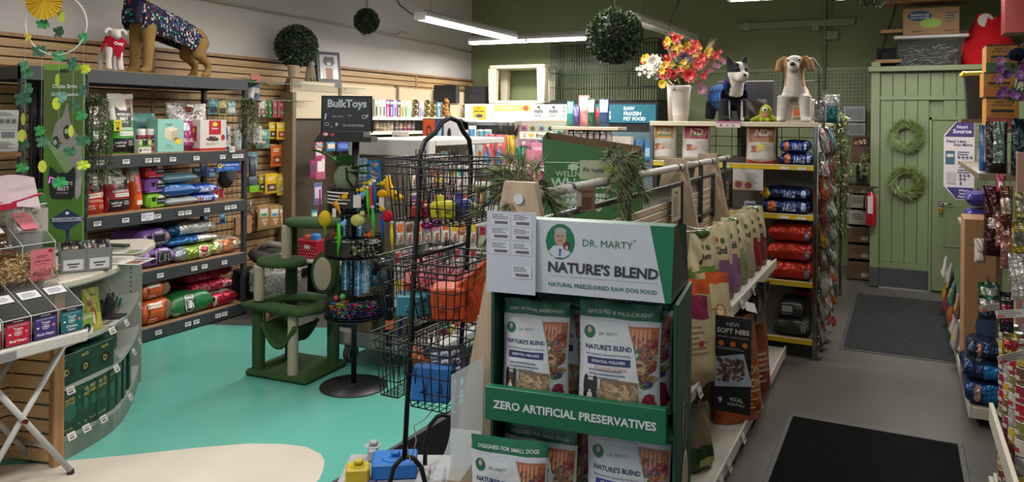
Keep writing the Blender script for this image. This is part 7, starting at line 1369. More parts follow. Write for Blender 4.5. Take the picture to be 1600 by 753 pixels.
# evergreen garland sprays on the wooden brackets
def pine(label,base,tips,seed,n=34,ln=.085):
    rr=random.Random(seed);m=MB()
    for tip in tips:
        b0=Vector(base);tp=Vector(tip);mid=b0.lerp(tp,.5)+Vector((0,0,.05));sp=[b0,mid,tp];m.tube(sp,.004,4,'#4a4026','leaf')
        for i in range(n):
            t_=rr.random();p=b0.lerp(mid,t_*2)if t_<.5 else mid.lerp(tp,t_*2-1);ax=(tp-b0).normalized()
            for k in range(5):d=(ax*.9+Vector((rr.gauss(0,.45),rr.gauss(0,.45),rr.gauss(-.15,.4)))).normalized()*ln*rr.uniform(.6,1.2);s=d.cross(Vector((rr.gauss(0,1),rr.gauss(0,1),1))).normalized()*.0022;m.add([p-s,p+s,p+d],[(0,1,2)],rr.choice(['#3c4a26','#54602f','#2c381d','#6c7340','#46552c']),'leaf')
    return m.build('pine_garland',label=label,cat='plant')
# ---------------------------------------------------------------- green and white freeze-dried dog food display, nearest the camera
AN=TH-radians(19.8);DL=W(770,470,d=2.4);DG='#0f4d38';DG2='#0c5c40';WH='#b9bfca'
TD=thing('food_display','green cardboard dog food display with white header in the foreground','display',(DL.x,DL.y,0),AN);DW,DD=.564,.35
def P(*a,**k):return None
for nm,x in(('side_wall',0),('side_wall',DW)):
    m=MB();m.box(x-.006,x+.006,0,DD,0,1.373,'#0d3b2e','satin',.002)
    if x:S=lambda u,v,o=0:(x+.006+o,DD*u,.55+.9*v);prints(m,S,[('t','FREEZE-',.55,.53,.25,.2,'#5c8070')]if 0 else[],(DD,.9));m.add([S(.72,.25,.001),S(.80,.25,.001),S(.80,.75,.001),S(.72,.75,.001)],[(0,1,2,3)],'#0d3b2e','satin')
    o=m.build(nm,TD)
    if x:
        m=MB()
        for k,(s,yy)in enumerate((('FREEZE-',.14),('DRIED RAW',.22))):
            vs,fs,w,h=text_geo(s,.01);sc=.026/h;m.add([(x+.0075,yy-b*sc,1.0+a*sc)for a,b in vs],fs,'#93a39a')
        Sx=lambda u,v,o=0:(x+.007+o,DD*u,.62+.3*v);prints(m,Sx,[('e',.5,.5,.22,.4,'#b0a890'),('e',.5,.5,.17,.32,'#8f8468'),('e',.5,.5,.08,.3,'#b0a890',.5)],(DD,.3),.001);m.build('side_print',TD)
m=MB();m.box(0,DW,DD-.006,DD,0,1.373,'#0b2a22','satin');m.build('back_wall',TD)
for z in(.998,.62,.22):m=MB();m.box(.004,DW-.004,.0,DD-.006,z-.02,z,'#11382b','satin');m.build('shelf',TD)
m=MB();m.box(-.012,DW-.02,-.03,.0,.975,1.078,DG2,'satin',.002);prints(m,flat_S(-.012,DW-.02,.975,1.078,-.03),[('t','ZERO ARTIFICIAL PRESERVATIVES',.5,.5,.9,.3,'#c3c9cf',.03)],(DW-.008,.103),.0008);m.build('front_lip',TD)
for z in(.53,.15):m=MB();m.box(-.012,DW-.02,-.03,0,z,z+.09,DG2,'satin',.002);m.build('front_lip',TD)
# header: closed wedge, white print, green right edge
m=MB();hz0,hz1=1.378,1.600;vs=[(0.0,-.012,hz0),(DW-.012,-.012,hz0),(DW-.003,-.02,hz1),(.004,-.02,hz1),(0,.2,hz0),(DW-.005,DD-.02,hz0),(DW+.004,.2,hz1-.02),(DW-.003,.05,hz1),(.004,.05,hz1),(0,DD-.02,hz0)]
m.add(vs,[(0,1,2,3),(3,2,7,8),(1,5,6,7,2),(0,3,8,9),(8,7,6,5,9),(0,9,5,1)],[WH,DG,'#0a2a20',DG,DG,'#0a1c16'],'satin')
S=lambda u,v,o=0:(.0+.004*v+(DW-.012+.005*v)*u,-.012-.008*v-o,hz0+(hz1-hz0)*v)
GT_='#0e6a48';sp=[('p',[(.97,0),(1,0),(1,1),(.875,1)],GT_),('p',[(0,.35),(.012,.35),(.03,1),(0,1)],GT_),
    ('e',.395,.715,.082,.245,GT_),('e',.395,.78,.034,.13,'#a98a78'),('p',[(.33,.58),(.36,.66),(.43,.66),(.455,.56),(.42,.5),(.36,.5)],'#b8c0cc'),('e',.395,.86,.034,.05,'#9a9a9c'),('e',.432,.66,.02,.06,'#4a2c24'),('e',.432,.64,.008,.03,'#b8b0a8'),('p',[(.39,.52),(.4,.52),(.403,.62),(.388,.62)],'#4a5a8a'),('e',.384,.79,.004,.01,'#2a2a2a'),('e',.405,.79,.004,.01,'#2a2a2a'),('r',.385,.725,.405,.735,'#8a3a34'),
    ('t','DR. MARTY',.655,.72,.27,.135,'#0e6a48',0.),('t','\u00ae',.80,.79,.012,.03,'#0e6a48'),('t',"NATURE'S BLEND",.63,.37,.60,.16,'#33343f',.035),('r',.335,.245,.93,.25,'#8a909c'),('t','NATURAL FREEZE-DRIED RAW DOG FOOD',.63,.13,.59,.07,'#0e6a48',.02)]
prints(m,S,sp,(DW-.012,hz1-hz0),.0004);m.build('header',TD)
m=MB();w,h=.16,.25;m.box(0,w,-.002,0,0,h,'#b0b5c6','paper');sp=[]
for i,(x,y)in enumerate(((.28,.9),(.72,.9),(.28,.73),(.72,.73),(.28,.55),(.72,.55),(.72,.27))):sp+=[('r',x-.2,y-.075,x+.2,y+.075,'#bcc0cc'),('l',x,y+.05,.34,3,.022,'#4a4a52'),('r',x-.12,y-.055,x+.15,y-.02,'#5a5a62')]
prints(m,flat_S(0,w,0,h,-.002),sp,(w,h),.0003);m.build('price_sheet',None,TD.matrix_basis@Vector((-.012,-.024,1.37)),AN,'white sheet of small barcode price labels stuck on the display header','sheet')
FOOD=['#7a523c','#8c7050','#5f2a2a','#8c5440','#6c3a30','#4a6234','#7a2a36','#a08466','#2f3a60']
def dm_bag(label,x,z,y=.05,band='ZERO ARTIFICIAL INGREDIENTS',chip='ESSENTIAL WELLNESS',cc='#232c56',w=.22,h=.335,rx=-.05,rz=0,seed=1,full=True,script=None,dog='#4a3424'):
    m=MB();r=w/h
    sp=[('blob',.66,.3,.99,.82,70,.07,FOOD),('p',[(.62,.82),(.98,.82),(.98,.6),(.8,.55),(.68,.68)],'#965a40')]+[('r',.66+.05*k,.6+.03*k,.69+.05*k,.8,'#b87c5c')for k in range(5)]
    sp+=[('p',[(.0,.84),(.6,.84),(.7,.62),(.8,.24),(.3,.28),(.0,.24)],'#b4b8bf'),('t',band,.5,.915,.8,.045,'#bcc6c2',.02),('e',.14,.745,.075,.075*r,'#0e5a40'),('e',.14,.76,.025,.025*r*1.4,'#a8907c'),('t','DR. MARTY',.38,.735,.24,.045,'#14664a',0.),
           ('t',"NATURE'S BLEND",.38,.625,.58,.07,'#232a50',.03),('t','BIOLOGICALLY BALANCED NUTRITION',.38,.565,.56,.03,'#5c6274'),('p',[(.12,.48),(.66,.48),(.66,.54),(.12,.54)],cc),('t',chip,.39,.51,.42,.035,'#b8bcc8',.02),('l',.38,.43,.48,3,.032,'#6a7084')]
    if full:sp+=[('p',[(.26,.02),(.78,.02),(.76,.36),(.3,.38)],'#6e5a44'),('blob',.24,.01,.8,.37,120,.045,['#8f7a5c','#a08a6a','#7a6448','#b09c7c','#86704f']),('blob',.74,.02,.99,.3,30,.07,['#6a1c2c','#7c2434','#8a3a3c','#5a1420']),('e',.17,.22,.085,.13,dog),('e',.17,.17,.04,.1,'#b8b4b0'),('e',.11,.31,.03,.08,'#1c1a1c'),('e',.23,.31,.03,.08,'#1c1a1c'),('e',.155,.25,.008,.006,'#111'),('e',.19,.25,.008,.006,'#111')]
    if script:sp+=[('t',script,.42,.455,.4,.045,'#a8602c',.0)]
    add_bag(m,w,h,.085,['#b0b5bc',('r',0,.865,1,1,DG2)],'#2a3a34',seed,sp,crimp=.12,wr=.004,pinch=.05)
    return m.build('dog_food_bag',None,TD.matrix_basis@Vector((x,y,z)),rot=(rx,0,AN+rz),label=label,cat='bag')
dm_bag('white and green dog food bag, front left on the upper display shelf',.125,1.0,.05,seed=3,rz=.04);dm_bag('dog food bag directly behind the front left bag, upper display shelf',.19,1.0,.17,seed=4,rz=-.03)
dm_bag('white and green bag with black and white dog, front right, upper display shelf',.39,1.0,.05,'GRASS-FED & WILD-CAUGHT',w=.255,h=.35,seed=5,script='Premium Origins',dog='#1c1a1e',rz=.02);dm_bag('dog food bag behind the front right bag, upper display shelf',.42,1.0,.16,'GRASS-FED & WILD-CAUGHT',w=.235,h=.365,seed=6,rz=-.05)
dm_bag('small dogs food bag with a violet stripe, right side of the lower display shelf',.42,.625,.05,chip='SMALL BREED',cc='#34307a',w=.26,h=.37,seed=7,rz=.0)
for k,(x,y,z,nm,rz)in enumerate(((.17,.16,.63,'rearmost of three leaning small dogs food bags on the lower display shelf',-.02),(.14,.07,.615,'middle one of three leaning small dogs food bags on the lower display shelf',-.06),(.07,-.02,.60,'foremost of three leaning small dogs food bags on the lower display shelf',.05))):dm_bag(nm,x,z,y,'DESIGNED FOR SMALL DOGS','SMALL BREED','#34307a',.25,.33,-.02+.03*k,rz,10+k)
# ---------------------------------------------------------------- centre gondola with wooden A-frames and hand rails
TG=thing('centre_gondola','low centre gondola with wooden A-frame ends and grey hand rails','shelving',(-1.3,4.6,0));G0=Vector((-1.3,4.6,0))
def gb(name,boxes,col='#a8a498',mat='satin',par=None):
    m=MB()
    for b in boxes:m.box(b[0]-G0.x,b[1]-G0.x,b[2]-G0.y,b[3]-G0.y,b[4],b[5],*(b[6:]or(col,mat)),.003)
    return m.build(name,par or TG)
gb('bottom_shelf',[(-1.79,-.81,2.75,6.4,.09,.12,'#a5a096','satin'),(-.82,-.805,2.75,6.4,.06,.135,'#b3afa6','satin'),(-1.7,-.9,2.8,6.35,0,.09,'#4a4844','satin')])
gb('middle_shelf',[(-1.28,-.88,2.75,4.25,.6,.62),(-.885,-.87,2.75,4.25,.58,.635)]);gb('upper_shelf',[(-1.28,-.83,4.3,5.95,.86,.88),(-.835,-.82,4.3,5.95,.83,.895)])
gb('left_shelf',[(-1.75,-1.32,3.7,6.4,.55,.57,'#7a746a','satin'),(-1.75,-1.32,3.7,6.4,1.0,1.02,'#7a746a','satin')])
gb('back_panel',[(-1.33,-1.27,2.7,6.4,.1,1.2,'#8f826e','satin')]);
for i in range(26):z=.56+.043*i;o=gb('panel_slat',[(-1.268,-1.258,2.75,6.4,z,z+.038,'#a3947c','satin')])if z<1.42 and i<20 else None
for y in(2.64,4.88,5.80):
    m=MB();m.prism([(-.40,0),(.40,0),(.065,1.665),(-.065,1.665)],-.018,.018,'#999','bracket_wood');o=m.build('a_frame_panel',TG,(0,y-4.6,0))
    if y<3:
        m=MB();m.X=Matrix.Translation((0,-.02,1.6))@Matrix.Rotation(pi/2,4,'X');m.lathe([(.02,0),(.02,.004)],20,'#a9b2ba','satin');m.build('round_sticker',o);m=MB();m.box(-.045,.045,-.028,-.018,1.50,1.545,'#17181c','gloss',.003);m.box(-.015,.015,-.03,-.028,1.505,1.53,'#5a6a84','gloss');m.build('black_clip',o)
for y0,y1 in((2.66,4.86),(4.90,5.78),(5.82,6.45)):
    m=MB();m.tube([(.05,y0-4.6,1.615),(.05,y1-4.6,1.615)],.021,12,'#98948c','satin');
    for y in(y0+.35,y1-.12):m.tube([(.05,y-4.6-.015,1.615),(.05,y-4.6+.015,1.615)],.024,12,'#2a2c2e')
    m.build('hand_rail',TG)
    gb('lower_rail',[(-1.26,-1.235,y0+.02,y1-.02,1.50,1.525,'#1d1f20','satin'),(-1.26,-1.235,y0+.02,y1-.02,1.24,1.26,'#1d1f20','satin'),(-1.26,-1.235,y1-.05,y1-.02,1.2,1.52,'#1d1f20','satin'),(-1.26,-1.235,(y0+y1)/2,(y0+y1)/2+.04,1.2,1.6,'#1d1f20','satin')])
gb('poster_panel',[(-1.27,-1.265,4.1,4.82,1.25,1.5,'#8d918f','gloss')]);gb('poster_panel',[(-1.27,-1.265,4.95,5.5,1.25,1.5,'#8a8478','gloss')])
m=MB();m.box(-.1,.1,-.003,0,0,.2,'#9a937c','paper');prints(m,flat_S(-.1,.1,0,.2,-.003),[('t','Bowls',.5,.86,.5,.1,'#3a3a34'),('l',.5,.7,.7,9,.07,'#5a5a50')],(.2,.2),.001);m.build('printed_card',None,(-1.225,4.62,1.30),pi/2,'cream printed card hung below the hand rail beside the second A-frame','card')
p=W(735,450,d=1);m=MB();m.box(-.05,.05,-.002,0,0,.1,'#7c5f4c','card');prints(m,flat_S(-.05,.05,0,.1,-.002),[('t','IS ADVENTUROUS',.5,.85,.8,.1,'#3a2a24'),('r',.2,.3,.8,.6,'#5f4438'),('l',.5,.2,.7,2,.08,'#4a342a')],(.1,.1));m.build('kraft_card',None,W(915,312,x=-1.22)+Vector((0,0,-.05)),radians(60),'small brown card hung on the hand rail','card')
m=MB();m.surf(lambda u,v:(.09*(u-.5),-.02*sin(3*u),.1*v*(1-.5*u)),5,4,'#a8a8a0','frosted');m.build('clear_bag',None,W(893,322,x=-1.22),radians(50),'small clear bag hung on the hand rail beside the brown card','bag')
m=MB();m.box(-.08,.08,-.002,0,0,.09,'#8f9a80','paper');prints(m,flat_S(-.08,.08,0,.09,-.002),[('t','Fit tests',.4,.5,.6,.3,'#3f4a3a'),('e',.85,.6,.1,.2,'#a0a030')],(.16,.09));m.build('green_card',None,W(932,280,x=-1.3),radians(30),'pale green card standing behind the hand rail','card')
for(y,z,x)in((3.9,.1,-.80),(4.1,.1,-.80),(4.5,.1,-.80),(5.1,.1,-.80),(4.2,.86,-.815),(4.5,.86,-.815),(4.9,.86,-.815),(3.7,.6,-.865),(4.1,.6,-.865)):
    m=MB();m.box(-.03,.03,-.012,-.008,-.025,.025,'#b8b4b0','gloss');m.box(-.02,.015,-.013,-.012,-.01,.0,'#555','paper');m.build('price_card',TG,(x-G0.x,y-G0.y,z),rot=(radians(-20),0,pi/2))
def xbag(label,y,z,w,h,d,c,rects=(),sp=(),x=-.95,rz=pi/2,mat='pouch',seed=1,crimp=.1,rx=0,cat='bag',name='food_bag',pin=.06,tp=.3):m=MB();add_bag(m,w,h,d,[c]+list(rects),None,seed,sp,mat=mat,wr=.012,crimp=crimp,pinch=pin,taper=tp);return m.build(name,None,(x,y,z),rot=(rx,0,rz),label=label,cat=cat)
U='#b0a484'
for k,(y,c,lb)in enumerate(((4.36,'#5a7a34','green and cream food bag nearest the camera on the upper side shelf'),(4.5,'#6f4c6e','lilac food bag with cream lettered top, first of two on the upper side shelf'),(4.72,'#7a5676','lilac food bag with cream lettered top, second of two on the upper side shelf'),(4.95,'#6f8052','cream and green food bag right of the lilac bags'),(5.2,'#8f8676','cream food bag with black lettering, middle of the upper side shelf'),(5.45,'#7e1c26','red and cream food bag, upper side shelf'),(5.7,'#6a2430','dark red and cream food bag at the far end of the upper side shelf'))):
    xbag(lb,y,.882,.235,.42-(.03 if k==0 else 0),.15,c,[F(0,.55,1,1,U)],[('p',[(0,.45),(.25,.5),(.1,.95),(0,.95)],U),('p',[(1,.45),(.75,.5),(.9,.95),(1,.95)],U),('e',.3,.6,.05,.04,'#4a2a3a'),('t',['Jump','Kind','Nimbl','Jump','Good','Trot','Hunt'][k],.5,.68,.6,.1,'#1f1c1c',.03),('e',.6,.8,.08,.04,'#3f5a34'),('e',.4,.82,.05,.03,'#8a2a34'),('r',.15,.12,.85,.4,c)],seed=300+k,x=-.955-(.05 if k==0 else 0),rz=pi/2-.8)
    if k in(0,3,6):m=MB();m.ell((0,0,0),.05,.03,.03,'#3f5a2a','pouch');m.build('bag_top_fold',bpy.context.scene.collection.objects[-1]if 0 else[o for o in C.objects if o.get('label')==lb][0],(0,0,.39))
xbag('cream bag with an orange top and maroon label on the middle side shelf',3.78,.622,.3,.5,.15,'#a89878',[F(0,.86,1,1,'#b0481c')],[('p',[(.15,.66),(.85,.62),(.85,.84),(.15,.88)],'#6e1c40'),('l',.5,.55,.5,6,.05,'#7a6a54'),('e',.6,.4,.06,.03,'#8a2430')],x=-.93,rz=pi/2-.8,seed=320);xbag('plain cream bag with an orange flame-like top edge on the middle side shelf',4.12,.622,.28,.48,.14,'#ada07c',[F(.3,.88,1,1,'#b04c20')],[('e',.6,.6,.16,.08,'#a86a4a'),('e',.6,.6,.1,.05,'#c8b898')],x=-.9,rz=pi/2-.8,seed=321)
xbag('large brown-orange bag with white printing on the bottom side shelf',4.72,.122,.34,.62,.17,'#8c4416',[F(0,.6,1,1,'#7a4a30')],[('t','SALMON',.5,.5,.8,.1,'#b8a898'),('t','SALMON',.5,.38,.8,.1,'#b8a898'),('l',.5,.3,.7,5,.04,'#b89878'),('p',[(0,.0),(1,0),(1,.1),(0,.14)],'#b0501a')],x=-.87,rz=pi/2-.7,seed=322);xbag('reddish brown bag behind the orange one on the bottom side shelf',5.08,.122,.32,.68,.17,'#6e3018',[F(.2,.3,.8,.5,'#7f4428')],[('l',.5,.45,.6,6,.05,'#a88a78')],x=-.86,rz=pi/2-.6,seed=323);xbag('tan striped bag at the far end of the bottom side shelf',5.5,.122,.3,.62,.15,'#7c5a40',[F(.1,.3,.9,.5,'#a89078')],x=-.9,seed=324)
xbag('olive and green bag under the middle side shelf',3.95,.122,.22,.34,.12,'#6a5f48',[F(0,0,1,.4,'#24381c')],[('r',.3,.12,.9,.22,'#8a8a4a')],x=-.93,rz=pi/2-.5,seed=325);xbag('red and green bag at the near end of the bottom side shelf',3.25,.122,.24,.34,.14,'#8e1c28',[F(0,.35,1,.6,'#7a8a4a')],[('t','PUR',.5,.75,.6,.15,'#c8a8a8')],x=-.9,rz=pi/2-.5,seed=326)
xbag('glossy black bag leaning out below the upper side shelf',5.0,.62,.22,.3,.07,'#121214',(),[('t','OMNI',.7,.15,.3,.05,'#8a8a88')],x=-.84,rx=radians(16),rz=pi/2-.35,mat='gloss',seed=327);m=MB();m.box(-.06,.06,-.004,0,-.03,.03,'#b8b4b0','paper');m.build('shelf_card',None,(-.80,4.72,.80),rot=(radians(-30),.3,pi/2-.4),label='white shelf card sticking out above the black bag',cat='card')
t=thing('hanging_sign','black upright sign showing brown soft treat nibs','sign',W(1145,570,y=3.95));a,b=W(1117,490,y=3.95),W(1172,648,y=3.95);w=b.x-a.x;h=a.z-b.z;m=MB();m.box(-w/2,w/2,0,.004,-h/2,h/2,'#111317','satin')
prints(m,flat_S(-w/2,w/2,-h/2,h/2,0),[('p',[(0,.25),(1,.3),(1,.36),(.8,.63),(0,.56)],'#8a94a4'),('blob',.02,.3,.86,.58,95,.065,['#4a3028','#5c3c30','#3c2620','#6a4838']),('t','NEW',.5,.92,.35,.045,'#a8a8ac',0),('t','SOFT NIBS',.5,.85,.9,.07,'#a8a8ac',.03),('t','97% MEAT, ORGANS & BONE',.5,.785,.85,.03,'#8a8a90'),('e',.17,.715,.08,.028,'#a85c24'),('e',.5,.715,.08,.028,'#a85c24'),('e',.83,.715,.08,.028,'#a85c24'),('l',.5,.67,.9,2,.015,'#77777c'),('p',[(.1,.14),(.15,.08),(.22,.14),(.2,.12),(.15,.13)],'#a8a8ac'),('e',.16,.125,.05,.025,'#a8a8ac'),('t','VITAL',.6,.14,.5,.04,'#a8a8ac',.03),('t','ESSENTIALS',.6,.09,.55,.025,'#a8a8ac',.02)],(w,h),.001);m.build('sign_face',t);m=MB();m.tube([(0,.005,h/2-.02),(-.05,.06,h/2+.02),(-.14,.1,h/2)],.003,4,'#999','metal');m.build('hook',t)
for z,u in((1.33,1075),(1.36,1090)):m=MB();p=W(u,362 if u<1080 else 358,y=3.3);m.tube([(-.1,.1,0),(0,0,0),(.06,-.02,.012)],.003,5,'#a8a8a4','metal');m.build('peg_hook',None,p,label='%s empty metal peg hook above the lilac bags'%('left' if u<1080 else 'right'),cat='hook')
# tall green dental chew display on the far side
t=thing('chew_display','tall green cardboard dental chew display with an open slanted top','display',(-1.62,4.25,0),TH-.12);w=.56;GN='#2f5b30'
m=MB();m.box(-w/2,w/2,-.15,.15,1.025,1.66,GN,'satin',.002);prints(m,flat_S(-w/2,w/2,1.0,1.66,-.15),[('e',.3,.965,.07,.04,'#9ab09c',.35),('t','WELLNESS',.3,.905,.36,.05,'#9ab09c',.01),('t','Whimzees',.38,.825,.66,.09,'#9ab8a4',.02),('t','Dental Disease',.42,.73,.62,.05,'#b8c4b8',.02),('t','Affects 80%',.42,.67,.6,.055,'#b8c4b8',.03),('t','of Adult Dogs',.42,.61,.6,.05,'#b8c4b8',.02)],(w,.66));m.build('carton',t)
m=MB();m.add([(-w/2-.01,-.16,1.665),(w/2+.01,-.16,1.665),(w/2+.01,.16,1.665),(-w/2-.01,.16,1.665),(-w/2-.01,-.16,1.80),(w/2+.01,-.16,1.71),(w/2+.01,.16,1.75),(-w/2-.01,.16,1.83)],[(0,1,5,4),(3,7,6,2),(1,2,6,5),(0,4,7,3)],[GN,'#5c4430',GN,GN],'satin');m.add([(-w/2+.0,.155,1.67),(w/2,.155,1.67),(w/2,.155,1.745),(-w/2,.155,1.825)],[(0,1,2,3)],'#5c4430','card');m.add([(w/2+.005,-.155,1.67),(w/2+.005,.155,1.67),(w/2+.005,.155,1.745),(w/2+.005,-.155,1.705)],[(0,3,2,1)],'#5c4430','card');m.build('tray_top',t)
pine('bushy pine garland wrapped round the first wooden A-frame',(-1.3,2.7,1.62),[tuple(W(u,v,d=dd))for u,v,dd in((748,330,3.0),(757,380,2.9),(768,270,3.1),(790,245,3.2),(842,262,3.2),(862,300,3.1),(872,340,3.0),(765,425,2.85),(750,300,3.0),(815,255,3.2),(868,322,2.95))],5)
pine('pine garland hanging from the hand rail in the middle of the picture',tuple(W(975,245,x=-1.24)),[tuple(W(u,v,x=-1.2))for u,v in((958,262),(952,300),(968,330),(985,345),(1000,300),(1012,318),(990,270),(945,250),(975,350),(1005,262))],6,40,.09)
# ---------------------------------------------------------------- end gondola
YE=6.58
TE=thing('end_gondola','tall dark pegboard end gondola with yellow shelf strips','shelving',(-1.3,7.0,0));E0=Vector((-1.3,7.0,0))
def eb(name,bx,col='#3f3b36',mat='satin',bv=.003):
    m=MB()
    for b in bx:m.box(b[0]-E0.x,b[1]-E0.x,b[2]-7.0,b[3]-7.0,b[4],b[5],*(b[6:]or(col,mat)),bv)
    return m.build(name,TE)
eb('pegboard_back',[(-1.95,-.62,7.0,7.05,.1,1.6,'#6c665c','satin')]);m=MB()
for i in range(44):
    for j in range(30):x=-.62+i*.028;z=.7+j*.029;m.add([(x,-.001,z),(x+.007,-.001,z),(x+.007,-.001,z+.007),(x,-.001,z+.007)],[(0,1,2,3)],'#1c1a18','paper')
tag(m.build('peg_holes',TE),kind='stuff')
eb('top_shelf',[(-1.98,-.6,6.57,9.3,1.87,1.90,'#8f8472','satin'),(-1.98,-.6,6.56,6.585,1.865,1.905,'#b3a892','satin')])
for z in(1.55,1.15,.61,.15):eb('shelf',[(-1.95,-.63,6.6,7.0,z-.03,z,'#6e685c','satin')]);eb('price_strip',[(-1.95,-.63,6.575,6.6,z-.035,z+.008,'#b59a1e','gloss'),(-1.95,-.63,6.573,6.576,z+.004,z+.01,'#c8c0b0','gloss')])
eb('base_kick',[(-1.95,-.63,6.65,9.2,0,.12,'#17171a','satin')]);eb('core_panel',[(-1.32,-1.28,7.05,9.3,.1,1.87,'#4a453c','satin')])
for x,y in((-1.97,6.6),(-.62,6.6),(-1.97,7.02),(-.60,7.02),(-.60,8.1),(-.6,9.2)):eb('upright',[(x-.015,x+.015,y-.015,y+.015,0,1.9,'#8f8d88','chrome')])
m=MB();rodgrid(m,-.62,.65,1.6,1.86,9,3,.0,.003,'#23211e');m.build('wire_grid',TE)
m=MB();m.X=Matrix.Rotation(pi/2,4,'Z');rodgrid(m,-.42,.5,.03,1.88,10,30,-.70,.0028,'#8a8882','metal');m.X=None;m.build('side_wire_grid',TE)
for z in(.15,.6,1.1,1.5):eb('side_shelf',[(-1.28,-.72,7.6,9.3,z-.02,z,'#8a7c66','satin')])
for x in(-.35,-.02,.45,.58):
    for z in(1.53,1.13):m=MB();m.box(x-.035,x+.035,-.43,-.427,z-.01,z+.012,'#bab4aa','gloss');m.build('price_label',TE)
ye=YE+.08
nd=lambda c:[('p',[(.05,.35),(.95,.3),(.9,.1),(.5,.05),(.1,.12)],'#a8a29c'),('t','ND',.55,.78,.6,.17,'#b8b0a0',.03),('r',.3,.66,.85,.7,c),('blob',.1,.25,.6,.5,14,.08,['#8a3a3a','#a8806a','#6a3a30','#b09060']),('l',.7,.5,.4,5,.04,'#8a8078')]
yb_('white and orange food bag on the end gondola, leftmost below the vase',1018,1058,191,246,ye,'#a8a49e',[F(.15,.6,.9,1,'#a87424')],nd('#3a6a3a'),z=1.552,d=.12);yb_('white and red food bag beside the orange one, end gondola',1066,1110,192,246,ye,'#a8a49e',[F(.1,.6,.95,1,'#8e1f38')],nd('#3a6a3a'),z=1.552,d=.12);yb_('white and brown-red food bag with a yellow starburst, end gondola',1166,1213,193,257,ye,'#a8a29a',[F(.1,.55,.95,1,'#8a5428'),F(0,0,1,.12,'#a83a1c')],nd('#7a2430')+[('e',.52,.42,.17,.1,'#b8a024',.3)],z=1.552,d=.12)
def yl(label,u0,u1,z,h,c,y=YE+.05,sp=(),l=.3,seed=1,mat='foil',band=None):a,b=W(u0,200,y=y).x,W(u1,200,y=y).x;m=MB();add_lying(m,b-a,l,h,c,seed,mat,band,(),sp,.01);return m.build('food_bag',None,((a+b)/2,y+l/2,z),0,label,'bag')
bs=[('e',.25,.5,.09,.25,'#a8603a'),('t','Adult',.6,.5,.35,.3,'#a8b8d8'),('e',.88,.5,.05,.2,'#8090b0')]
yl('lower of two dark blue bags at the right of the first end gondola shelf',1218,1270,1.552,.1,'#1c2f66',sp=bs,seed=2);yl('upper of two dark blue bags at the right of the first end gondola shelf',1218,1264,1.655,.1,'#223a80',sp=bs,seed=3)
yl('lower navy bag on the second end gondola shelf',1188,1266,1.152,.115,'#1a2c5c',sp=bs,seed=4);yl('upper navy bag with a starburst on the second end gondola shelf',1188,1266,1.268,.1,'#15244c',sp=[('e',.1,.5,.12,.45,'#b8a024',.3),('t','$7',.1,.55,.08,.3,'#a82a34')]+bs[1:],seed=5)
for k,nm in enumerate(('bottom','middle','top')):yl('shiny red foil bag, %s of three stacked on the end gondola'%nm,1200,1271,.612+.155*k,.15,'#a62c18',sp=[('e',.88,.4,.06,.2,'#7a6a7a')],seed=6+k,l=.32,mat='foil')
yl('black bag lying on the bottom end gondola shelf',1210,1270,.152,.15,'#1b1f1c',sp=[('t','Pro',.8,.5,.12,.3,'#8a8a84')],seed=9,mat='pouch');yl('grey-labelled black bag on top of the pile on the bottom end gondola shelf',1218,1258,.303,.15,'#26282a',sp=[('l',.4,.6,.5,3,.12,'#8a8a88')],seed=10,mat='pouch');yl('small red bag at the back of the bottom end gondola shelf',1240,1270,.455,.06,'#7c1420',y=YE+.2,l=.2,seed=11)
a,b=W(1142,265,y=YE),W(1193,300,y=YE);m=MB();w=b.x-a.x;h=a.z-b.z;m.box(-w/2,w/2,-.003,0,0,h,'#a09c98','paper');prints(m,flat_S(-w/2,w/2,0,h,-.003),[('l',.7,.75,.4,5,.1,'#777'),('p',[(0,0),(.75,0),(.5,.4),(.15,.45),(0,.3)],'#8f7a60'),('e',.25,.25,.11,.16,'#6a2c34'),('e',.55,.22,.11,.16,'#6a2c34')],(w,h));m.build('leaflet',None,((a.x+b.x)/2,YE-.02,1.515-h),0,'white leaflet with round pictures hanging from the first yellow strip','leaflet')
carton('small_tin','small square grey tin with dark letters on the second end gondola shelf',.09,.09,.06,'#8f969c',[('r',.1,.2,.9,.8,'#2a3f54'),('t','ND',.5,.5,.6,.4,'#b8bcc0',.03)],(W(1172,300,y=YE+.03).x,YE+.06,1.152),0,cat='tin');carton('shelf_banner','small pink and white promotional strip on the top shelf edge',.2,.055,.004,'#b8a8a8',[('r',0,.7,1,1,'#a05a7a'),('e',.2,.35,.05,.2,'#7a4a34'),('e',.45,.35,.05,.2,'#a8803a'),('e',.7,.35,.05,.2,'#5a7a8a')],(W(1138,190,y=YE-.03).x,YE-.03,1.855),0,cat='banner')
# packets on the side grid and side shelves (aisle side)
rr=random.Random(14);nw='first second third fourth fifth sixth seventh eighth ninth tenth'.split()
sc=[('silver','#8d8b88'),('white','#a8a6a2'),('orange','#9c4c20'),('maroon','#6a2c34'),('gold','#8f7428'),('brown','#5f4434'),('teal','#3a5f60'),('black','#232224')]
for j in range(9):
    for i in range(3):
        nm,c=sc[(i*2+j)%8]if j in(1,4,5)else sc[(i+j*3)%3 if j>5 else(i*3+j)%8];y=6.68+.26*i;z=1.66-j*.19
        m=MB();add_bag(m,.15,.2,.045,[c,F(.2,.4,.8,.8,rr.choice(['#a8a49e','#7a4a3a','#5a6a7a']))],None,rr.randrange(99),mat='foil',wr=.01);m.build('treat_packet',None,(-.545+.01*i,y,z),rot=(radians(-14),0,pi/2-.2),label='%s foil packet, %s row down, %s column on the side wire grid'%(nm,nw[j]if j<8 else 'lowest',nw[i]),cat='packet')
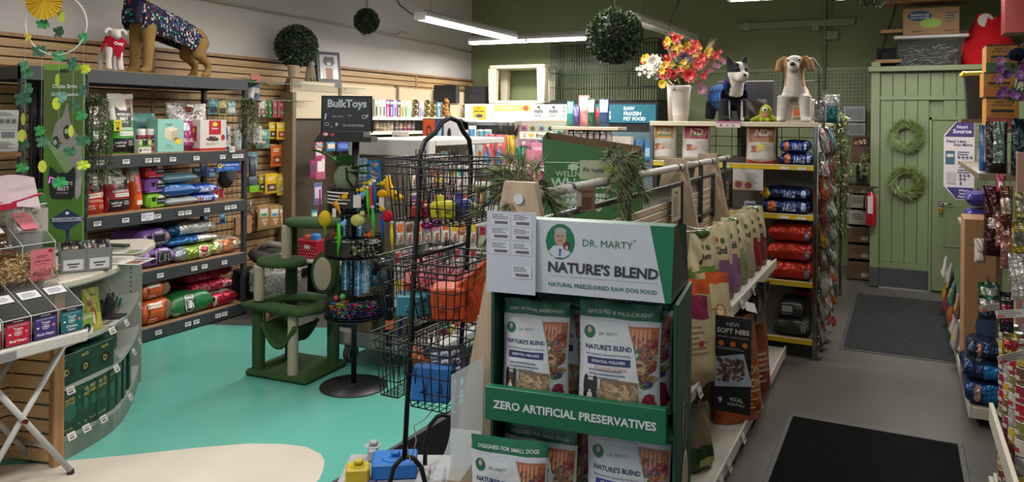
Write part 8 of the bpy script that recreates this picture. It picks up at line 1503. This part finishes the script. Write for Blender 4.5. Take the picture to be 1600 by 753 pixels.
for j,z in enumerate((1.502,1.102,.602,.152)):
    for i in range(6):
        nm,c=rr.choice(sc);y=7.75+.25*i;m=MB();add_bag(m,.2,.28,.1,[c,F(.1,.3,.9,.7,rr.choice(['#a8a49e','#8a2430','#2a7a4a','#2a4a7a','#b09a30']))],None,rr.randrange(99));m.build('food_bag',None,(-.68,y,z),rot=(radians(-10),0,pi/2),label='%s bag, %s along the %s shelf beyond the side wire grid'%(nm,nw[i],('top','second','third','lowest')[j]),cat='bag')
spray('hanging_foliage','long trailing green foliage hanging at the right end of the end gondola',W(1312,185,x=-.5),1.15,1500,15,.11,('#5a6a38','#6f7c46','#48562c','#8a8c5a'),.05)
yb_('white and teal bag standing on the right end of the top shelf',1287,1312,148,185,YE+.45,'#8f9698',[F(.2,.0,.9,.6,'#2a6a74')],z=1.902,mat='foil',d=.1);yb_('grey silver bag behind the teal bag on the top shelf',1272,1290,158,185,YE+.3,'#77787a',z=1.902,mat='foil',d=.08)
# ---- vase of artificial flowers
px=W(1062,185,y=6.75);t=thing('flower_vase','white tapered vase of red, yellow and white artificial flowers','vase',(px.x,6.78,1.902));m=MB();m.lathe([(.058,0),(.064,.01),(.086,.29),(.092,.30),(.092,.32),(.084,.32),(.07,.05)],24,'#aea69e','satin',caps=False);m.box(-.055,.055,-.09,-.08,.28,.283,'#8a847c');m.build('vase',t)
rr=random.Random(21);m=MB()
stems=[]
for i in range(60):
    a=rr.uniform(-1.35,1.35);r=rr.uniform(.10,.36);z=.34+rr.uniform(.06,.40)*(1-.35*abs(a)/1.35);x=r*sin(a)*1.05;y=rr.uniform(-.13,.1);stems.append((x,y,z));m.tube([(rr.uniform(-.03,.03),0,.25),(x*.5,y*.5,.25+(z-.25)*.55),(x,y,z)],.0025,4,'#3f4a24','leaf')
leafy(m,[(0,0,.3),(0,0,.5)],60,.13,.03,['#2c4a24','#3c5a2c','#4f6a34'],4,1,droop=-.2);m.build('stems',t)
def blossom(m,p,r,col,n=6,lay=2):
    for l in range(lay):
        for k in range(n):a=2*pi*k/n+l*.5;d=Vector((cos(a),-.25-.3*l,sin(a))).normalized()*r*(1-.3*l);s=Vector((-sin(a),0,cos(a)))*r*.38;m.add([p,p+d*.6+s,p+d,p+d*.6-s],[(0,1,2,3)],col,'satin')
fc=[('red','#a81c20'),('yellow','#b8981c'),('pink','#a8607a'),('white','#b0a898'),('coral','#b03c3c')]
for i,s in enumerate(stems[:46]):
    if s[0]<-.12:c=('yellow','#b8961a')if s[2]>.55 else(('white','#b3aca0')if i%3 else('red','#a81c20'))
    elif s[0]>.12:c=('coral','#b03034')if i%3 else('yellow','#b8a030')
    else:c=('yellow','#b8961a')if i%2 else('red','#a31a1c')
    mm=MB();blossom(mm,Vector(s)+Vector((0,-.06,0)),rr.uniform(.03,.048),c[1]);[blossom(mm,Vector(s)+Vector((rr.uniform(-.05,.05),-.04,rr.uniform(-.06,.05))),.022,c[1],5,1)for _ in range(3)];mm.build('flower',t)
for(x,z,r,c)in((-.20,.52,.085,'#b3ada2'),(.08,.55,.06,'#3a2c44'),(-.1,.43,.07,'#a31a1c'),(.12,.40,.07,'#a31a1c'),(-.12,.33,.045,'#b8961a'),(.2,.5,.06,'#b02c30')):mm=MB();blossom(mm,Vector((x,-.15,z)),r,c,11,3);mm.build('flower',t)
mm=MB();mm.tube([(.05,0,.3),(.25,0,.40),(.38,-.02,.50)],.004,4,'#3f3424','leaf');[blossom(mm,Vector((.22+.028*k,-.03,.42+.02*k+.03*sin(k*3))),.028,'#b07a94',5,1)for k in range(7)];blossom(mm,Vector((.2,-.05,.28)),.05,'#a8708a',8,2);mm.build('blossom_branch',t)
mm=MB();[mm.add([(.2,0,.6),(.205,0,.6),(.3+.03*sin(k),.01*cos(k*2),.72+.03*cos(k*1.7))],[(0,1,2)],'#8f8676','leaf')for k in range(20)];mm.build('pampas_grass',t)
# ---- plush dogs and monster on the top shelf
px=W(1136,185,y=6.75).x;t=thing('plush_dog','black and white plush dog in a blue plaid shirt beside the vase','plush dog',(px-.01,6.8,1.902),radians(35));t.scale=(1.2,)*3;sh=[('t',[(0,-.1,.18),(0,.14,.17)],[.085,.085]),('t',[(0,-.1,.2),(.0,-.15,.30)],[.07,.06]),('e',(0,-.17,.35),(.075,.08,.075)),('e',(0,-.24,.315),(.045,.05,.042))]
for s in(-1,1):sh+=[('t',[(s*.06,-.1,.16),(s*.07,-.12,.02)],[.045,.038]),('t',[(s*.06,.13,.15),(s*.075,.14,.02)],[.045,.038]),('t',[(s*.045,-.16,.40),(s*.075,-.16,.475)],[.035,.008]),('e',(s*.07,-.14,.018),(.035,.045,.02))]
m=blob_mesh('body',sh,.0095,lambda p:'#a8a29c' if(p.z>.22 and p.y<-.17 and(abs(p.x)<.018 or p.z<.345))or(p.z<.24 and p.y<-.14 and abs(p.x)<.05)else '#15161a','plush',4);bd=m.build('body',t)
m=MB();m.surf(lambda u,v:(.1*sin(u*2*pi),-.12+.24*v,.18+.1*cos(u*2*pi)),30,16,'#1c3a6a','fabric',True,lambda u,v:'#16294c' if int(u*30)%4==0 or int(v*16)%4==0 else('#26508a' if(int(u*30)+int(v*16))%2 else '#1c3f74'));m.tube([(.075*cos(a*.63),-.12+.02*sin(a),.26+.05*sin(a*.63))for a in range(10)],.022,8,'#1a2c54','fabric',True);m.tube([(.06*cos(a*.63),-.15,.29+.04*sin(a*.63))for a in range(10)],.01,6,'#9a1c2c','fabric',True);m.build('plaid_shirt',t)
m=MB();m.ell((0,-.288,.325),.014,.01,.01,'#0a0a0a','gloss');m.build('nose',t)
for s in(-1,1):m=MB();m.ell((s*.04,-.235,.37),.008,.005,.01,'#0a0a0a','gloss');m.build('eye',t)
px=W(1242,185,y=6.75).x;t=thing('plush_dog','large white plush dog with tan floppy ears, right of the top shelf','plush dog',(px,6.8,1.902),0);sh=[('t',[(0,-.02,.24),(0,.18,.22)],[.10,.10]),('t',[(0,-.06,.22),(0,-.08,.36)],[.105,.075]),('t',[(0,-.08,.36),(0,-.09,.46)],[.075,.07]),('e',(0,-.1,.485),(.08,.09,.07)),('e',(0,-.18,.455),(.048,.06,.045))]
for s in(-1,1):sh+=[('t',[(s*.08,-.1,.22),(s*.095,-.12,.02)],[.055,.042]),('t',[(s*.08,.18,.2),(s*.09,.19,.02)],[.055,.042]),('e',(s*.095,-.145,.02),(.04,.055,.022)),('t',[(s*.07,-.09,.54),(s*.115,-.1,.50),(s*.125,-.1,.42)],[.02,.03,.034])]
tanf=lambda p:'#8c6a48' if(abs(p.x)>.078 and p.z>.38)or(p.z>.30 and(abs(p.x)>.045+.08*(.5-p.z))and p.y>-.17 and abs(p.x)>.028)or(p.y>.02 and p.z>.2)else '#aaa49c'
m=blob_mesh('body',sh,.0105,tanf,'plush',4);m.build('body',t);m=MB();m.ell((0,-.242,.475),.022,.012,.018,'#16140f','gloss');m.build('nose',t)
for s in(-1,1):m=MB();m.ell((s*.042,-.178,.51),.009,.006,.009,'#120f0c','gloss');m.build('eye',t)
t=thing('tube_chair_frame','black rounded metal tube frame standing behind the large plush dog','frame',(px,7.15,1.902));m=MB();m.tube([(-.15,0,0),(-.15,0,.48),(-.1,0,.56),(.1,0,.56),(.15,0,.48),(.15,0,0)],.008,8,'#17181a');m.tube([(-.15,0,.36),(.15,0,.36)],.006,6,'#17181a');m.build('tube_frame',t);carton('toy_carton','white and orange carton behind the large plush dog on the top shelf',.3,.12,.12,'#9a948c',[('r',0,.5,1,1,'#a84a20'),('t','KONG FROG',.6,.3,.7,.25,'#22211f',.03)],(px-.03,7.3,1.902),0)
px=W(1196,185,y=6.7).x;t=thing('plush_monster','green one-eyed plush monster with tentacle feet between the two plush dogs','plush toy',(px,6.72,1.902));m=blob_mesh('body',[('e',(0,0,.07),(.055,.05,.08)),('t',[(-.02,-.0,.04),(-.09,-.02,.025),(-.125,-.03,.01)],[.035,.02,.012]),('t',[(.02,-.0,.04),(.08,-.02,.025),(.11,-.03,.01)],[.035,.02,.012]),('t',[(0,-.02,.03),(-.03,-.08,.012)],[.03,.014]),('t',[(0,-.02,.03),(.04,-.08,.012)],[.03,.014])],.008,'#78801c','plush',3);m.build('body',t)
m=MB();m.ell((0,-.045,.105),.022,.012,.022,'#b0aaa4','satin');m.ell((0,-.056,.105),.008,.006,.014,'#101010','gloss');m.ell((0,-.05,.055),.033,.01,.02,'#a05a62','fabric');m.build('eye_and_mouth',t)
yb_('dark folded fabric bag behind the plush monster',1166,1200,155,183,7.2,'#2a2522',mat='fabric',z=1.902,d=.12,wr=.02);m=MB();m.tube([(0,0,0),(0,0,.4)],[.035,.05],10,'#a8a098','satin');m.build('white_stand_pole',None,(-1.9,7.0,1.902),0,'short white post left of the flower vase','post');carton('dark_backdrop_box','dark storage crate behind the flowers on the top shelf',.5,.38,.25,'#1e1c20',(),(-1.3,7.45,1.902),0)
# ---------------------------------------------------------------- things on and around the green storage room
def py(name,label,u0,u1,v0,v1,y,d,col,sp=(),cat='box',mat='card',zb=None,grp=None,**k):
    a,b=W(u0,v0,y=y),W(u1,v1,y=y);z=b.z if zb is None else zb;return carton(name,label,b.x-a.x,a.z-z,d,col,sp,((a.x+b.x)/2,y+d/2,z),0,cat=cat,mat=mat,group=grp,**k)
K='#86684a';zt=2.562;y0=9.98
t=thing('storage_tub','clear plastic tub of grey cords with a white lid on the storage room roof','tub',(W(1454,100,y=y0).x,y0+.25,zt));m=MB();m.prism([(-.30,0),(.30,0),(.35,.32),(-.35,.32)],-.22,.22,'#999','acrylic');m.build('tub',t);m=MB();m.box(-.38,.38,-.25,.25,.32,.36,'#a8a6a4','satin',.01);m.build('lid',t);m=MB();rr=random.Random(3)
for i in range(70):x=rr.uniform(-.25,.25);z=rr.uniform(.03,.22);m.tube([(x,-.2,z),(x+rr.uniform(-.1,.1),-.205,z+rr.uniform(-.04,.05)),(x+rr.uniform(-.15,.15),-.2,max(.01,z+rr.uniform(-.06,.04)))],.006,4,rr.choice(['#5a5654','#77736f','#8f8b88','#3a3836']))
m.box(-.27,.27,-.15,.15,.01,.2,'#3f3c3a');tag(m.build('cords',t),kind='stuff')
py('cardboard_box','big moving box with a navy speech shape and green blob above the clear tub',1411,1499,14,61,y0,.4,K,[('e',.3,.7,.22,.2,'#2a3f5c'),('t','THIS BOX HAS',.3,.74,.34,.09,'#a8a8b0',.03),('t','UP TO 12 LIVES',.3,.63,.34,.09,'#a8a8b0',.03),('e',.5,.42,.2,.18,'#7f9a48'),('l',.86,.75,.2,4,.1,'#3a4a6a'),('t','GREENER',.25,.12,.2,.06,'#2a2a30'),('t','LESS BOX',.85,.12,.22,.08,'#2a2a30')],zb=2.925)
py('cardboard_box','topmost cardboard box cut by the top edge of the picture',1415,1514,-22,13,y0-.05,.4,'#8f7050',[('t','FAMILY OWNED',.5,.25,.4,.15,'#3a2c20')],zb=3.30);py('cardboard_box','plain dark brown box between the clear tub and the red sack',1497,1525,48,99,y0+.25,.3,'#5c4632',[('l',.5,.5,.5,3,.1,'#3a2c20')],zb=zt)
t=thing('ladder_shelf','narrow black ladder rack with three small wooden shelves on the storage room roof','rack',(W(1388,100,y=y0).x,y0+.15,zt));m=MB();[m.tube([(-.13,y,0),(.08,y,.75),(.12,y,1.0)],.008,6,'#17181a')for y in(-.08,.08)];m.build('frame',t)
for x,z in((-.0,.05),(.05,.40),(.1,.74)):m=MB();m.box(x-.14,x+.14,-.12,.12,z,z+.04,'#6f4c2c','particle',.003);m.build('shelf',t)
py('black_box','small black box behind the ladder rack',1370,1400,76,96,y0+.3,.2,'#17181a',zb=zt+.0)
t=thing('red_sack','bright red cloth sack with a white roll sticking out on the storage room roof','sack',(W(1543,100,y=y0).x,y0+.2,zt));m=MB();m.surf(lambda u,v:((.24+.05*sin(v*4)-.07*v+.018*sin(u*31+v*9))*cos(u*2*pi)+.04*v,.2*sin(u*2*pi)*(1-.1*v),.50*v+.10*max(0,v-.7)/.3*abs(cos(u*2*pi))),40,12,'#a3141c','fabric');m.build('cloth',t);m=MB();m.X=Matrix.Translation((-.02,-.12,.5))@Matrix.Rotation(pi/2,4,'X');m.lathe([(.075,0),(.075,.05)],20,'#a8a098','satin');m.X=None;m.box(.05,.2,-.1,-.05,.46,.54,'#9a948c','satin',.02);m.build('white_roll',t)
t=thing('wooden_corner_board','plain leaning brown board above the right shelves','board',W(1590,70,y=6.5));m=MB();m.prism([(-.12,-.16),(.2,-.16),(.2,.2)],0,.02,'#6a4c30','card');m.build('board',t)
for k,(v,nm)in enumerate(((300,'lower'),(210,'upper'))):
    p=W(1416,212 if k else 284,y=9.9);t=thing('wreath','%s green grass wreath on the green boards'%nm,'wreath',(p.x,9.855,p.z));m=MB();rr=random.Random(k)
    m.tube([(.13*cos(a*pi/12),0,.13*sin(a*pi/12))for a in range(24)],.009,6,'#34401c','leaf',True)
    for i in range(1300):a=rr.uniform(0,6.283);r=rr.uniform(.09,.16);p0=Vector((r*cos(a),rr.uniform(-.03,.0),r*sin(a)));d=(Vector((-sin(a)*1.1+cos(a)*.5,rr.gauss(-.2,.25),cos(a)*1.1+sin(a)*.5))+Vector((rr.gauss(0,.4),0,rr.gauss(0,.4)))).normalized()*rr.uniform(.05,.1);s=d.cross(Vector((0,1,0))).normalized()*.0045;m.add([p0-s,p0+s,p0+d],[(0,1,2)],rr.choice(['#4a5c24','#5c6c30','#38481a','#707c44']),'leaf')
    m.build('grass_ring',t)
PU='#2f2358';a,b=W(1475,189,y=9.0),W(1522,313,y=9.0);w=b.x-a.x;h=a.z-b.z;t=thing('hanging_sign','tall white and purple feeding comparison sign in front of the green door','sign',((a.x+b.x)/2,9.0,b.z));m=MB();out=[(0,.82),(.42,1),(1,1),(1,0),(.42,0),(0,.17)]
m.prism([(-w/2+w*u,h*v)for u,v in reversed(out)],0,.006,'#a8a2a4','satin');S=flat_S(-w/2,w/2,0,h,0);pq=lambda*q:('p',list(q),PU)
prints(m,S,[pq((.02,.80),(.98,.80),(.98,.995),(.43,.995)),pq((.42,.01),(.98,.01),(.98,.155),(.1,.155)),('t','Nutri',.6,.925,.35,.05,'#b0a8b8',.03),('t','Source',.6,.87,.6,.06,'#b0a8b8',.03),('t','Feed Less.',.42,.745,.66,.04,'#2c2544',.02),('t','Not More.',.64,.70,.62,.04,'#2c2544',.02),('r',.06,.45,.36,.62,'#2a4a5c'),('r',.1,.54,.32,.58,'#a8a09c'),('l',.7,.6,.5,2,.03,'#4a4264'),('t','3.3',.55,.47,.22,.04,'#2c2544',.03),('t','VS.',.55,.41,.14,.025,'#4a4264'),('r',.1,.2,.4,.35,'#8f8b90'),('l',.7,.37,.5,2,.03,'#4a4264'),('t','5',.56,.21,.08,.04,'#2c2544',.03),("t","What's",.66,.12,.4,.03,'#b0a8b8',.02),('t','Inside',.66,.08,.4,.03,'#b0a8b8',.02),('t','Matters.',.68,.04,.5,.03,'#b0a8b8',.02)]+[('e',.5+.13*i,.54,.045,.015,'#4a4264')for i in range(4)]+[('e',.55+.13*(i%3),.31-.045*(i//3),.045,.015,'#4a4264')for i in range(5)],(w,h),.002);m.build('sign_face',t)
m=MB();m.tube([(w/2,.01,h*.9),(w/2+.3,.3,h*.9)],.006,5,'#8a8a88','metal');m.build('bracket',t)
t=thing('fire_extinguisher','red fire extinguisher with a white tag beside the green storage room','extinguisher',W(1361,352,y=9.8));m=MB();m.lathe([(.05,0),(.056,.01),(.056,.3),(.045,.35),(.02,.375),(.018,.4)],18,'#9a1420','gloss');m.build('cylinder',t);m=MB();m.box(-.02,.02,-.03,.03,.4,.43,'#1a1a1c');m.box(-.01,.07,-.01,.01,.43,.45,'#1a1a1c');m.tube([(-.02,0,.41),(-.07,-.02,.38),(-.075,-.02,.15)],.01,6,'#141416');m.build('valve_and_hose',t);m=MB();m.box(-.035,.02,-.065,-.06,.14,.34,'#a8a4a4','paper');m.build('paper_tag',t)
m=MB();m.box(-.03,.03,.06,.1,.1,.3,'#777','metal');m.build('wall_bracket',t)
# boxes and bins in the gap between end gondola and storage room
for k,(v0,v1,c,lb)in enumerate(((408,438,'#4f3a28','cardboard box at the bottom of the stack beside the fire extinguisher'),(382,406,'#5f4630','cardboard box second from the bottom of the stack beside the fire extinguisher'),(354,380,'#5a422c','cardboard box third from the bottom of the stack beside the fire extinguisher'),(328,352,'#8a8480','white labelled box in the stack beside the fire extinguisher'),(304,326,'#7f7a76','upper white labelled box in the stack beside the fire extinguisher'),(290,303,'#604a34','flat cardboard box on top of the stack beside the fire extinguisher'))):py('cardboard_box',lb,1324,1360,v0,v1,10.2,.4,c,[('l',.5,.7,.6,3,.15,'#3a2c22'),('r',.6,.15,.9,.4,'#8a8078')])
py('open_carton','brown open carton of small items above the box stack',1330,1362,212,254,10.1,.4,'#4a3626',[('r',.1,.6,.9,.95,'#1f1814'),('blob',.1,.62,.9,.92,26,.07,['#8a6a3a','#6a3a2a','#a89a80'])]);py('drawer_bin','upper clear drawer bin behind the trailing foliage',1318,1352,166,190,10.6,.3,'#8a8f90',[('r',.08,.1,.92,.85,'#6a7072')],mat='satin',cat='bin');py('drawer_bin','lower clear drawer bin behind the trailing foliage',1318,1352,192,212,10.6,.3,'#83888a',[('r',.08,.1,.92,.85,'#5f6466')],mat='satin',cat='bin')
py('drawer_bin','small white drawer bin below the open carton',1338,1352,258,288,10.5,.25,'#8f9294',[('r',.1,.1,.9,.45,'#6a6e70'),('r',.1,.55,.9,.9,'#6a6e70')],mat='satin',cat='bin');m=MB();m.box(-.32,.1,-.1,.45,-.03,0,'#6a5c48');m.box(-.3,-.27,0,.4,-1.3,-.03,'#555');m.box(.06,.09,.3,.4,-1.3,-.03,'#555');m.build('back_rack',None,(W(1340,254,y=10.1).x,10.1,W(1340,254,y=10.1).z),0,'plain rack shelf holding the open brown carton','shelf')
p=W(1352,262,y=9.95);spray('small_plant','little green sprig with cream blooms beside the storage room post',(p.x,p.y,p.z+.12),.22,240,33,.08,('#5a6a3a','#6c7a48','#a09a7a'),.05)
# ---------------------------------------------------------------- shelving along the right edge
RX=.45
TR=thing('right_shelving','grey shelving run of pet food along the right edge of the picture','shelving',(.85,6.0,0));Q0=Vector((.85,6.0,0))
def rb(name,bx,col='#8a8478',mat='satin'):
    m=MB()
    for b in bx:m.box(b[0]-.85,b[1]-.85,b[2]-6,b[3]-6,b[4],b[5],*(b[6:]or(col,mat)),.003)
    return m.build(name,TR)
rb('back_panel',[(1.15,1.2,2.0,9.3,.1,2.3,'#5a5348','satin')]);rb('bottom_shelf',[(.40,1.15,5.62,9.3,.10,.13),(.385,.4,5.60,9.3,.06,.135,'#a39c90','satin'),(.4,1.15,5.6,5.615,.06,.13,'#a39c90','satin')]);rb('upper_shelf',[(.42,1.15,5.5,7.2,1.56,1.60,'#6a5c4c','satin')]);rb('end_kick',[(.6,1.15,5.65,9.3,0,.1,'#2a2a2a','satin')])
rb('near_upright',[(.56,.60,5.0,5.04,.0,1.75,'#8f6a60','satin')]);rb('near_shelf',[(.42,1.15,2.6,4.55,.12,.15,'#a8a294','satin'),(.40,.42,2.6,4.55,.40,.50,'#b3ad9e','satin'),(.40,.42,2.6,4.55,.02,.13,'#a8a294','satin')])
m=MB();m.X=Matrix.Translation((.6-.85,7.6-6,0))@Matrix.Rotation(pi/2,4,'Z');rodgrid(m,-.4,.4,.9,1.7,5,7,0,.004,'#77746e','metal');m.X=None;m.build('wire_side_grid',TR)
yr=5.75
t=py('tall_carton','tall brown cardboard display carton with a navy diamond at the right',1507,1556,342,540,yr+.15,.35,'#84603e',[('p',[(.35,.38),(.75,.12),(1,.3),(1,.52),(.75,.68)],'#2a3a54'),('t','Orijet',.3,.85,.35,.06,'#5a5450')],zb=.60 if 0 else.132)
def ry(label,u0,u1,v0,v1,y,c,rects=(),sp=(),mat='pouch',d=.12,wr=.012,name='food_bag',cat='bag',z=None,pin=.04):return yb_(label,u0,u1,v0,v1,y,c,rects,sp,mat,d,name,cat,None,z,wr,pin)
ry('grey bag leaning at the foot of the tall carton',1510,1545,532,572,yr-.02,'#33363a',mat='foil');
def rl(label,u0,u1,z,h,c,y,sp=(),seed=1,l=.35):a,b=W(u0,500,y=y).x,W(u1,500,y=y).x;m=MB();add_lying(m,b-a,l,h,c,seed,'foil',None,(),sp,.015);return m.build('food_bag',None,((a+b)/2,y+l/2,z),0,label,'bag')
rl('lowest shiny blue bag on the bottom right shelf',1508,1575,.135,.15,'#17365f',5.62,[('r',.45,.2,.95,.8,'#1c5f94'),('e',.3,.5,.08,.2,'#a88a7a')],2);rl('middle shiny blue bag on the bottom right shelf',1504,1572,.287,.12,'#1a2c50',5.62,[('r',.5,.2,.9,.7,'#1f6aa0')],3);rl('upper navy bag with an orange stripe on the bottom right shelf',1512,1566,.409,.11,'#24344f',5.66,[('r',.3,.1,.4,.9,'#a86a4a')],4)
ry('green and white foil bag pile in the middle of the tall carton opening',1528,1562,440,478,yr-.06,'#2c5a44',[F(.1,.5,.9,.8,'#8f9a8c')],mat='foil');ry('white and navy foil bag above the green one',1530,1560,462,500,yr-.1,'#1f232c',[F(0,.6,1,.9,'#8a8480')],mat='foil')
ry('dark maroon long bag leaning at the front of the tall carton',1536,1568,290,400,5.5,'#3c1a20',[F(.2,.4,.7,.55,'#a8a098')],mat='foil',pin=.12);ry('white treat bag with brown letters beside the maroon bag',1522,1540,372,410,5.55,'#a0988a',(),[('t','Pet',.5,.5,.6,.3,'#4a3424')]);ry('small pink striped packet at the top of the maroon bag',1556,1570,272,300,5.5,'#8f3a50',[F(.2,.3,.8,.6,'#b8a8a8')])
ry('black and brown glossy bag on the upper right shelf',1540,1574,190,268,5.6,'#2a2222',[F(.55,0,1,.9,'#3a2424')],z=1.602,mat='foil');ry('blue and white bag edge behind the black bag, upper right shelf',1530,1546,195,262,5.85,'#1f4a80',[F(.4,.2,1,.9,'#9a948c')],z=1.602);ry('dark teal tall bag at the right picture edge, upper shelf',1580,1612,185,268,5.5,'#12262c',z=1.602,mat='foil');ry('grey-green plastic strip bag hanging over the black bag',1552,1570,190,255,5.52,'#6f8278',mat='foil',d=.02)
for z,nm in((1.12,'lower'),(1.25,'upper')):rl2=MB();add_lying(rl2,.26,.3,.11,'#3a2f78',int(z*9),'pouch',None,(),[('r',.6,.3,.9,.7,'#6a6098')]);rl2.build('food_bag',None,(W(1538,300,y=7.2).x,7.2,z),0,'%s violet bag behind the wire grid at the right'%nm,'bag')
rb('violet_shelf',[(.42,1.15,7.0,7.5,1.09,1.115,'#77746e','satin')])
OR='#a8701c'
for k,(u0,u1,v0,v1,y,c2,lb)in enumerate(((1541,1592,152,200,6.3,'#8a3a2c','lowest orange carton with a dark red base above the right shelves'),(1537,1586,113,151,6.3,'#a8601c','middle orange carton with black print above the right shelves'),(1541,1590,70,112,6.3,'#2f5a34','top yellow carton with a green base above the right shelves'))):py('biscuit_carton',lb,u0,u1,v0,v1,y,.3,OR,[('r',0,.0,1,.35,c2),('t','HEALTH',.5,.85,.5,.09,'#2a1c10',.02),('t','EXTENSION',.5,.74,.6,.08,'#2a1c10',.02),('r',.15,.5,.85,.6,'#1f1a14'),('t','LITTLE COOKIES',.5,.42,.7,.08,'#2a1c10'),('e',.85,.2,.08,.1,'#1f1a14'),('r',0,.94,1,1,'#1f2418')],mat='satin')
rb('top_shelf',[(.52,1.15,6.2,7.2,W(1560,200,y=6.3).z-.03,W(1560,200,y=6.3).z-.002,'#5c4c38','satin')])
t=thing('black_bin','black bin with a yellow lid beside the orange cartons','bin',W(1526,186,y=7.4));m=MB();m.prism([(-.07,0),(.07,0),(.09,.35),(-.09,.35)],-.1,.1,'#17181a');m.build('bin_body',t);m=MB();m.box(-.12,.1,-.12,.12,.35,.39,'#a8941c','satin',.01);m.build('lid',t);m=MB();m.box(-.12,.2,-.15,.2,-.03,0,'#5c4c38');m.box(.15,.2,.1,.2,-2.0+.1,-.03,'#5c4c38');m.build('bin_shelf',None,t.location,0,'short shelf carrying the black bin with a yellow lid','shelf')
py('red_box','dark red box at the top right picture corner',1570,1610,-10,50,8.5,.3,'#5f1a1a',mat='satin');p=W(1590,85,y=6.0);m=MB();m.ell((0,0,0),.06,.04,.045,'#11182c','fabric');m.box(-.06,.0,-.06,.0,-.02,.0,'#11182c','fabric',.01);m.build('navy_cap',None,p,label='navy fabric cap at the right picture edge',cat='cap')
p=W(1583,125,y=5.9);t=thing('flower_bunch','bunch of lilac and purple fabric flowers over the orange cartons','flowers',p);rr=random.Random(9)
for i in range(22):m=MB();blossom(m,Vector((rr.uniform(-.1,.1),rr.uniform(-.05,.05),rr.uniform(-.12,.14))),.035,rr.choice(['#6a3a78','#8a5a94','#4a2a68','#a06a90']),6,2);m.build('flower',t)
m=MB();leafy(m,[(-.05,0,-.12),(.1,0,.0)],30,.09,.03,['#2c5a34','#3c6a3c'],3);m.tube([(0,0,-.15),(.05,.1,.1)],.005,4,'#2c4a24');m.build('leaves',t)
# column of cans and packets nearest the right edge
rr=random.Random(5);y2=3.35
cc=[('maroon','#7a1c34'),('white','#a8a49e'),('brown','#5f4030'),('olive','#6a6a3a'),('yellow','#a8902c'),('red','#8e1c28'),('silver','#8a8886')]
for i,(x,y)in enumerate(((.49,3.99),(.48,4.13),(.475,4.28),(.47,4.43))):
    for j in range(10):
        nm,c=cc[(i*3+j*2)%7];h=.078;m=MB();add_can(m,.042,h-.004,cols=(c,'#a8a098'),n=16);S=lambda u,v,o=0:(-(.0418+o)*cos((u-.5)*2),(.0418+o)*sin((u-.5)*2)*-1,.01+.055*v)
        prints(m,S,[('r',.1,.15,.9,.5,'#a8a29a' if c!='#a8a49e' else '#8e1c28'),('l',.5,.8,.6,2,.15,'#d0c8c0')],(.08,.055));m.build('food_can',None,(x,y,.151+j*h),0,'%s can, %s from the bottom of the %s can stack counted from the camera'%(nm,nw[j],nw[i]),'can')
for k,(u0,u1,v0,v1,y,c,c2,lb)in enumerate(((1586,1612,300,345,4.3,'#6f6c3a','#8a867c','yellow and grey jar-like packet high at the right edge'),(1580,1606,345,400,4.3,'#85782c','#6a6a64','yellow and silver packet below the jar-like one'),(1562,1582,290,352,4.6,'#5a3424','#b0a090','brown and red treat packet at the right edge'),(1563,1585,352,420,4.6,'#8a5a58','#94685f','dusty pink card beside the yellow packets'),(1575,1600,395,440,4.2,'#8f8f8a','#a8a49e','silver treat packet at the right edge'),(1556,1580,330,385,5.0,'#946a60','#8a5f55','pinkish tan board edge at the right'),(1580,1606,400,470,4.0,'#a8a8a4','#b8b4ae','white price leaflet packet at the right edge'),(1562,1584,455,520,4.3,'#24262a','#7a2a34','black and red packet at the right edge'),(1566,1592,520,556,4.0,'#7a6a30','#8e2430','red and yellow packet above the cans'))):ry(lb,u0,u1,v0,v1,y,c,[F(.1,.3,.9,.7,c2)],[('l',.5,.85,.7,2,.05,'#d0c8c0')],mat='foil',d=.05,name='treat_packet',cat='packet')
for(u,v,y,rz,lb)in((1580,558,3.9,.5,'white price card sticking out above the cans at the right edge'),(1548,480,5.2,.3,'pink and white price card across the tall carton'),(1578,490,4.2,-.4,'long white price card beside the red and black packet')):p=W(u,v,y=y);m=MB();m.box(-.06,.06,-.002,0,-.018,.018,'#a49e9a','paper');prints(m,flat_S(-.06,.06,-.018,.018,-.002),[('l',.5,.8,.8,3,.3,'#777'),('r',.05,.1,.3,.4,'#a83a3a')],(.12,.036));m.build('price_card',None,p,rot=(0,-.25,rz),label=lb,cat='card')
p=W(1592,380,d=3.6);m=MB();[m.ell((0,0,-.1*k),.035,.03,.05,'#6f8a9c','frosted' if 0 else 'satin')for k in range(7)];m.build('clip_strip',None,(p.x+.05,p.y,p.z+.1),0,'pale blue scalloped plastic strip at the right edge','strip')
# shopping items beyond the tall carton, seen along the aisle edge
for k in range(10):z=.62+.0*k;nm,c=sc[k%8];m=MB();add_bag(m,.16,.2,.06,[c,F(.2,.3,.8,.7,rr.choice(['#b0a8a0','#8a2430','#a8902c']))],None,k);m.build('treat_packet',None,(.37+.01*(k%3),6.9+.45*(k%5),.16+.24*(k//5)),rot=(radians(-8),0,-pi/2),label='%s packet, %s along the %s row of the far right aisle side'%(nm,nw[k%5],'lower' if k<5 else 'upper'),cat='packet')
